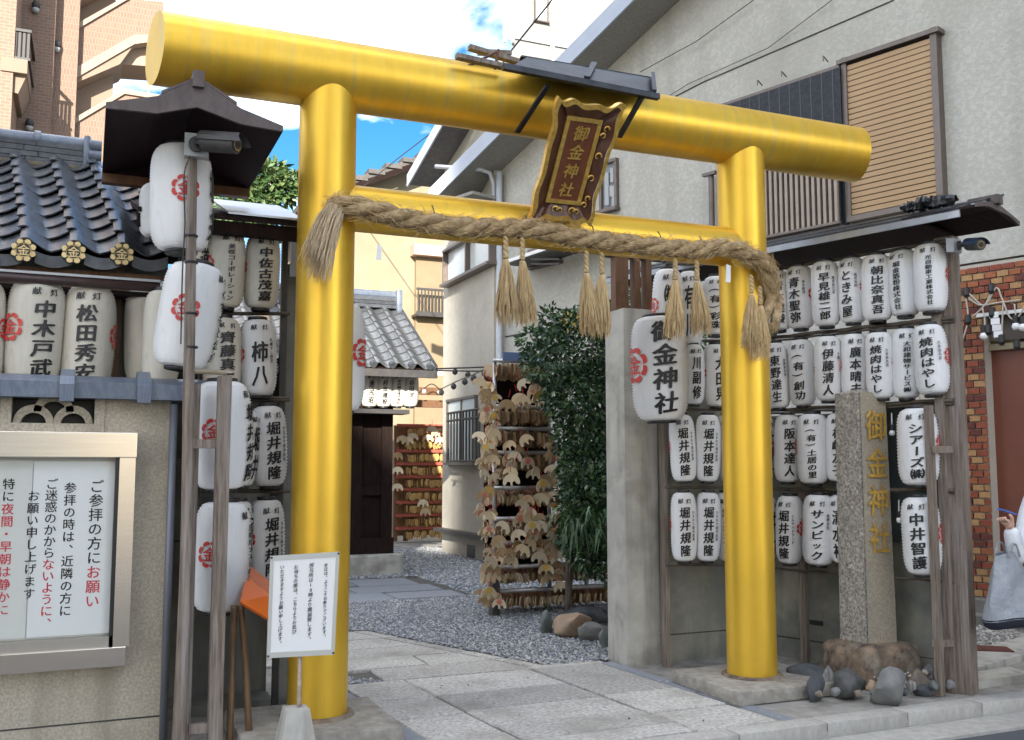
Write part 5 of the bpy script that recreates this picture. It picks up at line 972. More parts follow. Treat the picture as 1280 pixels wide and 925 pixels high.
part('cable', MB().tube(spline([onY(237, 196, 5.38), onY(230, 220, 5.37), onY(231, 280, 5.37), onY(228, 340, 5.37), onY(226, 430, 5.37)], 6), 0.004, 5), BLACK, lf)
cc = onY(246, 181, 5.36); camera_thing(cc, 0.125, (-0.1, -1, 0), (1, -0.08, 0), (0.80, -0.6, -0.14), 'grey box security camera on the tall pole in front of the topmost lantern', False)
# small gabled roof
gp = lambda x, y, Y=5.20: onY(x, y, Y)
gf = root('gabled_lantern_roof', (0.45, 5.6, 3.3), 'small dark gabled roof on the tall pole above the topmost crest lantern', 'roof')
A, Bk, Cc = gp(132, 136), gp(247, 112), gp(353, 166); dY = Vector((0, 1.22, 0)); A.z = Cc.z = (A.z + Cc.z) / 2 + 0.0
midL = A.lerp(Bk, 0.55) - Vector((0, 0, 0.03)); midR = Cc.lerp(Bk, 0.5) - Vector((0, 0, 0.025))
RD = mat('purple_black_board', (0.018, 0.008, 0.010), (0.028, 0.013, 0.015), spec=0.2, rough=0.7, scale=6, stretch=(3, 0.6, 3), bump=0.1)
for a, b in ((A, midL), (midL, Bk), (Bk, midR), (midR, Cc)): part('roof_panel', MB().quadslab([a, b, b + dY, a + dY], (0, 0, 0.022)), RD, gf)
part('barge_board', MB().poly([A + Vector((0, 0, 0.03)), midL + Vector((0, 0, 0.035)), Bk + Vector((0, 0, 0.05)), midR + Vector((0, 0, 0.035)), Cc + Vector((0, 0, 0.03)), Cc, midR - Vector((0.0, 0, 0.05)), Bk - Vector((0, 0, 0.10)), midL - Vector((0, 0, 0.055)), A], (0, -0.02, 0)), MATS['grey_brown_board'], gf)
part('ridge_cap', MB().box((Bk.x - 0.028, 5.15, Bk.z + 0.0), (Bk.x + 0.028, 6.3, Bk.z + 0.085)), MATS['grey_brown_board'], gf)
for s_, m2 in ((A, midL), (Cc, midR)): part('batten', MB().quadslab([m2.lerp(Bk, 0.1) + Vector((0, -0.02, 0.04)), Bk + Vector((0, -0.02, 0.05)), Bk + Vector((0, 1.2, 0.05)), m2.lerp(Bk, 0.1) + Vector((0, 1.2, 0.04))], (0, 0, 0.016)), MATS['grey_brown_board'], gf)
part('back_beam', MB().box((A.x, 6.35, A.z - 0.06), (Cc.x, 6.42, A.z - 0.005)), WOODB, gf)
part('gable_back', MB().poly([A + dY * 0.98, Bk + dY * 0.98, Cc + dY * 0.98], (0, 0.02, 0)), RD, gf)
# ------------------------------------------------------------------ tiled roof building on the left
TR = root('tiled_gatehouse', (-0.4, 6.6, 0), 'small building with curved grey roof tiles and gold crests above the plaster wall', 'building')
E0 = onY(30, 317, 6.35); E1 = onY(152, 322, 6.35); ev = (E1 - E0) / 2; az_ = R(-7); sv = Vector((math.sin(az_) * 0.205, math.cos(az_) * 0.205, 0.118))
su = sv.normalized(); eu = ev.normalized(); nu = eu.cross(su).normalized(); W_ = ev.length
def tile_mesh(m_, Wt, Lt, th=0.016):
    vs = []; fs = []; nx = 12; ny = 3
    def prof(t):   # shallow trough with a raised roll at the left
        return 0.034 * math.cos((t - 0.12) * 2 * math.pi) * (1 if t < 0.62 else 0.8) + (0.012 if t < 0.25 else 0)
    for lay in (0, 1):
        for j in range(ny + 1):
            for i in range(nx + 1):
                t = i / nx; vs.append((t * Wt * 1.06, j / ny * Lt * 1.2, prof(t) + 0.016 + (0.024 * (1 - j / ny)) - lay * th - (0.006 if (j == 0 and lay == 0) else 0)))
    N = (nx + 1) * (ny + 1)
    for j in range(ny):
        for i in range(nx):
            k = j * (nx + 1) + i; fs.append((k, k + 1, k + nx + 2, k + nx + 1)); fs.append((k + N, k + N + nx + 1, k + N + nx + 2, k + N + 1))
    for i in range(nx): fs.append((i, i + N, i + N + 1, i + 1))
    for j in range(ny): k = j * (nx + 1); fs.append((k, k + nx + 1, k + nx + 1 + N, k + N)); k += nx; fs.append((k, k + N, k + nx + 1 + N, k + nx + 1))
    return MB().add(vs, fs).mesh('roof_tile', m_, 45)
tm = tile_mesh(TILE, W_, sv.length); rotm = Matrix((eu, nu.cross(eu), nu)).transposed().to_euler()
og = Vector(TR.location)
for c_ in range(-3, 4):
    for r_ in range(9):
        if c_ == 3 and r_ > 8: continue
        p = E0 + ev * (c_ - 0.08) + sv * r_ + nu * 0.02; wsc = 1.0 if c_ < 3 else 0.75
        inst('roof_tile', tm, TR, p - og + nu * rnd.uniform(-.003, .003), (rotm.x + rnd.uniform(-.01, .01), rotm.y + rnd.uniform(-.01, .01), rotm.z), (wsc, 1, 1))
mb = MB().quadslab([E0 - ev * 3.2 - nu * 0.03, E0 + ev * 3.65 - nu * 0.03, E0 + ev * 3.65 + sv * 9 - nu * 0.03, E0 - ev * 3.2 + sv * 9 - nu * 0.03], nu * 0.02); part('roof_deck', mb, WOODD, TR)
for c_ in range(-3, 4):   # drooping eave tiles
    a = E0 + ev * (c_ + 0.22); part('eave_tile', MB().poly([a + ev * 0.78 * i / 8 - Vector((0, 0.02, 0)) + Vector((0, 0, 0.015 - 0.028 * math.sin(math.pi * i / 8) )) for i in range(9)] + [a + ev * 0.78 * i / 8 - Vector((0, 0.02, 0)) + Vector((0, 0, -0.055 - 0.028 * math.sin(math.pi * i / 8))) for i in range(8, -1, -1)], (0, 0.02, 0)), TILE, TR)
for c_ in range(-1, 3):
    q = E0 + ev * c_ - Vector((0, 0.05, -0.01)); md = part('eave_medallion', MB().tube([q + Vector((0, 0.05, 0)), q], 0.062, 24), mat('dark_tile', (0.03, 0.032, 0.036), (0.06, 0.062, 0.068), rough=0.5), TR)
    mb = MB()
    for k in range(8):
        a0 = (k + 0.1) * math.pi / 4; a1 = (k + 0.9) * math.pi / 4; am = (a0 + a1) / 2; n = 6; pts = [(0.045 * math.sin(a0), 0.045 * math.cos(a0))]
        for i in range(n + 1): a = a0 + (a1 - a0) * i / n; ro = 0.058 + 0.011 * math.sin(math.pi * i / n); pts.append((ro * math.sin(a), ro * math.cos(a)))
        pts.append((0.045 * math.sin(a1), 0.045 * math.cos(a1))); mb.poly([q + Vector((x, -0.002, z)) for x, z in pts], (0, -0.007, 0))
    vs_, fs_ = glyph('金', 0.02, False); mb.add([q + Vector((x * 0.068, -0.006 - l_ * 0.0003, z * 0.068)) for x, z, l_ in vs_], fs_)
    mb.tube([q + Vector((0.040 * math.cos(i * math.pi / 12), -0.004, 0.040 * math.sin(i * math.pi / 12))) for i in range(25)], 0.0022, 5)
    ob = part('gold_crest', mb, mat('pale_gilding', (0.72, 0.56, 0.28), (0.5, 0.37, 0.17), rough=0.4, metal=0.5), md)
f_a, f_b = onY(0, 335, 6.38), onY(204, 336, 6.38)
part('eave_board', MB().box((f_a.x - 1.2, 6.42, f_a.z - 0.10), (f_b.x, 6.46, f_a.z + 0.03)), WOODB, TR); part('soffit', MB().box((f_a.x - 1.2, 6.30, f_a.z - 0.13), (f_b.x + 0.02, 8.0, f_a.z - 0.10)), WOODD, TR)
gy = 6.12; a, b = onY(0, 352, gy), onY(200, 358, gy); a.z = b.z = onY(100, 352, gy).z
part('gutter', MB().tube([(a.x - 1.2, gy, a.z), (b.x, gy, b.z)], 0.033, 14), mat('brown_gutter', (0.045, 0.025, 0.025), (0.06, 0.035, 0.035), rough=0.4), TR, smooth=True); part('gutter_lip', MB().box((a.x - 1.2, gy - 0.036, a.z + 0.022), (b.x, gy + 0.03, a.z + 0.036)), GREYP, TR)
part('gutter_cap', MB().tube([(b.x, gy, b.z), (b.x + 0.03, gy, b.z), (b.x + 0.05, gy - 0.0, b.z + 0.01)], 0.036, 14), GREYP, TR, smooth=True)
part('post', MB().box((onY(143, 400, 6.5).x, 6.46, 1.8), (onY(151, 400, 6.5).x, 6.54, 2.8)), WOODB, TR); part('post', MB().box((onY(152, 400, 6.6).x, 6.56, 1.8), (onY(163, 400, 6.6).x, 6.64, 2.8)), CONCD, TR)
part('rear_wall', MB().box((-2.2, 7.6, -0.03), (0.50, 7.75, 3.2)), mat('dim_wall', (0.09, 0.095, 0.09), (0.13, 0.13, 0.12), rough=0.9), TR)
# ridge
rb = E0 + sv * 9.0; RZ = rb.z - 0.02; rx1 = onY(104, 200, rb.y).x
for i in range(4):
    x = rx1; rnd2 = random.Random(i)
    while x > -2.4:
        l_ = rnd2.uniform(0.3, 0.42); part('ridge_tile', MB().box((x - l_ + 0.006, rb.y - 0.10 + i * 0.01, RZ + i * 0.046 + 0.004), (x, rb.y + 0.1 - i * 0.01, RZ + i * 0.046 + 0.042)), TILE, TR); x -= l_
    
x = rx1
while x > -2.4: 
    part('ridge_cap_tile', MB().tube([(x - 0.31, rb.y, RZ + 0.20), (x, rb.y, RZ + 0.20)], 0.062, 14), TILEB, TR, smooth=50)
    part('ridge_collar', MB().tube([(x - 0.345, rb.y, RZ + 0.205), (x - 0.305, rb.y, RZ + 0.205)], 0.074, 14), TILEB, TR, smooth=50); x -= 0.35
oc = Vector((rx1, rb.y, RZ)); part('ridge_end_tile', MB().bevbox(oc + Vector((0.0, -0.14, -0.05)), oc + Vector((0.05, 0.14, 0.25)), 0.02), TILEB, TR, smooth=40)
for k in range(3): part('ridge_end_scroll', MB().tube([oc + Vector((0.04, -0.11, 0.02 + k * 0.08)), oc + Vector((0.13, -0.11, 0.02 + k * 0.08))], 0.045, 14), TILEB, TR, smooth=50)
part('clay_fill', MB().box((-2.4, rb.y - 0.13, RZ - 0.09), (rx1 - 0.02, rb.y + 0.1, RZ + 0.002)), mat('straw_clay', (0.20, 0.165, 0.11), (0.13, 0.11, 0.07), rough=1.0, scale=30, bump=0.8), TR)
for r_ in range(10):
    q = E0 + ev * 3.62 + sv * (r_ - 0.4) + nu * 0.03; part('verge_tile', MB().obox(q, eu * 0.03 + ev * 0.1, sv * 1.05, nu * 0.03), TILE, TR)
# ------------------------------------------------------------------ left recess: back wall, column, poles, orange board, sign
rw = root('recess_wall', (0.8, 6.7, 0), 'grimy mortar wall at the back of the left lantern recess', 'wall')
part('wall_course', MB().box((XE, 6.62, -0.03), (1.12, 6.74, 1.02)), CONCD, rw); part('wall_course', MB().box((XE, 6.63, 1.03), (1.12, 6.74, 1.55)), CONCD, rw); part('joint', MB().box((XE, 6.65, 1.018), (1.12, 6.74, 1.032)), BLACK, rw)
part('upper_backing', MB().box((XE - 0.3, 6.66, 1.56), (1.12, 6.72, 2.3)), mat('dim_board', (0.05, 0.055, 0.05), (0.09, 0.09, 0.08), rough=0.9), rw)
part('foot_ledge', MB().box((XE, 6.35, -0.03), (1.12, 6.62, 0.06)), CONCD, rw)
ax, bx_c = onY(354, 600, 6.45).x, onY(374, 600, 6.45).x
cc_ = root('slim_concrete_column', ((ax + bx_c) / 2, 6.5, 0), 'slim grey concrete column directly left of the left gate post', 'column'); part('column', MB().bevbox((ax, 6.45, -0.03), (bx_c, 6.58, onY(365, 330, 6.45).z), 0.006), CONCD, cc_)
part('steel_bracket', MB().box((ax + 0.01, 6.40, onY(360, 345, 6.4).z), (bx_c - 0.02, 6.45, onY(360, 300, 6.4).z)), GREYP, cc_)
lr_ = root('recess_lantern_frame', (0.9, 6.2, 0), 'dark rails and posts carrying the cream lanterns beside the left gate post', 'frame')
for y in (392, 498, 500, 614, 731): p, q = onY(250, y, 6.17), onY(362, y, 6.17); part('rail', MB().tube([p, q], 0.012, 8), MATS['smoked_bamboo'], lr_)
for x in (352, 250): p = onY(x, 500, 6.2); part('upright', MB().box((p.x - 0.018, 6.19, 0.0 if x > 300 else 1.0), (p.x + 0.018, 6.23, 3.0)), DARK, lr_)
sr = root('recess_roof', (0.9, 6.2, 3.0), 'flat dark shed roof with pale sheet edge over the cream lanterns', 'roof')
p, q = onY(262, 262, 5.98), onY(384, 268, 5.98); zr = p.z; part('roof_board', MB().quadslab([(p.x - 0.4, 5.95, zr - 0.06), (q.x, 5.95, zr - 0.06), (q.x, 7.3, zr + 0.32), (p.x - 0.4, 7.3, zr + 0.32)], (0, 0, 0.03)), ROOFD, sr)
part('pale_sheet', MB().quadslab([(onY(285, 250, 5.97).x, 5.93, zr - 0.025), (q.x - 0.02, 5.93, zr - 0.025), (q.x - 0.02, 6.9, zr + 0.30), (onY(285, 250, 5.97).x, 6.9, zr + 0.30)], (0, 0, 0.012)), mat('galvanised_sheet', (0.5, 0.51, 0.53), rough=0.35, metal=0.5), sr); part('eave_beam', MB().box((p.x - 0.4, 5.97, zr - 0.14), (q.x, 6.03, zr - 0.06)), WOODD, sr)
for x0, x1, lb in ((293, 287, 'left'), (301, 313, 'right')):
    solo('bamboo_pole', MB().tube(spline([onY(x0, 757, 5.55), onY((x0 + x1) / 2, 830, 5.5), Vector((onY(x1, 925, 5.45).x, 5.45, -0.02))], 8), 0.019, 10), mat('brown_bamboo', (0.16, 0.09, 0.04), (0.09, 0.05, 0.025), rough=0.45, scale=8, stretch=(3, 3, 1)), '%s one of two brown poles leaning under the orange board' % lb, 'pole', 'leaning brown poles', smooth=True)
ORG = mat('orange_board', (0.62, 0.13, 0.02), (0.55, 0.11, 0.02), rough=0.3, scale=4)
q = [onY(300, 716, 5.6), onY(309, 714, 5.75), onY(350, 742, 5.62), onY(343, 778, 5.38), onY(300, 752, 5.42)]
ob_ = root('orange_board_stand', (0.95, 5.5, 0.5), 'tilted glossy orange board half hidden behind the handwritten sign', 'board'); part('board', MB().poly([q[1], q[2], q[3], q[4]], (0.01, 0.012, -0.02)), ORG, ob_); part('upper_panel', MB().poly([q[1] + Vector((0, 0.01, 0.03)), q[2] + Vector((0, 0.01, 0.01)), q[2] + Vector((-0.08, -0.09, -0.03)), q[1] + Vector((-0.02, -0.08, -0.05))], (0, 0.002, 0.012)), mat('brown_orange_board', (0.42, 0.12, 0.05), rough=0.35), ob_)
sg = root('handwritten_sign', (1.05, 5.12, 0), 'white handwritten sign in a clear sleeve on a thin pole with concrete foot', 'sign'); SY = 5.13
c4 = [onY(342, 701, SY), onY(420, 696, SY), onY(414, 812, SY), onY(338, 816, SY)]
def grow(c4, d): 
    c = sum(c4, Vector()) / 4; return [c + (p - c) * (1 + d) for p in c4]
part('paper', MB().poly(c4, (0, 0.003, 0)), WHITE, sg)
SLV = mat('clear_sleeve', (0.50, 0.50, 0.46), rough=0.15); big4 = grow(c4, 0.11); mb = MB(); mb.add([p - Vector((0, 0.003, 0)) for p in grow(c4, 0.0)] + [p - Vector((0, 0.003, 0)) for p in big4] + [p + Vector((0, 0.006, 0)) for p in big4], [(i, (i + 1) % 4, (i + 1) % 4 + 4, i + 4) for i in range(4)] + [(i + 4, (i + 1) % 4 + 4, (i + 1) % 4 + 8, i + 8) for i in range(4)]); part('sleeve', mb, SLV, sg)
for p in grow(c4, 0.07): part('rivet', MB().tube([p - Vector((0, 0.006, 0)), p - Vector((0, 0.001, 0))], 0.006, 8), DARK, sg)
mb = MB(); tx_ = (c4[1] - c4[0]).normalized(); tz_ = -(c4[3] - c4[0]).normalized()
for s_, u_, a0, a1 in (('本日は、ようこそお参りでございます。', 0.84, 0.06, 0.90), ('授与所は10時より開設致します。', 0.60, 0.05, 0.92), ('お待ちの際は、こちらよりお並び', 0.36, 0.06, 0.82), ('いただきますようお願い申し上げます。', 0.14, 0.05, 0.93)):
    Hh = (c4[0] - c4[3]).length; Ww = (c4[1] - c4[0]).length; n = len(s_); st_ = (a1 - a0) * Hh / n; o_ = c4[3] + tx_ * (u_ * Ww) - Vector((0, 0.003, 0)); text_flat(mb, s_, Hh * (1 - a0) - st_ / 2, st_, o_, tx_, tz_, size=min(st_ * 1.0, 0.026), bold=0.012, slant=0.05, jit=0.06)
part('lettering', mb, INK, sg)
part('pole', MB().tube([(onY(374, 880, SY + .02).x, SY + 0.02, 0.16), onY(375, 817, SY + 0.02)], 0.011, 10), mat('striped_wood', (0.30, 0.20, 0.14), (0.42, 0.36, 0.32), rough=0.6, scale=14, stretch=(1, 1, 3)), sg, smooth=True)
t0 = onY(372, 887, SY - 0.03); mb = MB(); a = 0.115; b = 0.058; h0, h1 = -0.05, t0.z; cxs = t0.x + 0.002
mb.add([(cxs - a, SY + 0.02 - a, h0), (cxs + a, SY + 0.02 - a, h0), (cxs + a, SY + 0.02 + a, h0), (cxs - a, SY + 0.02 + a, h0), (cxs - b, SY + 0.02 - b, h1), (cxs + b, SY + 0.02 - b, h1), (cxs + b, SY + 0.02 + b, h1), (cxs - b, SY + 0.02 + b, h1)], [(0, 3, 2, 1), (4, 5, 6, 7), (0, 1, 5, 4), (1, 2, 6, 5), (2, 3, 7, 6), (3, 0, 4, 7)]); part('concrete_foot', mb, CONC, sg)
# ------------------------------------------------------------------ yard rocks, plaque racks, shrub
for i, ((x, y, a, b), m_, lb) in enumerate([((688, 779, 10, 17), RGR, 'grey green upright stone left of the brown boulder in the yard'), ((723, 781, 31, 18), RBR and mat('warm_boulder', (0.30, 0.21, 0.14), (0.17, 0.125, 0.09), rough=0.7, scale=6, bump=0.6, bscale=20, bdist=0.01), 'round brown boulder in front of the plaque rack'), ((748, 790, 20, 15), RG, 'grey stone right of the brown boulder'), ((764, 800, 10, 14), RGR, 'green grey stone against the concrete pillar'), ((738, 768, 30, 12), RB, 'dark stone behind the brown boulder'), ((776, 762, 22, 14), RB, 'dark stone behind the boulder, close to the concrete pillar')]):
    base = onG(x, y + b * 0.85, 0); d = fwd(base) / F_PX; solo('boulder', MB().rock(base + Vector((0, 0.08, b * d * 0.8)), (a * d * 1.08, a * d * 0.85, b * d * 1.05), 70 + i, 3, rough=0.06), m_, lb, 'rock', 'stones at the edge of the yard gravel', smooth=60)
EMA = [mat('ema_wood_%d' % i, c, tuple(x * 0.85 for x in c), rough=0.6, scale=8, rand=0.22) for i, c in enumerate(((0.56, 0.43, 0.26), (0.66, 0.55, 0.38), (0.46, 0.31, 0.16)))]
def ginkgo(s=0.072, th=0.007):
    pts = []; n = 9
    for i in range(n): a = math.pi * (0.02 + 0.96 * i / (n - 1)); pts.append((s * math.cos(a), s * 0.95 * math.sin(a) - 0.02))
    pts += [(-s * 0.98, -0.038), (-s * 0.78, -0.046), (-s * 0.42, -0.012), (-s * 0.13, -0.022), (-s * 0.09, -0.052), (s * 0.09, -0.052), (s * 0.13, -0.022), (s * 0.42, -0.012), (s * 0.78, -0.046), (s * 0.98, -0.038)]
    return MB().poly([Vector((x, 0, z - 0.07)) for x, z in pts], (0, th, 0))
gms = [ginkgo().mesh('plaque', m_) for m_ in EMA]
def gflower(m_):
    mb = MB()
    for k in range(6): a = k * math.pi / 3; mb.poly([Vector((0.022 * math.cos(a) + 0.011 * math.cos(b * math.pi / 3), -0.002, 0.022 * math.sin(a) + 0.011 * math.sin(b * math.pi / 3) - 0.055)) for b in range(6)], (0, -0.001, 0))
    mb.poly([Vector((0.014 * math.cos(b * math.pi / 4), -0.003, 0.014 * math.sin(b * math.pi / 4) - 0.055)) for b in range(8)], (0, -0.001, 0)); return mb
pm1 = gflower(None).mesh('painted_flower', mat('pink_paint', (0.55, 0.16, 0.12), rough=0.6)); pm2 = gflower(None).mesh('painted_flower', mat('yellow_paint', (0.62, 0.40, 0.08), rough=0.6))
crd = MB().tube([(0, 0, -0.005), (0.002, -0.008, 0.03), (0, -0.012, 0.055)], 0.003, 4).mesh('cord', mat('red_cord', (0.42, 0.02, 0.02), rough=0.7))
PIPE = mat('galvanised_pipe', (0.50, 0.50, 0.50), (0.40, 0.40, 0.40), rough=0.35, metal=0.7, scale=20)
RY = 9.35; rk = root('plaque_rack', (4.4, RY, 0), 'steel pipe rack loaded with ginkgo shaped wooden plaques in front of the shrub', 'rack')
xa, xb = onY(616, 600, RY).x, onY(690, 600, RY).x; xc = onY(772, 600, RY).x
ys = [455, 513, 548, 583, 626, 665, 702, 735, 769][::1]; ys = [452, 509, 536, 566, 610, 648, 678, 708, 738]
rails = [onY(650, y, RY).z for y in ys]
for i, z in enumerate(rails): part('rail', MB().tube([(xa, RY, z), (xb if i < 5 else xc, RY, z)], 0.024 if i else 0.02, 10), PIPE, rk, smooth=True)
for X in (xa + 0.03, xb - 0.02, onY(734, 600, RY).x): part('post', MB().tube([(X, RY + 0.03, -0.02), (X, RY + 0.03, rails[0] if X < 4.6 else rails[3])], 0.022, 10), PIPE, rk, smooth=True)
part('foot', MB().box((xa - 0.02, RY - 0.05, -0.02), (xa + 0.06, RY + 0.05, 0.35)), DARK, rk); part('sign_band', MB().box((xa + 0.1, RY - 0.03, rails[0] + 0.0), (xb - 0.05, RY, rails[0] + 0.09)), mat('blue_band', (0.10, 0.14, 0.25), rough=0.5), rk)
f = random.Random(21); nem = 0
ordr = ['top', 'second', 'third', 'fourth', 'fifth', 'sixth', 'seventh', 'eighth', 'lowest']
def plaque(p, rz, s, i, glab, gname, ry=0.0, rx=0.0, fl=None):
    o = bpy.data.objects.new('wooden_plaque', gms[f.choice((0, 0, 1, 1, 2))]); COL.objects.link(o); o.location = p; o.rotation_euler = (rx, ry, rz); o.scale = (s, s, s); tag(o, glab, 'wooden plaque', gname)
    inst('cord', crd, o)
    if fl is not None and f.random() < fl: inst('painted_flower', f.choice((pm1, pm2)), o)
    return o
prt = lambda x: 'left' if x < xa + 0.27 else 'middle' if x < xb - 0.15 else 'right'
for i, z in enumerate(rails):
    if i < 4: continue
    x = xa + 0.06; lab = 'ginkgo plaque in the row under the %s pipe of the near rack, %s' % (ordr[i], '%s part'); xe = (xb if i < 5 else xc) - 0.05
    while x < xe:
        edge = i < 4 or f.random() < 0.55; ang = f.uniform(1.15, 1.75) if edge else f.uniform(0.3, 1.1); plaque(Vector((x, RY + f.uniform(-.02, .02), z - 0.045 + f.uniform(-.012, .008))), ang, f.uniform(0.85, 1.05), i, lab % prt(x), 'plaques under the %s pipe, %s part' % (ordr[i], prt(x)), ry=f.uniform(-.2, .2)); x += f.uniform(0.026, 0.042) if edge else f.uniform(0.045, 0.075)
mbk = MB()
part('rack_backing', MB().box((xa + 0.05, RY + 0.36, 0.45), (xb + 0.15, RY + 0.38, rails[0] - 0.05)), WOODD, rk)  # dark board added to stand for the shade inside the rack
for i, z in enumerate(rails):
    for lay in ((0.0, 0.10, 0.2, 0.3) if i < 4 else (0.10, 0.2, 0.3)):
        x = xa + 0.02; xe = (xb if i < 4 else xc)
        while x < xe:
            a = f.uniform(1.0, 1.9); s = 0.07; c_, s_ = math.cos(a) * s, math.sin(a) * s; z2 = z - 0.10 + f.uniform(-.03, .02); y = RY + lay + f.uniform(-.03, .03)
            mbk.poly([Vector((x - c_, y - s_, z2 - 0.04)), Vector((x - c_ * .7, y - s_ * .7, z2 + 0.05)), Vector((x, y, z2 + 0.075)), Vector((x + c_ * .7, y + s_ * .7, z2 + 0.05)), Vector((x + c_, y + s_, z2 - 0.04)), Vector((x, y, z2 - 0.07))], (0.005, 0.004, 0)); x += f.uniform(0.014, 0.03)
part('inner_plaques', mbk, mat('shaded_plaque_wood', (0.42, 0.29, 0.17), (0.30, 0.19, 0.10), rough=0.6, scale=5), rk, kind='stuff')  # darker copy of the plaque wood; shade between the rows is in the colour
def heap(x, y, n, spx, spy, lab, grp, sc=1.0, Y=RY - 0.05, fl=0.25):
    for k in range(n):
        p = onY(x + f.uniform(-spx, spx), y + f.uniform(-spy, spy), Y - f.uniform(0.0, 0.22)); plaque(p, f.uniform(-0.75, 0.55), sc * f.uniform(0.85, 1.15), 0, lab, grp, ry=f.uniform(-.7, .7), rx=f.uniform(-.3, .25), fl=fl)
heap(610, 550, 44, 7, 88, 'ginkgo plaque in the bunches overflowing the left end of the near rack', 'bunched plaques at the left end of the near rack')
heap(616, 690, 24, 10, 60, 'ginkgo plaque in the low bunches at the left foot of the near rack', 'bunched plaques at the lower left of the near rack')
heap(655, 484, 9, 25, 14, 'ginkgo plaque hanging below the blue band atop the near rack', 'plaques at the top of the near rack', sc=1.15)
heap(655, 650, 26, 24, 42, 'ginkgo plaque in the big bunch over the middle of the near rack', 'bunched plaques in the middle of the near rack', sc=1.12)
heap(698, 640, 20, 9, 60, 'ginkgo plaque in the bunches between the near rack and the shrub', 'bunched plaques beside the shrub')
heap(690, 575, 16, 10, 26, 'ginkgo plaque in the small bunch at the upper right of the near rack', 'bunched plaques at the upper right of the near rack')
heap(650, 570, 12, 20, 30, 'loose ginkgo plaque over the upper pipes of the near rack', 'loose plaques over the upper pipes')
heap(690, 700, 14, 12, 24, 'ginkgo plaque in the low bunch left of the boulder', 'bunched plaques left of the boulder')
heap(740, 655, 12, 22, 40, 'ginkgo plaque hanging in the shade under the shrub', 'plaques under the shrub', sc=1.05)
for (x, y, lb) in ((672, 494, 'pale plaque at the very top of the near rack beside the shrub'), (620, 540, 'pale plaque with upturned tips high on the left end of the near rack'), (659, 576, 'white faced plaque with painted flower on the third pipe of the near rack'), (638, 597, 'almost white plaque tilted on the fourth pipe'), (677, 604, 'pale plaque beside the almost white one'), (649, 648, 'broad pale plaque in the middle bunch'), (664, 656, 'yellowish plaque with painted flower right of the broad pale one'), (612, 738, 'single plaque hanging over the left post at the foot of the rack')):
    o = plaque(onY(x, y - 8, RY - 0.3), f.uniform(-.3, .3), 1.2, 0, lb, 'showy plaques on the front of the near rack', ry=f.uniform(-.25, .25), fl=0.7)
# far rack, sunlit
FY = 19.2; x0, x1 = onY(495, 600, FY).x, onY(556, 600, FY).x; zt_, zb_ = onY(520, 532, FY).z, onY(520, 676, FY).z
fr = root('far_plaque_rack', ((x0 + x1) / 2, FY, 0), 'sunlit rack of wooden plaques on red rails at the back of the yard', 'rack')
for X in (x0, x0 + 0.22, x1): part('post', MB().box((X - 0.04, FY, 0), (X + 0.04, FY + 0.08, zt_)), WOODB, fr)
part('rack_backing', MB().box((x0, FY + 0.12, 0.1), (x1, FY + 0.14, zt_)), mat('ochre_board', (0.30, 0.16, 0.07), rough=0.8), fr)
REDR = mat('red_rail', (0.40, 0.05, 0.03), (0.30, 0.10, 0.06), rough=0.6, scale=20)
nr = 9; mbs = MB()
for r_ in range(nr):
    z = zt_ - (zt_ - zb_) * r_ / nr; part('rail', MB().box((x0, FY - 0.04, z - 0.03), (x1, FY + 0.0, z + 0.03)), REDR, fr)
    x = x0 + 0.22
    while x < x1: 
        a = f.uniform(-.5, .6) + 1.0; s = 0.085; c_, s_ = math.cos(a) * s, math.sin(a) * s; zc2 = z - 0.13 + f.uniform(-.02, .02)
        mbs.poly([Vector((x - c_, FY - 0.06 - s_ * .5, zc2 - 0.03)), Vector((x - c_ * .6, FY - 0.06 - s_ * .3, zc2 + 0.06)), Vector((x + c_ * .6, FY - 0.06 + s_ * .3, zc2 + 0.06)), Vector((x + c_, FY - 0.06 + s_ * .5, zc2 - 0.03)), Vector((x, FY - 0.06, zc2 - 0.10))], (0.006, 0.008, 0)); x += 0.052
SUNW = mat('sunlit_wood', (0.62, 0.42, 0.17), (0.48, 0.30, 0.11), rough=0.6, scale=9)  # yellower, brighter plaque wood; sunshine is put into the colour
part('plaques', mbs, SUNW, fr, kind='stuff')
for (x, y) in ((503, 546), (516, 543), (535, 545), (545, 540), (497, 567), (497, 585), (497, 606), (529, 626), (532, 637), (510, 548), (540, 534), (550, 548)):
    o = plaque(onY(x, y - 4, FY - 0.14), f.uniform(-.4, .4), 1.6, 0, 'big bright yellow plaque hung on the front of the far sunlit rack', 'bright plaques on the far rack'); o.data = GM2 if 'GM2' in globals() else o.data
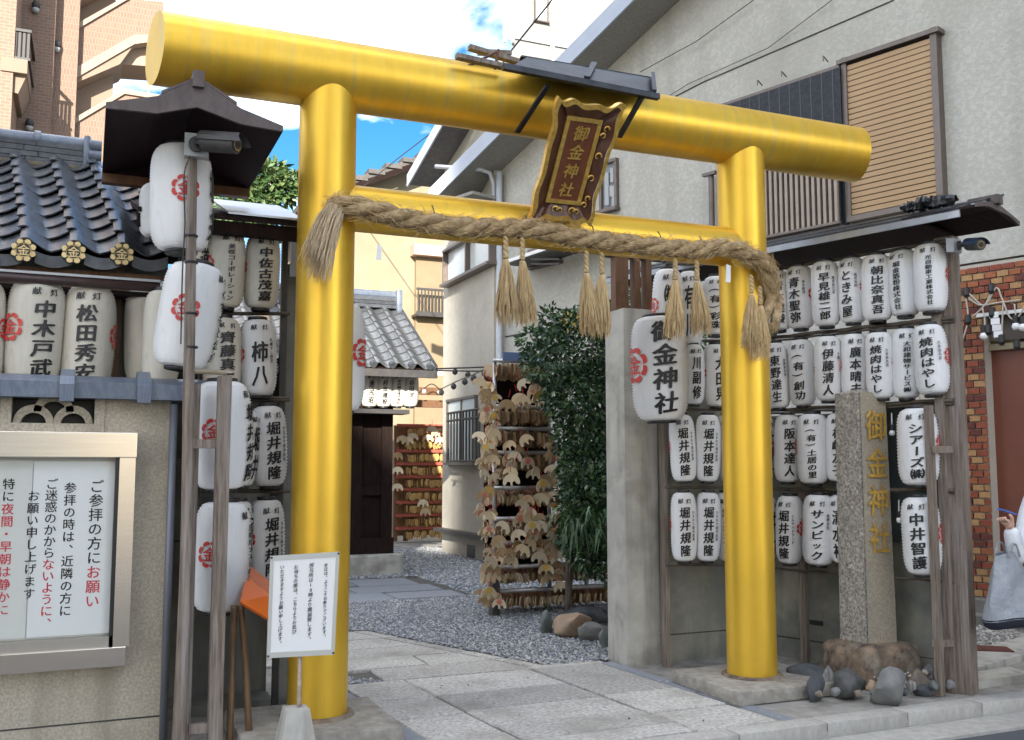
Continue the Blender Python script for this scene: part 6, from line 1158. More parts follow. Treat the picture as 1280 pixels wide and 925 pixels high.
# leafy plants
def leaves(name, clumps, n, ls, m_, seed, parent, aspect=0.42, down=0.3, shell=0.55):
    ff = random.Random(seed); vs = []; fs = []; tot = sum(c[3] ** 2 for c in clumps)
    for (cx_, cy_, cz_, r_) in clumps:
        for _ in range(int(n * r_ * r_ / tot)):
            d = Vector((ff.gauss(0, 1), ff.gauss(0, 1), ff.gauss(0, 1))).normalized(); q = r_ * (shell + (1.08 - shell) * ff.random() ** 0.7) * (1 + 0.18 * noise.noise(d * 2.5 + Vector((cx_, cy_, cz_))))
            p = Vector((cx_, cy_, cz_)) + Vector((d.x, d.y, d.z * 0.9)) * q; t = (d + Vector((ff.uniform(-1, 1), ff.uniform(-1, 1), ff.uniform(-1, 1) - down)) * 0.9).normalized(); b = t.cross(Vector((ff.uniform(-1, 1), ff.uniform(-1, 1), ff.uniform(-1, 1)))).normalized(); u = t.cross(b); l = ls * ff.uniform(0.7, 1.25); w = l * aspect; k = len(vs)
            vs += [p, p + t * l * 0.45 + b * w * 0.5 + u * l * 0.05, p + t * l, p + t * l * 0.45 - b * w * 0.5 + u * l * 0.05]; fs.append((k, k + 1, k + 2, k + 3))
    return part(name, MB().add(vs, fs), m_, parent)
def leafmat(name, cols, rough=0.35):
    m = gmat(name, cols); b = m.node_tree.nodes['Principled BSDF']; b.inputs['Roughness'].default_value = rough; return m
CAM_L = leafmat('camellia_leaf', [(0.026, 0.062, 0.028), (0.042, 0.088, 0.036), (0.018, 0.044, 0.024), (0.06, 0.115, 0.042), (0.032, 0.07, 0.036), (0.09, 0.15, 0.055)], 0.22)
SY_ = 8.75
shr = root('camellia_bush', (4.55, SY_, 0), 'tall dark glossy leaved camellia between the plaque rack and the concrete pillar', 'bush')
cl = []
for (x, y, rpx, Y) in ((722, 432, 46, 8.7), (690, 450, 36, 8.6), (762, 470, 46, 8.8), (735, 500, 50, 8.7), (712, 490, 34, 8.55), (778, 540, 46, 8.8), (742, 570, 40, 8.6), (772, 610, 38, 8.6), (742, 640, 32, 8.5), (712, 405, 20, 8.7), (665, 425, 16, 8.6), (800, 480, 50, 9.0), (730, 610, 30, 8.5), (728, 545, 36, 8.75), (736, 590, 36, 8.8), (728, 640, 28, 8.8), (750, 660, 34, 8.8), (690, 400, 18, 8.7), (745, 400, 26, 8.8), (742, 690, 30, 8.75), (768, 665, 34, 8.8), (762, 705, 26, 8.8), (722, 672, 24, 8.75)):
    p = onY(x, y, Y); cl.append((p.x, p.y, p.z, rpx / F_PX * fwd(p)))
leaves('foliage', cl, 19000, 0.064, CAM_L, 3, shr, aspect=0.5)
for i, (x, y, rpx, Y) in enumerate(((735, 480, 40, 8.9), (760, 560, 40, 8.9), (755, 630, 30, 8.8))): p = onY(x, y, Y)
for (x, y) in ((722, 430), (700, 450), (730, 490), (715, 520)):
    q = onY(x, y, 8.75); b0 = Vector((4.50, 9.05, -0.03)); part('branch', MB().tube(spline([b0, b0.lerp(q, 0.4) + Vector((0.04, 0.02, 0.1)), q], 5), [0.026 - 0.002 * k for k in range(11)], 7), mat('bark', (0.10, 0.08, 0.06), (0.16, 0.13, 0.10), rough=0.9, scale=12, bump=0.4), shr, smooth=True)
low = root('strap_leaved_plant', (4.3, 8.35, 0.8), 'arching strap leaved plant at the foot of the camellia beside the pillar', 'plant'); mb = MB(); ff = random.Random(8)
for k in range(110):
    c = onY(735 + ff.uniform(-30, 26), 650 + ff.uniform(-8, 32), 8.3 + ff.uniform(-.2, .3)); a = ff.uniform(0, 6.28); l = ff.uniform(0.16, 0.32); d = Vector((math.cos(a), math.sin(a), 0)); s = Vector((-d.y, d.x, 0)); pts = [c + d * l * t + Vector((0, 0, 0.10 * math.sin(t * 3.0) * 1.3 - 0.14 * t * t)) for t in (0, .25, .5, .75, 1)]; vs = []; 
    for t, p in zip((0.4, 1, 1, .7, .05), pts): vs += [p + s * 0.012 * t, p - s * 0.012 * t]
    mb.add(vs, [(2 * i, 2 * i + 1, 2 * i + 3, 2 * i + 2) for i in range(4)])
part('leaves', mb, leafmat('strap_leaf', [(0.03, 0.08, 0.025), (0.05, 0.12, 0.035), (0.025, 0.06, 0.02)]), low)
p = onY(712, 402, 8.5); cl2 = [(p.x, p.y, p.z, 0.07)]; leaves('yellow_leaves', cl2, 26, 0.05, mat('yellow_leaf', (0.45, 0.32, 0.05), rough=0.6), 5, shr)
bt = root('garden_tree', (2.1, 12.5, 0), 'small leafy tree top showing between the gabled roof and the left gate post', 'tree')
cl = []
for (x, y, r_) in ((330, 222, 22), (352, 235, 20), (310, 240, 22), (345, 212, 10), (366, 222, 8), (325, 262, 26), (290, 262, 22)): p = onY(x, y, 12.5); cl.append((p.x, p.y, p.z, r_ / F_PX * fwd(p)))
leaves('crown', cl, 2600, 0.13, leafmat('tree_leaf', [(0.05, 0.10, 0.03), (0.08, 0.14, 0.045), (0.035, 0.07, 0.025), (0.12, 0.17, 0.06)], 0.4), 6, bt, shell=0.2)
p = onY(328, 260, 12.5); part('trunk', MB().tube([(p.x, 12.5, -0.03), (p.x + 0.1, 12.5, 2.5), p], [0.12, 0.09, 0.04], 10), MATS['bark'], bt, smooth=True)
for x, y in ((345, 215), (362, 224), (310, 235), (352, 238)): part('branch', MB().tube([p, p.lerp(onY(x, y, 12.5), 0.5) + Vector((0, 0, 0.05)), onY(x, y, 12.5)], [0.035, 0.02, 0.008], 6), MATS['bark'], bt)
# shrub leaves behind the brown uprights
sb = root('hedge_bush', (4.3, 8.2, 0), 'leafy bush seen between the brown uprights above the concrete pillar', 'bush'); cl = []
for (x, y, r_) in ((786, 372, 14), (803, 372, 14), (772, 378, 10), (820, 420, 22), (870, 425, 12), (800, 440, 30), (960, 412, 12)): p = onY(x, y, 8.2); cl.append((p.x, p.y, p.z, r_ / F_PX * fwd(p)))
leaves('foliage', cl, 1800, 0.06, leafmat('bush_leaf', [(0.05, 0.12, 0.04), (0.08, 0.16, 0.05), (0.03, 0.07, 0.025)]), 9, sb)
part('stem', MB().tube([(4.88, 8.4, -0.03), (4.86, 8.4, 1.4), (4.84, 8.2, cl[0][2] - 0.1)], [0.04, 0.03, 0.012], 8), MATS['bark'], sb)
# ------------------------------------------------------------------ dark pavilion
PY_ = 13.6; pv = root('dark_pavilion', (3.2, PY_, 0), 'dark wooden shrine hall with grey tiled roof and four lanterns under its eave', 'pavilion')
xr = onY(490, 600, PY_).x; zbse = onY(470, 692, PY_).z; xl = xr - 3.0
part('stone_base', MB().bevbox((xl - 0.3, PY_ - 0.25, -0.03), (xr + 0.10, PY_ + 3, zbse), 0.02), CONC, pv)
part('sill_beam', MB().box((xl, PY_ - 0.05, zbse), (xr + 0.02, PY_ + 0.1, zbse + 0.22)), WOODD, pv)
part('wall_board', MB().box((xl, PY_ + 0.06, zbse + 0.2), (xr, PY_ + 2.6, 2.9)), WOODD, pv)
part('corner_post', MB().box((xr - 0.16, PY_ - 0.02, zbse), (xr, PY_ + 0.14, 2.9)), WOODD, pv); part('corner_post', MB().box((onY(447, 600, PY_).x - 0.1, PY_ - 0.02, zbse), (onY(447, 600, PY_).x + 0.06, PY_ + 0.14, 2.9)), WOODD, pv)
zr1 = onY(460, 612, PY_).z; part('rail_beam', MB().box((xl, PY_ - 0.0, zr1 - 0.08), (xr - 0.16, PY_ + 0.1, zr1 + 0.04)), WOODD, pv)
for i in range(10): X = onY(447, 600, PY_).x + 0.08 + i * (xr - 0.24 - onY(447, 600, PY_).x) / 9.5; part('slat', MB().box((X, PY_ + 0.02, zr1 + 0.04), (X + 0.03, PY_ + 0.06, 2.45)), WOODD, pv)
zl = onY(480, 512, PY_ - 0.3).z; part('lantern_shelf', MB().box((xl, PY_ - 0.42, zl - 0.06), (xr + 0.12, PY_ - 0.06, zl)), DARK, pv)
ze = onY(500, 462, PY_ - 0.7).z; xe = onY(543, 462, PY_ - 0.7).x; ep = Vector((xe, PY_ - 0.7, ze)); tsl = math.atan2(0.62, 1.0)
cw, rl = 0.27, 0.235; sv2 = Vector((0, math.cos(tsl), math.sin(tsl))) * rl; nrow = 9; tm2 = tile_mesh(mat('pavilion_roof_tile', (0.055, 0.06, 0.068), (0.10, 0.105, 0.11), rough=0.35, scale=10, rand=0.2), cw, rl)  # hall roof tile in its own dark grey
for c_ in range(10):
    for r_ in range(nrow): p = ep + Vector((-cw * (c_ + 1) - 0.02, 0, 0)) + sv2 * r_ + Vector((0, 0, 0.02)); inst('roof_tile', tm2, pv, p - pv.location, (tsl, 0, 0))
part('roof_deck', MB().quadslab([ep + Vector((-3.6, 0, -0.02)), ep + Vector((0, 0, -0.02)), ep + sv2 * nrow + Vector((0, 0, -0.02)), ep + sv2 * nrow + Vector((-3.6, 0, -0.02))], (0, 0, 0.025)), WOODD, pv)
part('eave_fascia', MB().box((xe - 3.6, ep.y - 0.02, ze - 0.10), (xe + 0.04, ep.y + 0.05, ze - 0.0)), DARK, pv)
for c_ in range(11): part('eave_roll', MB().tube([ep + Vector((-cw * c_ - 0.06, -0.03, 0.045)), ep + Vector((-cw * c_ - 0.06, 0.06, 0.08))], 0.042, 12), TILE, pv)
tp = ep + sv2 * nrow
for i in range(3): part('ridge_tile', MB().box((tp.x - 3.4, tp.y - 0.14 + i * .02, tp.z + i * 0.06), (tp.x - 0.04, tp.y + 0.14 - i * .02, tp.z + 0.05 + i * 0.06)), TILE, pv)
part('ridge_cap_tile', MB().tube([(tp.x - 3.4, tp.y, tp.z + 0.22), (tp.x - 0.04, tp.y, tp.z + 0.22)], 0.07, 12), TILEB, pv); part('ridge_end_tile', MB().bevbox((tp.x - 0.06, tp.y - 0.17, tp.z - 0.06), (tp.x + 0.03, tp.y + 0.17, tp.z + 0.30), 0.03), TILEB, pv, smooth=40)
for k in range(nrow): part('verge_tile', MB().obox(ep + sv2 * k + Vector((-0.02, 0, 0.0)), (0.07, 0, 0), sv2 * 0.98, (0, 0, 0.07)), TILE, pv)
0 and part('soffit_beam', MB().box((xe - 3.5, ep.y + 0.05, ze - 0.22), (xe - 0.25, ep.y + 0.2, ze - 0.10)), WOODD, pv)
for i, (x0_, x1_, t, lb) in enumerate(((451, 473, '池尻昭', 'leftmost lantern under the eave of the dark pavilion'), (469, 490, '村本建設', 'second lantern from the left under the eave of the dark pavilion'), (486, 507, '中田鋼管株式会社', 'third lantern from the left under the eave of the dark pavilion'), (502, 523, '谷田定一', 'rightmost lantern under the eave of the dark pavilion'))): lantern((x0_, x1_, 467, 509), lambda x, y: onY(x, y, PY_ - 0.25), t, 8, lb, 'lanterns on the dark pavilion', dimmed=True, crests=(-80,), bold=0.04, tw=0.8)  # darker paper imitates the shade under the eave
# lean-to, beams, festoon wires behind
ln = root('timber_lean_to', (5.6, 18.2, 0), 'shadowy timber lean-to with pale roof edge behind the pavilion', 'shed')
LY = 18.0; p, q = onY(505, 474, LY), onY(560, 470, LY); part('roof_board', MB().quadslab([(p.x - 1, LY - 0.2, p.z), (q.x, LY - 0.2, q.z), (q.x, LY + 1.6, q.z + 0.3), (p.x - 1, LY + 1.6, p.z + 0.3)], (0, 0, 0.05)), mat('pale_corrugated_roof', (0.45, 0.47, 0.48), rough=0.6), ln)
for y in (484, 500): a, b = onY(500, y + 3, LY), onY(556, y, LY); part('beam', MB().box((a.x, LY, a.z - 0.08), (b.x, LY + 0.1, a.z + 0.06)), WOODB, ln)
def festoon(pts, Y, n, lab, par=None, r=0.012, sag=0.0):
    P = [onY(x, y, Y_) for (x, y), Y_ in zip(pts, Y)]; t = root('festoon_wire', P[0], lab, 'wire'); S = spline(P, 8); part('wire', MB().tube(S, r, 5), BLACK, t)
    for i in range(n): c = S[int((i + 0.5) / n * (len(S) - 1))]; part('bulb', MB().lathe([(0.01, -0.09), (0.035, -0.07), (0.04, -0.04), (0.02, -0.01)], 10, c), (WHITE if 'white' in lab else DARK), t)
festoon([(545, 461), (600, 459), (650, 456), (690, 452)], (12.9, 11.5, 10, 9.2), 3, 'dark wire running from the pavilion eave to the camellia', r=0.012)
festoon([(540, 463), (600, 464), (640, 463), (672, 458)], (13, 12, 10.5, 9.5), 2, 'lower dark wire with bulbs between the pavilion eave and the rack', r=0.01)
festoon([(548, 488), (570, 477), (592, 468), (612, 458)], (13, 12, 11, 10), 5, 'string of small dark bulbs rising across the rear wing wall', r=0.008)
festoon([(505, 476), (520, 492), (540, 480), (556, 495)], (17.7, 17.7, 17.7, 17.7), 3, 'string of white bulbs under the lean-to roof', r=0.01)
# ------------------------------------------------------------------ cream house beyond the yard
HY = 23.0; ch = root('cream_house', (6, HY, 0), 'ochre cream house with dark tiled gable roof behind the pavilion', 'house')
CRM = mat('ochre_plaster', (0.27, 0.235, 0.16), (0.245, 0.21, 0.14), streak=(0.22, 0.175, 0.105), ss=(1.2, 1.2, 0.1), rough=0.9, scale=3, c3=(0.22, 0.185, 0.125), s3=0.5, bump=0.1)
hx0, hx1 = onY(400, 400, HY).x, onY(600, 400, HY).x; r0, r1 = onY(440, 236, HY), onY(578, 188, HY)
sl_ = (r1.z - r0.z) / (r1.x - r0.x); zl_ = lambda x: r0.z + (x - r0.x) * sl_
part('wall', MB().poly([(hx0, HY, -0.03), (hx1, HY, -0.03), (hx1, HY, zl_(hx1)), (hx0, HY, zl_(hx0))], (0, 5, 0)), CRM, ch)
part('roof', MB().quadslab([(hx0 - 0.5, HY - 0.6, zl_(hx0 - 0.5)), (hx1 + 2, HY - 0.6, zl_(hx1 + 2)), (hx1 + 2, HY + 5, zl_(hx1 + 2)), (hx0 - 0.5, HY + 5, zl_(hx0 - 0.5))], (0, 0, 0.14)), mat('dark_roof', (0.07, 0.065, 0.06), (0.11, 0.10, 0.095), rough=0.8, scale=10), ch)
for k in range(16): X = hx0 - 0.3 + k * 0.42; part('roof_tile_row', MB().box((X, HY - 0.66, zl_(X) + 0.13), (X + 0.40, HY - 0.2, zl_(X) + 0.24)), MATS['dark_roof'], ch)
part('verge_board', MB().quadslab([(hx0 - 0.5, HY - 0.62, zl_(hx0 - 0.5) - 0.16), (hx1 + 2, HY - 0.62, zl_(hx1 + 2) - 0.16), (hx1 + 2, HY - 0.62, zl_(hx1 + 2)), (hx0 - 0.5, HY - 0.62, zl_(hx0 - 0.5))], (0, -0.03, 0)), WOODD, ch)
H = lambda x, y, o=0.0: onY(x, y, HY - o); nH = Vector((0, -1, 0))
w3 = wwin(527, 556, 330, 388, 'curtained window with small balcony on the cream house', plane=lambda x, y: onY(x, y, HY), nn=nH, d=Vector((1, 0, 0)), pane='curtain_glass', mull=0)
a = H(522, 390, 0.4); b = H(556, 363, 0.4)
for i in range(9): x = a.x + (b.x - a.x) * i / 8; part('baluster', MB().box((x, HY - 0.42, a.z), (x + 0.025, HY - 0.39, b.z)), DARK, w3)
for z in (a.z, b.z): part('balcony_rail', MB().box((a.x - 0.03, HY - 0.43, z - 0.03), (b.x + 0.1, HY - 0.38, z + 0.02)), DARK, w3)
part('balcony_floor', MB().box((a.x - 0.03, HY - 0.43, a.z - 0.09), (b.x + 0.1, HY, a.z - 0.03)), DARK, w3)
a, b = H(517, 318, 0.3), H(558, 308, 0.3); part('window_hood', MB().box((a.x, HY - 0.35, a.z), (b.x, HY, b.z)), mat('pinkish_hood', (0.48, 0.33, 0.25), rough=0.8), ch)
a, b = H(517, 470), H(524, 318); part('corner_pier', MB().box((a.x, HY - 0.12, 0), (hx1, HY, onY(520, 318, HY).z - 0.05)), mat('darker_ochre', (0.24, 0.185, 0.115), (0.22, 0.165, 0.10), rough=0.9, scale=3), ch)
pv2 = H(466, 215, 0.66); 
tw = root('roof_ladder_frame', onY(575, 200, 21), 'thin white steel frame standing on the roof edge beside the blue fascia', 'frame')
for x in (570, 578, 586): p, q = onY(x, 205 - (x - 570) * 0.5, 21), onY(x, 166, 21); part('tube', MB().tube([p, q], 0.025, 6), WHITE, tw)
for y in (167, 178, 188): part('tube', MB().tube([onY(570, y, 21), onY(592, y - 1, 21)], 0.02, 6), WHITE, tw)
tl = root('telephone_wire', onY(450, 240, 20), 'dark utility wire crossing the blue sky between the gate posts', 'wire'); part('wire', MB().tube([onY(445, 240, 22), onY(500, 196, 18), onY(560, 150, 15), onY(600, 120, 13), onY(640, 62, 11), onY(690, 0, 10)], 0.011, 6), mat('blue_black_wire', (0.02, 0.025, 0.05), rough=0.5), tl)
# white building above the gable
WB = 26.0; wbx = onY(640, 0, WB).x; wb_ = root('white_building', (wbx, WB, 0), 'tall white rendered building rising behind the grey gable roof', 'building')
WR = mat('white_render', (0.235, 0.235, 0.23), (0.21, 0.21, 0.205), rough=0.9, scale=12, bump=0.3, bscale=60)
part('wall', MB().poly([(wbx, WB, -0.03), (wbx + 9, WB, -0.03), (wbx + 9, WB, 24), (wbx, WB, 24)], (3.9, 8, 0)), WR, wb_)
p = onY(628, 60, WB); part('lower_wall', MB().box((onY(627, 90, WB).x, WB + 0.2, -0.03), (wbx, WB + 0.5, p.z)), WR, wb_)
part('downpipe', MB().tube([(onY(689, 0, WB).x, WB - 0.08, 5), (onY(689, 0, WB).x, WB - 0.08, 24)], 0.07, 8), WHITE, wb_); part('ledge', MB().box((wbx, WB - 0.06, onY(660, 52, WB).z), (wbx + 9, WB, onY(660, 50, WB).z)), GREYP, wb_)
wwin(669, 683, -25, 27, 'pale window of the white building at the top edge of the picture', plane=lambda x, y: onY(x, y, WB), nn=nH, pane='pale_glass', mull=0)
part('balcony_glass', MB().box((onY(631, 30, WB).x, WB - 0.1, onY(631, 50, WB).z), (onY(641, 30, WB).x, WB - 0.06, onY(631, 15, WB).z)), MATS['curtain_glass'], wb_)
for x in (631, 641): p = onY(x, 53, WB - 0.1); part('balcony_post', MB().box((p.x - 0.04, WB - 0.14, p.z), (p.x + 0.04, WB - 0.06, p.z + 0.9)), WHITE, wb_)
# ------------------------------------------------------------------ brick apartment block, far left
AY = 24.0; ap = root('apartment_block', (-2, AY, 0), 'tan brick apartment block with outside staircase at the top left', 'apartment building')
TAN = brickmat('tan_brick', (0.235, 0.155, 0.115), (0.20, 0.13, 0.095), (0.28, 0.205, 0.155), 1.0, bw=0.18, rh=0.075, ms=0.008)
TANV = brickmat('tan_brick_upright', (0.22, 0.145, 0.105), (0.19, 0.125, 0.09), (0.26, 0.19, 0.145), 1.0, bw=0.07, rh=0.155, ms=0.008)  # same tan brick set upright, slightly darker
BEI = mat('beige_render', (0.25, 0.19, 0.145), (0.23, 0.175, 0.13), rough=0.9, scale=3); COP = mat('pale_coping', (0.33, 0.26, 0.205), (0.30, 0.24, 0.185), rough=0.85, scale=3)
def AX(x, Y=AY): return onY(x, 100, Y).x
def AZ(y, Y=AY): return onY(60, y, Y).z
top = 17
part('wall', MB().box((AX(-250), AY - 1.6, -0.03), (AX(16, AY - 1.6), AY, top)), TAN, ap)
part('wall', MB().box((AX(16), AY, -0.03), (AX(66), AY + 6, top)), TAN, ap); part('wall', MB().box((AX(66), AY + 0.35, -0.03), (AX(96, AY + .35), AY + 6, top)), TANV, ap)
def stairpoly(name, pts, Y, d, m_): return part(name, MB().poly([onY(x, y, Y) for x, y in pts], (0, d, 0)), m_, ap)
SY2 = AY + 0.6
stairpoly('stair_parapet', [(94, 86), (168, 44), (205, 46), (205, 2), (163, -2), (97, 36)], SY2, 0.25, TANV); stairpoly('stair_parapet', [(90, 290), (92, 154), (156, 116), (205, 124), (205, 290)], SY2, 0.25, TANV)
stairpoly('stair_parapet', [(97, -30), (120, -40), (205, -80), (205, -30), (165, -30), (97, 5)], SY2, 0.25, TANV)
stairpoly('coping', [(97, 36), (163, -3), (163, -8), (97, 29)], SY2 - 0.06, 0.35, COP); stairpoly('coping', [(92, 155), (156, 117), (205, 125), (205, 119), (156, 111), (92, 148)], SY2 - 0.06, 0.35, COP)
stairpoly('stair_edge', [(94, 98), (168, 55), (182, 53), (205, 54), (205, 44), (168, 43), (94, 85)], SY2 - 0.05, 0.3, COP)
stairpoly('stair_soffit', [(94, 104), (150, 80), (168, 55), (94, 98)], SY2, 1.2, BEI)
stairpoly('stair_soffit', [(150, 80), (168, 55), (205, 54), (205, 84)], SY2 + 0.3, 1.0, mat('brown_render', (0.34, 0.25, 0.19), rough=0.9))
stairpoly('recess_panel', [(93, 104), (142, 80), (141, 122), (92, 150)], SY2 + 0.5, 0.1, BEI); stairpoly('recess_panel', [(98, -5), (146, -12), (145, 4), (98, 30)], SY2 + 0.5, 0.1, BEI)
stairpoly('stair_post', [(184, 118), (187, 118), (187, 100), (184, 100)], SY2 + 0.4, 0.1, COP)
for nm, (x, y) in (('upper', (45, 13)), ('middle', (71, 62)), ('lower', (37, 160))):
    p = onY(x, y, AY - 0.0 if x < 66 else AY + 0.35); t = root('wall_lamp', p, '%s small hooded wall lamp on the brick apartment block' % nm, 'wall lamp', 'wall lamps of the apartment block')
    part('hood', MB().lathe([(0.08, 0.0), (0.09, 0.10), (0.06, 0.17), (0.01, 0.19)], 12, p - Vector((0, 0.10, 0))), DARK, t, smooth=True); part('lamp_glass', MB().lathe([(0.01, -0.10), (0.07, -0.07), (0.08, 0.0)], 12, p - Vector((0, 0.10, 0))), GREYP, t, smooth=True)
a, b = onY(11, 75, AY - 0.5), onY(39, 112, AY - 0.5)
bf = root('apartment_balcony', onY(25, 130, AY - 0.4), 'small balcony with black railing on the brick apartment block', 'balcony')
part('slab', MB().box((AX(9, AY), AY - 1.64, AZ(128)), (AX(40, AY), AY, AZ(112))), BEI, bf); part('bracket', MB().poly([(AX(10), AY - 1.5, AZ(128)), (AX(39), AY - 1.5, AZ(128)), (AX(30), AY - 1.5, AZ(150)), (AX(10), AY - 1.5, AZ(146))], (0, 1.5, 0)), BEI, bf)
for k in range(6): X = AX(12 + k * 5.2, AY); part('baluster', MB().box((X, AY - 1.55, AZ(112)), (X + 0.05, AY - 1.5, AZ(77))), BLACK, bf)
for y in (77, 110): part('rail', MB().box((AX(11), AY - 1.58, AZ(y) - 0.03), (AX(39), AY - 1.5, AZ(y) + 0.03)), BLACK, bf); part('rail', MB().box((AX(39), AY - 1.58, AZ(y) - 0.03), (AX(39) + 0.06, AY, AZ(y) + 0.03)), BLACK, bf)
part('unit', MB().box((AX(13), AY - 0.9, AZ(110)), (AX(22), AY - 0.4, AZ(86))), WHITE, bf)
part('downpipe', MB().tube([(AX(17), AY - 0.12, 0), (AX(17), AY - 0.12, top)], 0.06, 8), COP, ap)
# ------------------------------------------------------------------ unseen buildings added across the street behind the camera, sized to shade the gate
ob1 = root('shade_building', (-17, -28, 0), 'unseen pale building added across the street to shade the gate, lower one', 'building'); ob2 = root('shade_building', (-7, -28, 0), 'unseen pale building added across the street to shade the gate, taller one', 'building')
GB = mat('pale_street_render', (0.66, 0.63, 0.58), (0.60, 0.57, 0.52), rough=0.9, scale=2)
bxs = -12.9
part('wall', MB().box((-14.5, -36, -0.03), (bxs, -28, 18.5)), GB, ob1); part('wall', MB().box((bxs + 0.01, -38, -0.03), (0.5, -28, 25.2)), GB, ob2); part('wall', MB().box((-22, -36.5, -0.03), (-14.49, -27.98, 19.8)), GB, ob1)
wmesh = MB().box((0, 0, 0), (1.3, 0.05, 1.3)).mesh('window', MATS['dark_window_glass'])
for fl_ in range(5):
    for k in range(3): inst('window', wmesh, ob1, Vector((-21.0 + k * 2.3, -28.03, 1.2 + fl_ * 3.2)) - ob1.location)
for fl_ in range(7):
    for k in range(3): inst('window', wmesh, ob2, Vector((-11.5 + k * 3.5, -28.0, 1.2 + fl_ * 3.2)) - ob2.location)
lf2 = root('lot_fence', (0, -6.2, 0), 'low white panel fence of the open lot across the street', 'fence')
fpm = MB().box((0, -0.02, 0), (1.78, 0.02, 1.1)).mesh('panel', WHITE)
for k in range(18): inst('panel', fpm, lf2, (-16 + k * 1.8, 0, 0))
# ------------------------------------------------------------------ person at the right edge
PB = onG(1290, 893, -0.10); PX_, PY2 = PB.x + 0.34, PB.y; pr = root('person', (PX_, PY2, -0.10), 'person in white jacket holding a phone at the right edge', 'person')
sk_c = (0.62, 0.40, 0.30); SKIN = mat('skin', sk_c, (0.58, 0.36, 0.27), rough=0.5, scale=8)
JK = mat('white_cotton', (0.72, 0.74, 0.78), (0.66, 0.68, 0.72), rough=0.85, scale=10, bump=0.7, bscale=7, bdist=0.03); JN = mat('blue_denim', (0.07, 0.12, 0.25), (0.05, 0.09, 0.19), rough=0.9, scale=30, bump=0.2)
def skin(name, V, E_, Rd, m_, rooti=0, sub=2):
    me = bpy.data.meshes.new(name); me.from_pydata([tuple(Vector(v)) for v in V], E_, []); o = bpy.data.objects.new(name, me); COL.objects.link(o); s = o.modifiers.new('s', 'SKIN'); 
    sv_ = me.skin_vertices[0].data if me.skin_vertices else None
    if sv_ is None: me.attributes.new('x', 'FLOAT', 'POINT')
    for i, r_ in enumerate(Rd): me.skin_vertices[0].data[i].radius = (r_, r_) if not isinstance(r_, tuple) else r_
    me.skin_vertices[0].data[rooti].use_root = True; u = o.modifiers.new('u', 'SUBSURF'); u.levels = sub
    dg = bpy.context.evaluated_depsgraph_get(); ev_ = o.evaluated_get(dg); m2 = bpy.data.meshes.new_from_object(ev_); bpy.data.objects.remove(o); m2.materials.clear(); m2.materials.append(m_); m2.shade_smooth(); n = bpy.data.objects.new(name, m2); COL.objects.link(n); n.parent = pr; n.location = -Vector(pr.location); return n
ph = onY(1262, 640, PY2 - 0.02); hand = onY(1258, 652, PY2); el = onY(1272, 702, PY2 + 0.02); shd = Vector((PX_ - 0.06, PY2 + 0.16, 1.28)); shd2 = Vector((PX_ + 0.04, PY2 - 0.20, 1.28))
hip = Vector((PX_ + 0.03, PY2, 0.80)); ch_ = Vector((PX_, PY2, 1.15)); nk = Vector((PX_ - 0.02, PY2, 1.36)); hd = Vector((PX_ - 0.05, PY2, 1.50))
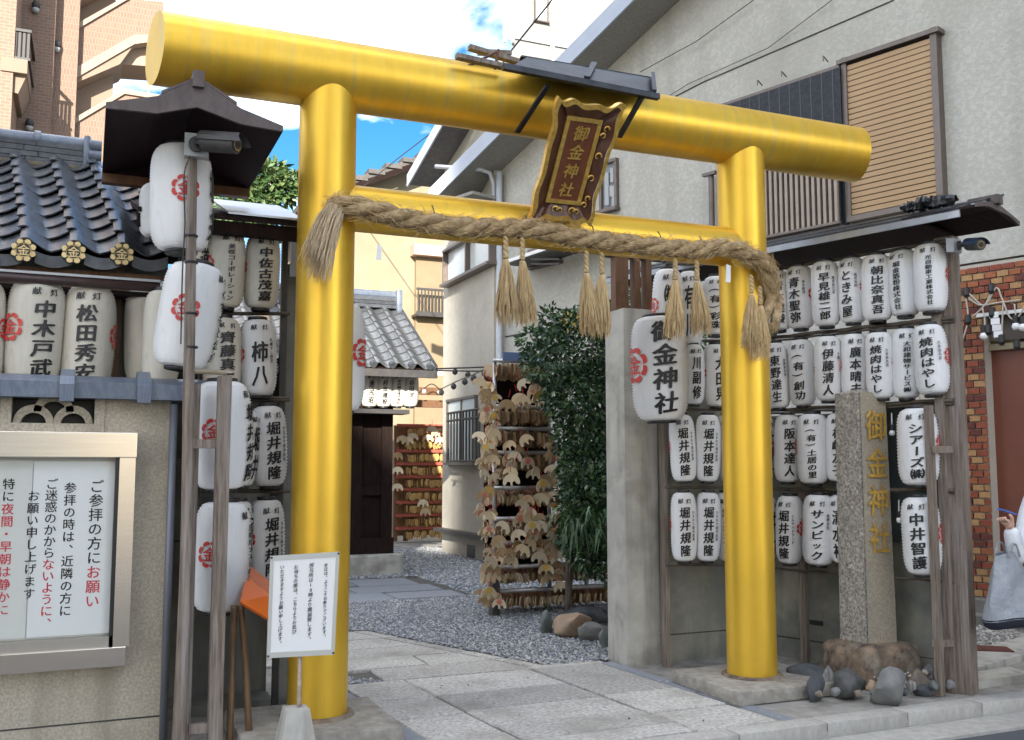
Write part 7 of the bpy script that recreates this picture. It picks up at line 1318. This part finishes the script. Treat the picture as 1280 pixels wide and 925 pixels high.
try:
    bpy_ok = True
    B_ = [hip, ch_, nk, Vector((PX_ - 0.03, PY2, 1.43)), hd, hd + Vector((0, 0, 0.09)), hip + Vector((0, 0.09, -0.06)), hip + Vector((-0.02, 0.10, -0.42)), Vector((PX_, PY2 + 0.10, -0.02)), Vector((PX_ - 0.16, PY2 + 0.11, -0.06)), hip + Vector((0, -0.09, -0.06)), hip + Vector((-0.03, -0.10, -0.42)), Vector((PX_ + 0.02, PY2 - 0.10, -0.02)), Vector((PX_ - 0.14, PY2 - 0.11, -0.06))]
    skin('body', B_, [(0, 1), (1, 2), (2, 3), (3, 4), (4, 5), (0, 6), (6, 7), (7, 8), (8, 9), (0, 10), (10, 11), (11, 12), (12, 13)], [0.12, 0.13, 0.055, 0.05, 0.085, 0.06, 0.085, 0.055, 0.04, 0.035, 0.085, 0.055, 0.04, 0.035], SKIN)
    skin('jacket', [hip + Vector((0, 0, -0.05)), hip + Vector((0, 0, 0.12)), ch_, nk - Vector((0, 0, 0.04)), shd, (shd + el) / 2 + Vector((0.02, 0, -0.02)), el, hand + Vector((0.035, 0, -0.035)), shd2, shd2.lerp(el, 0.6) + Vector((0.06, -0.15, -0.03)), hand + Vector((0.10, -0.10, -0.06))], [(0, 1), (1, 2), (2, 3), (2, 4), (4, 5), (5, 6), (6, 7), (2, 8), (8, 9), (9, 10)], [(0.15, 0.17), (0.15, 0.16), (0.15, 0.17), 0.075, 0.075, 0.068, 0.065, 0.052, 0.075, 0.065, 0.055], JK)
    skin('jeans', [hip, hip + Vector((0, 0.09, -0.06)), hip + Vector((-0.02, 0.10, -0.42)), Vector((PX_, PY2 + 0.10, 0.0)), hip + Vector((0, -0.09, -0.06)), hip + Vector((-0.03, -0.10, -0.42)), Vector((PX_ + 0.02, PY2 - 0.10, 0.0))], [(0, 1), (1, 2), (2, 3), (0, 4), (4, 5), (5, 6)], [0.12, 0.10, 0.078, 0.07, 0.10, 0.078, 0.07], JN)
    hv = [hand + Vector((0.035, 0, -0.05)), hand + Vector((0.02, 0, -0.02)), hand + Vector((0.0, 0, 0.0))]; he = [(0, 1), (1, 2)]; hr = [0.026, 0.03, 0.026]
    for k in range(4):
        i0 = len(hv); y_ = -0.03 + 0.02 * k; hv += [hand + Vector((-0.022, y_, 0.004)), hand + Vector((-0.045, y_, 0.016 - 0.003 * k)), hand + Vector((-0.042 + 0.002 * k, y_ * 0.9, 0.036 - 0.003 * k))]; he += [(2, i0), (i0, i0 + 1), (i0 + 1, i0 + 2)]; hr += [0.0095, 0.0088, 0.0075]
    i0 = len(hv); hv += [hand + Vector((0.012, -0.036, 0.016)), hand + Vector((-0.004, -0.042, 0.036)), hand + Vector((-0.014, -0.034, 0.050))]; he += [(1, i0), (i0, i0 + 1), (i0 + 1, i0 + 2)]; hr += [0.0115, 0.010, 0.0085]
    skin('hand', hv, he, hr, SKIN)
except Exception as ex: print('person', ex)
part('hair', MB().rock(hd + Vector((0.02, 0, 0.06)), (0.105, 0.095, 0.12), 5, 3, rough=0.02), mat('dark_hair', (0.02, 0.015, 0.012), rough=0.5), pr, smooth=True)
phn = root('smartphone', ph, 'blue cased phone held in the hand at the right edge', 'phone'); d_ = (onY(1272, 643, PY2) - onY(1250, 635, PY2)).normalized()
part('case', MB().obox(onY(1252, 638, PY2) - Vector((0, 0.03, 0.004)), d_ * 0.105, (0, 0.07, 0.01), Vector((0.004, 0, 0.009))), mat('blue_case', (0.06, 0.14, 0.45), rough=0.3), phn)
bgx = onY(1236, 770, PY2 + 0.06); bag = root('tote_bag', (bgx.x + 0.18, PY2, bgx.z), 'slouchy grey cloth tote bag with dark base hanging from the elbow', 'bag')
tz = onY(1262, 692, PY2).z; bz = onY(1240, 776, PY2).z; vs = []; fs = []; N_ = 22; ff = random.Random(2); ci = onY(1238, 765, PY2).x + 0.17
for j in range(11):
    t = j / 10; z = tz + (bz - tz) * t; w_ = 0.09 + 0.115 * min(1, t * 1.3) ** 0.8; d2 = 0.035 + 0.075 * t
    for k in range(N_): a = 2 * math.pi * k / N_; wob = 1 + 0.07 * math.sin(3 * a + 5 * t) + 0.04 * math.sin(7 * a - 6 * t) + ff.uniform(-.02, .02); vs.append((ci + 0.03 + w_ * math.cos(a) * wob, PY2 + 0.02 + d2 * math.sin(a) * wob, z - 0.012 * math.cos(a * 2)))
for j in range(10):
    for k in range(N_): fs.append((j * N_ + k, (j + 1) * N_ + k, (j + 1) * N_ + (k + 1) % N_, j * N_ + (k + 1) % N_))
fs.append(tuple(range(10 * N_, 11 * N_))); part('cloth', MB().add(vs, fs), mat('grey_canvas', (0.34, 0.36, 0.39), (0.25, 0.27, 0.30), rough=0.9, scale=9, bump=0.9, bscale=7, bdist=0.04), bag, smooth=60)
vs2 = [(x * 1.0 + 0, y, z) for x, y, z in vs[10 * N_:]]; mb = MB(); mb.add([(ci + 0.03 + (x - ci - 0.03) * s_, PY2 + 0.02 + (y - PY2 - 0.02) * s_, z + dz) for s_, dz in ((1.01, 0.012), (0.96, -0.03), (0.8, -0.05)) for x, y, z in vs2], [(j * N_ + k, (j + 1) * N_ + k, (j + 1) * N_ + (k + 1) % N_, j * N_ + (k + 1) % N_) for j in range(2) for k in range(N_)] + [tuple(range(2 * N_, 3 * N_))]); part('dark_base', mb, mat('navy_cloth', (0.015, 0.018, 0.03), rough=0.8), bag, smooth=60)
for y_ in (-0.03, 0.07): part('strap', MB().tube(spline([Vector((ci - 0.02, PY2 + y_, tz - 0.02)), Vector((ci, PY2 + y_, tz + 0.05)), Vector((ci + 0.05, PY2 + y_, tz + 0.06)), Vector((ci + 0.08, PY2 + y_, tz - 0.02))], 5), 0.008, 6), MATS['grey_canvas'], bag)
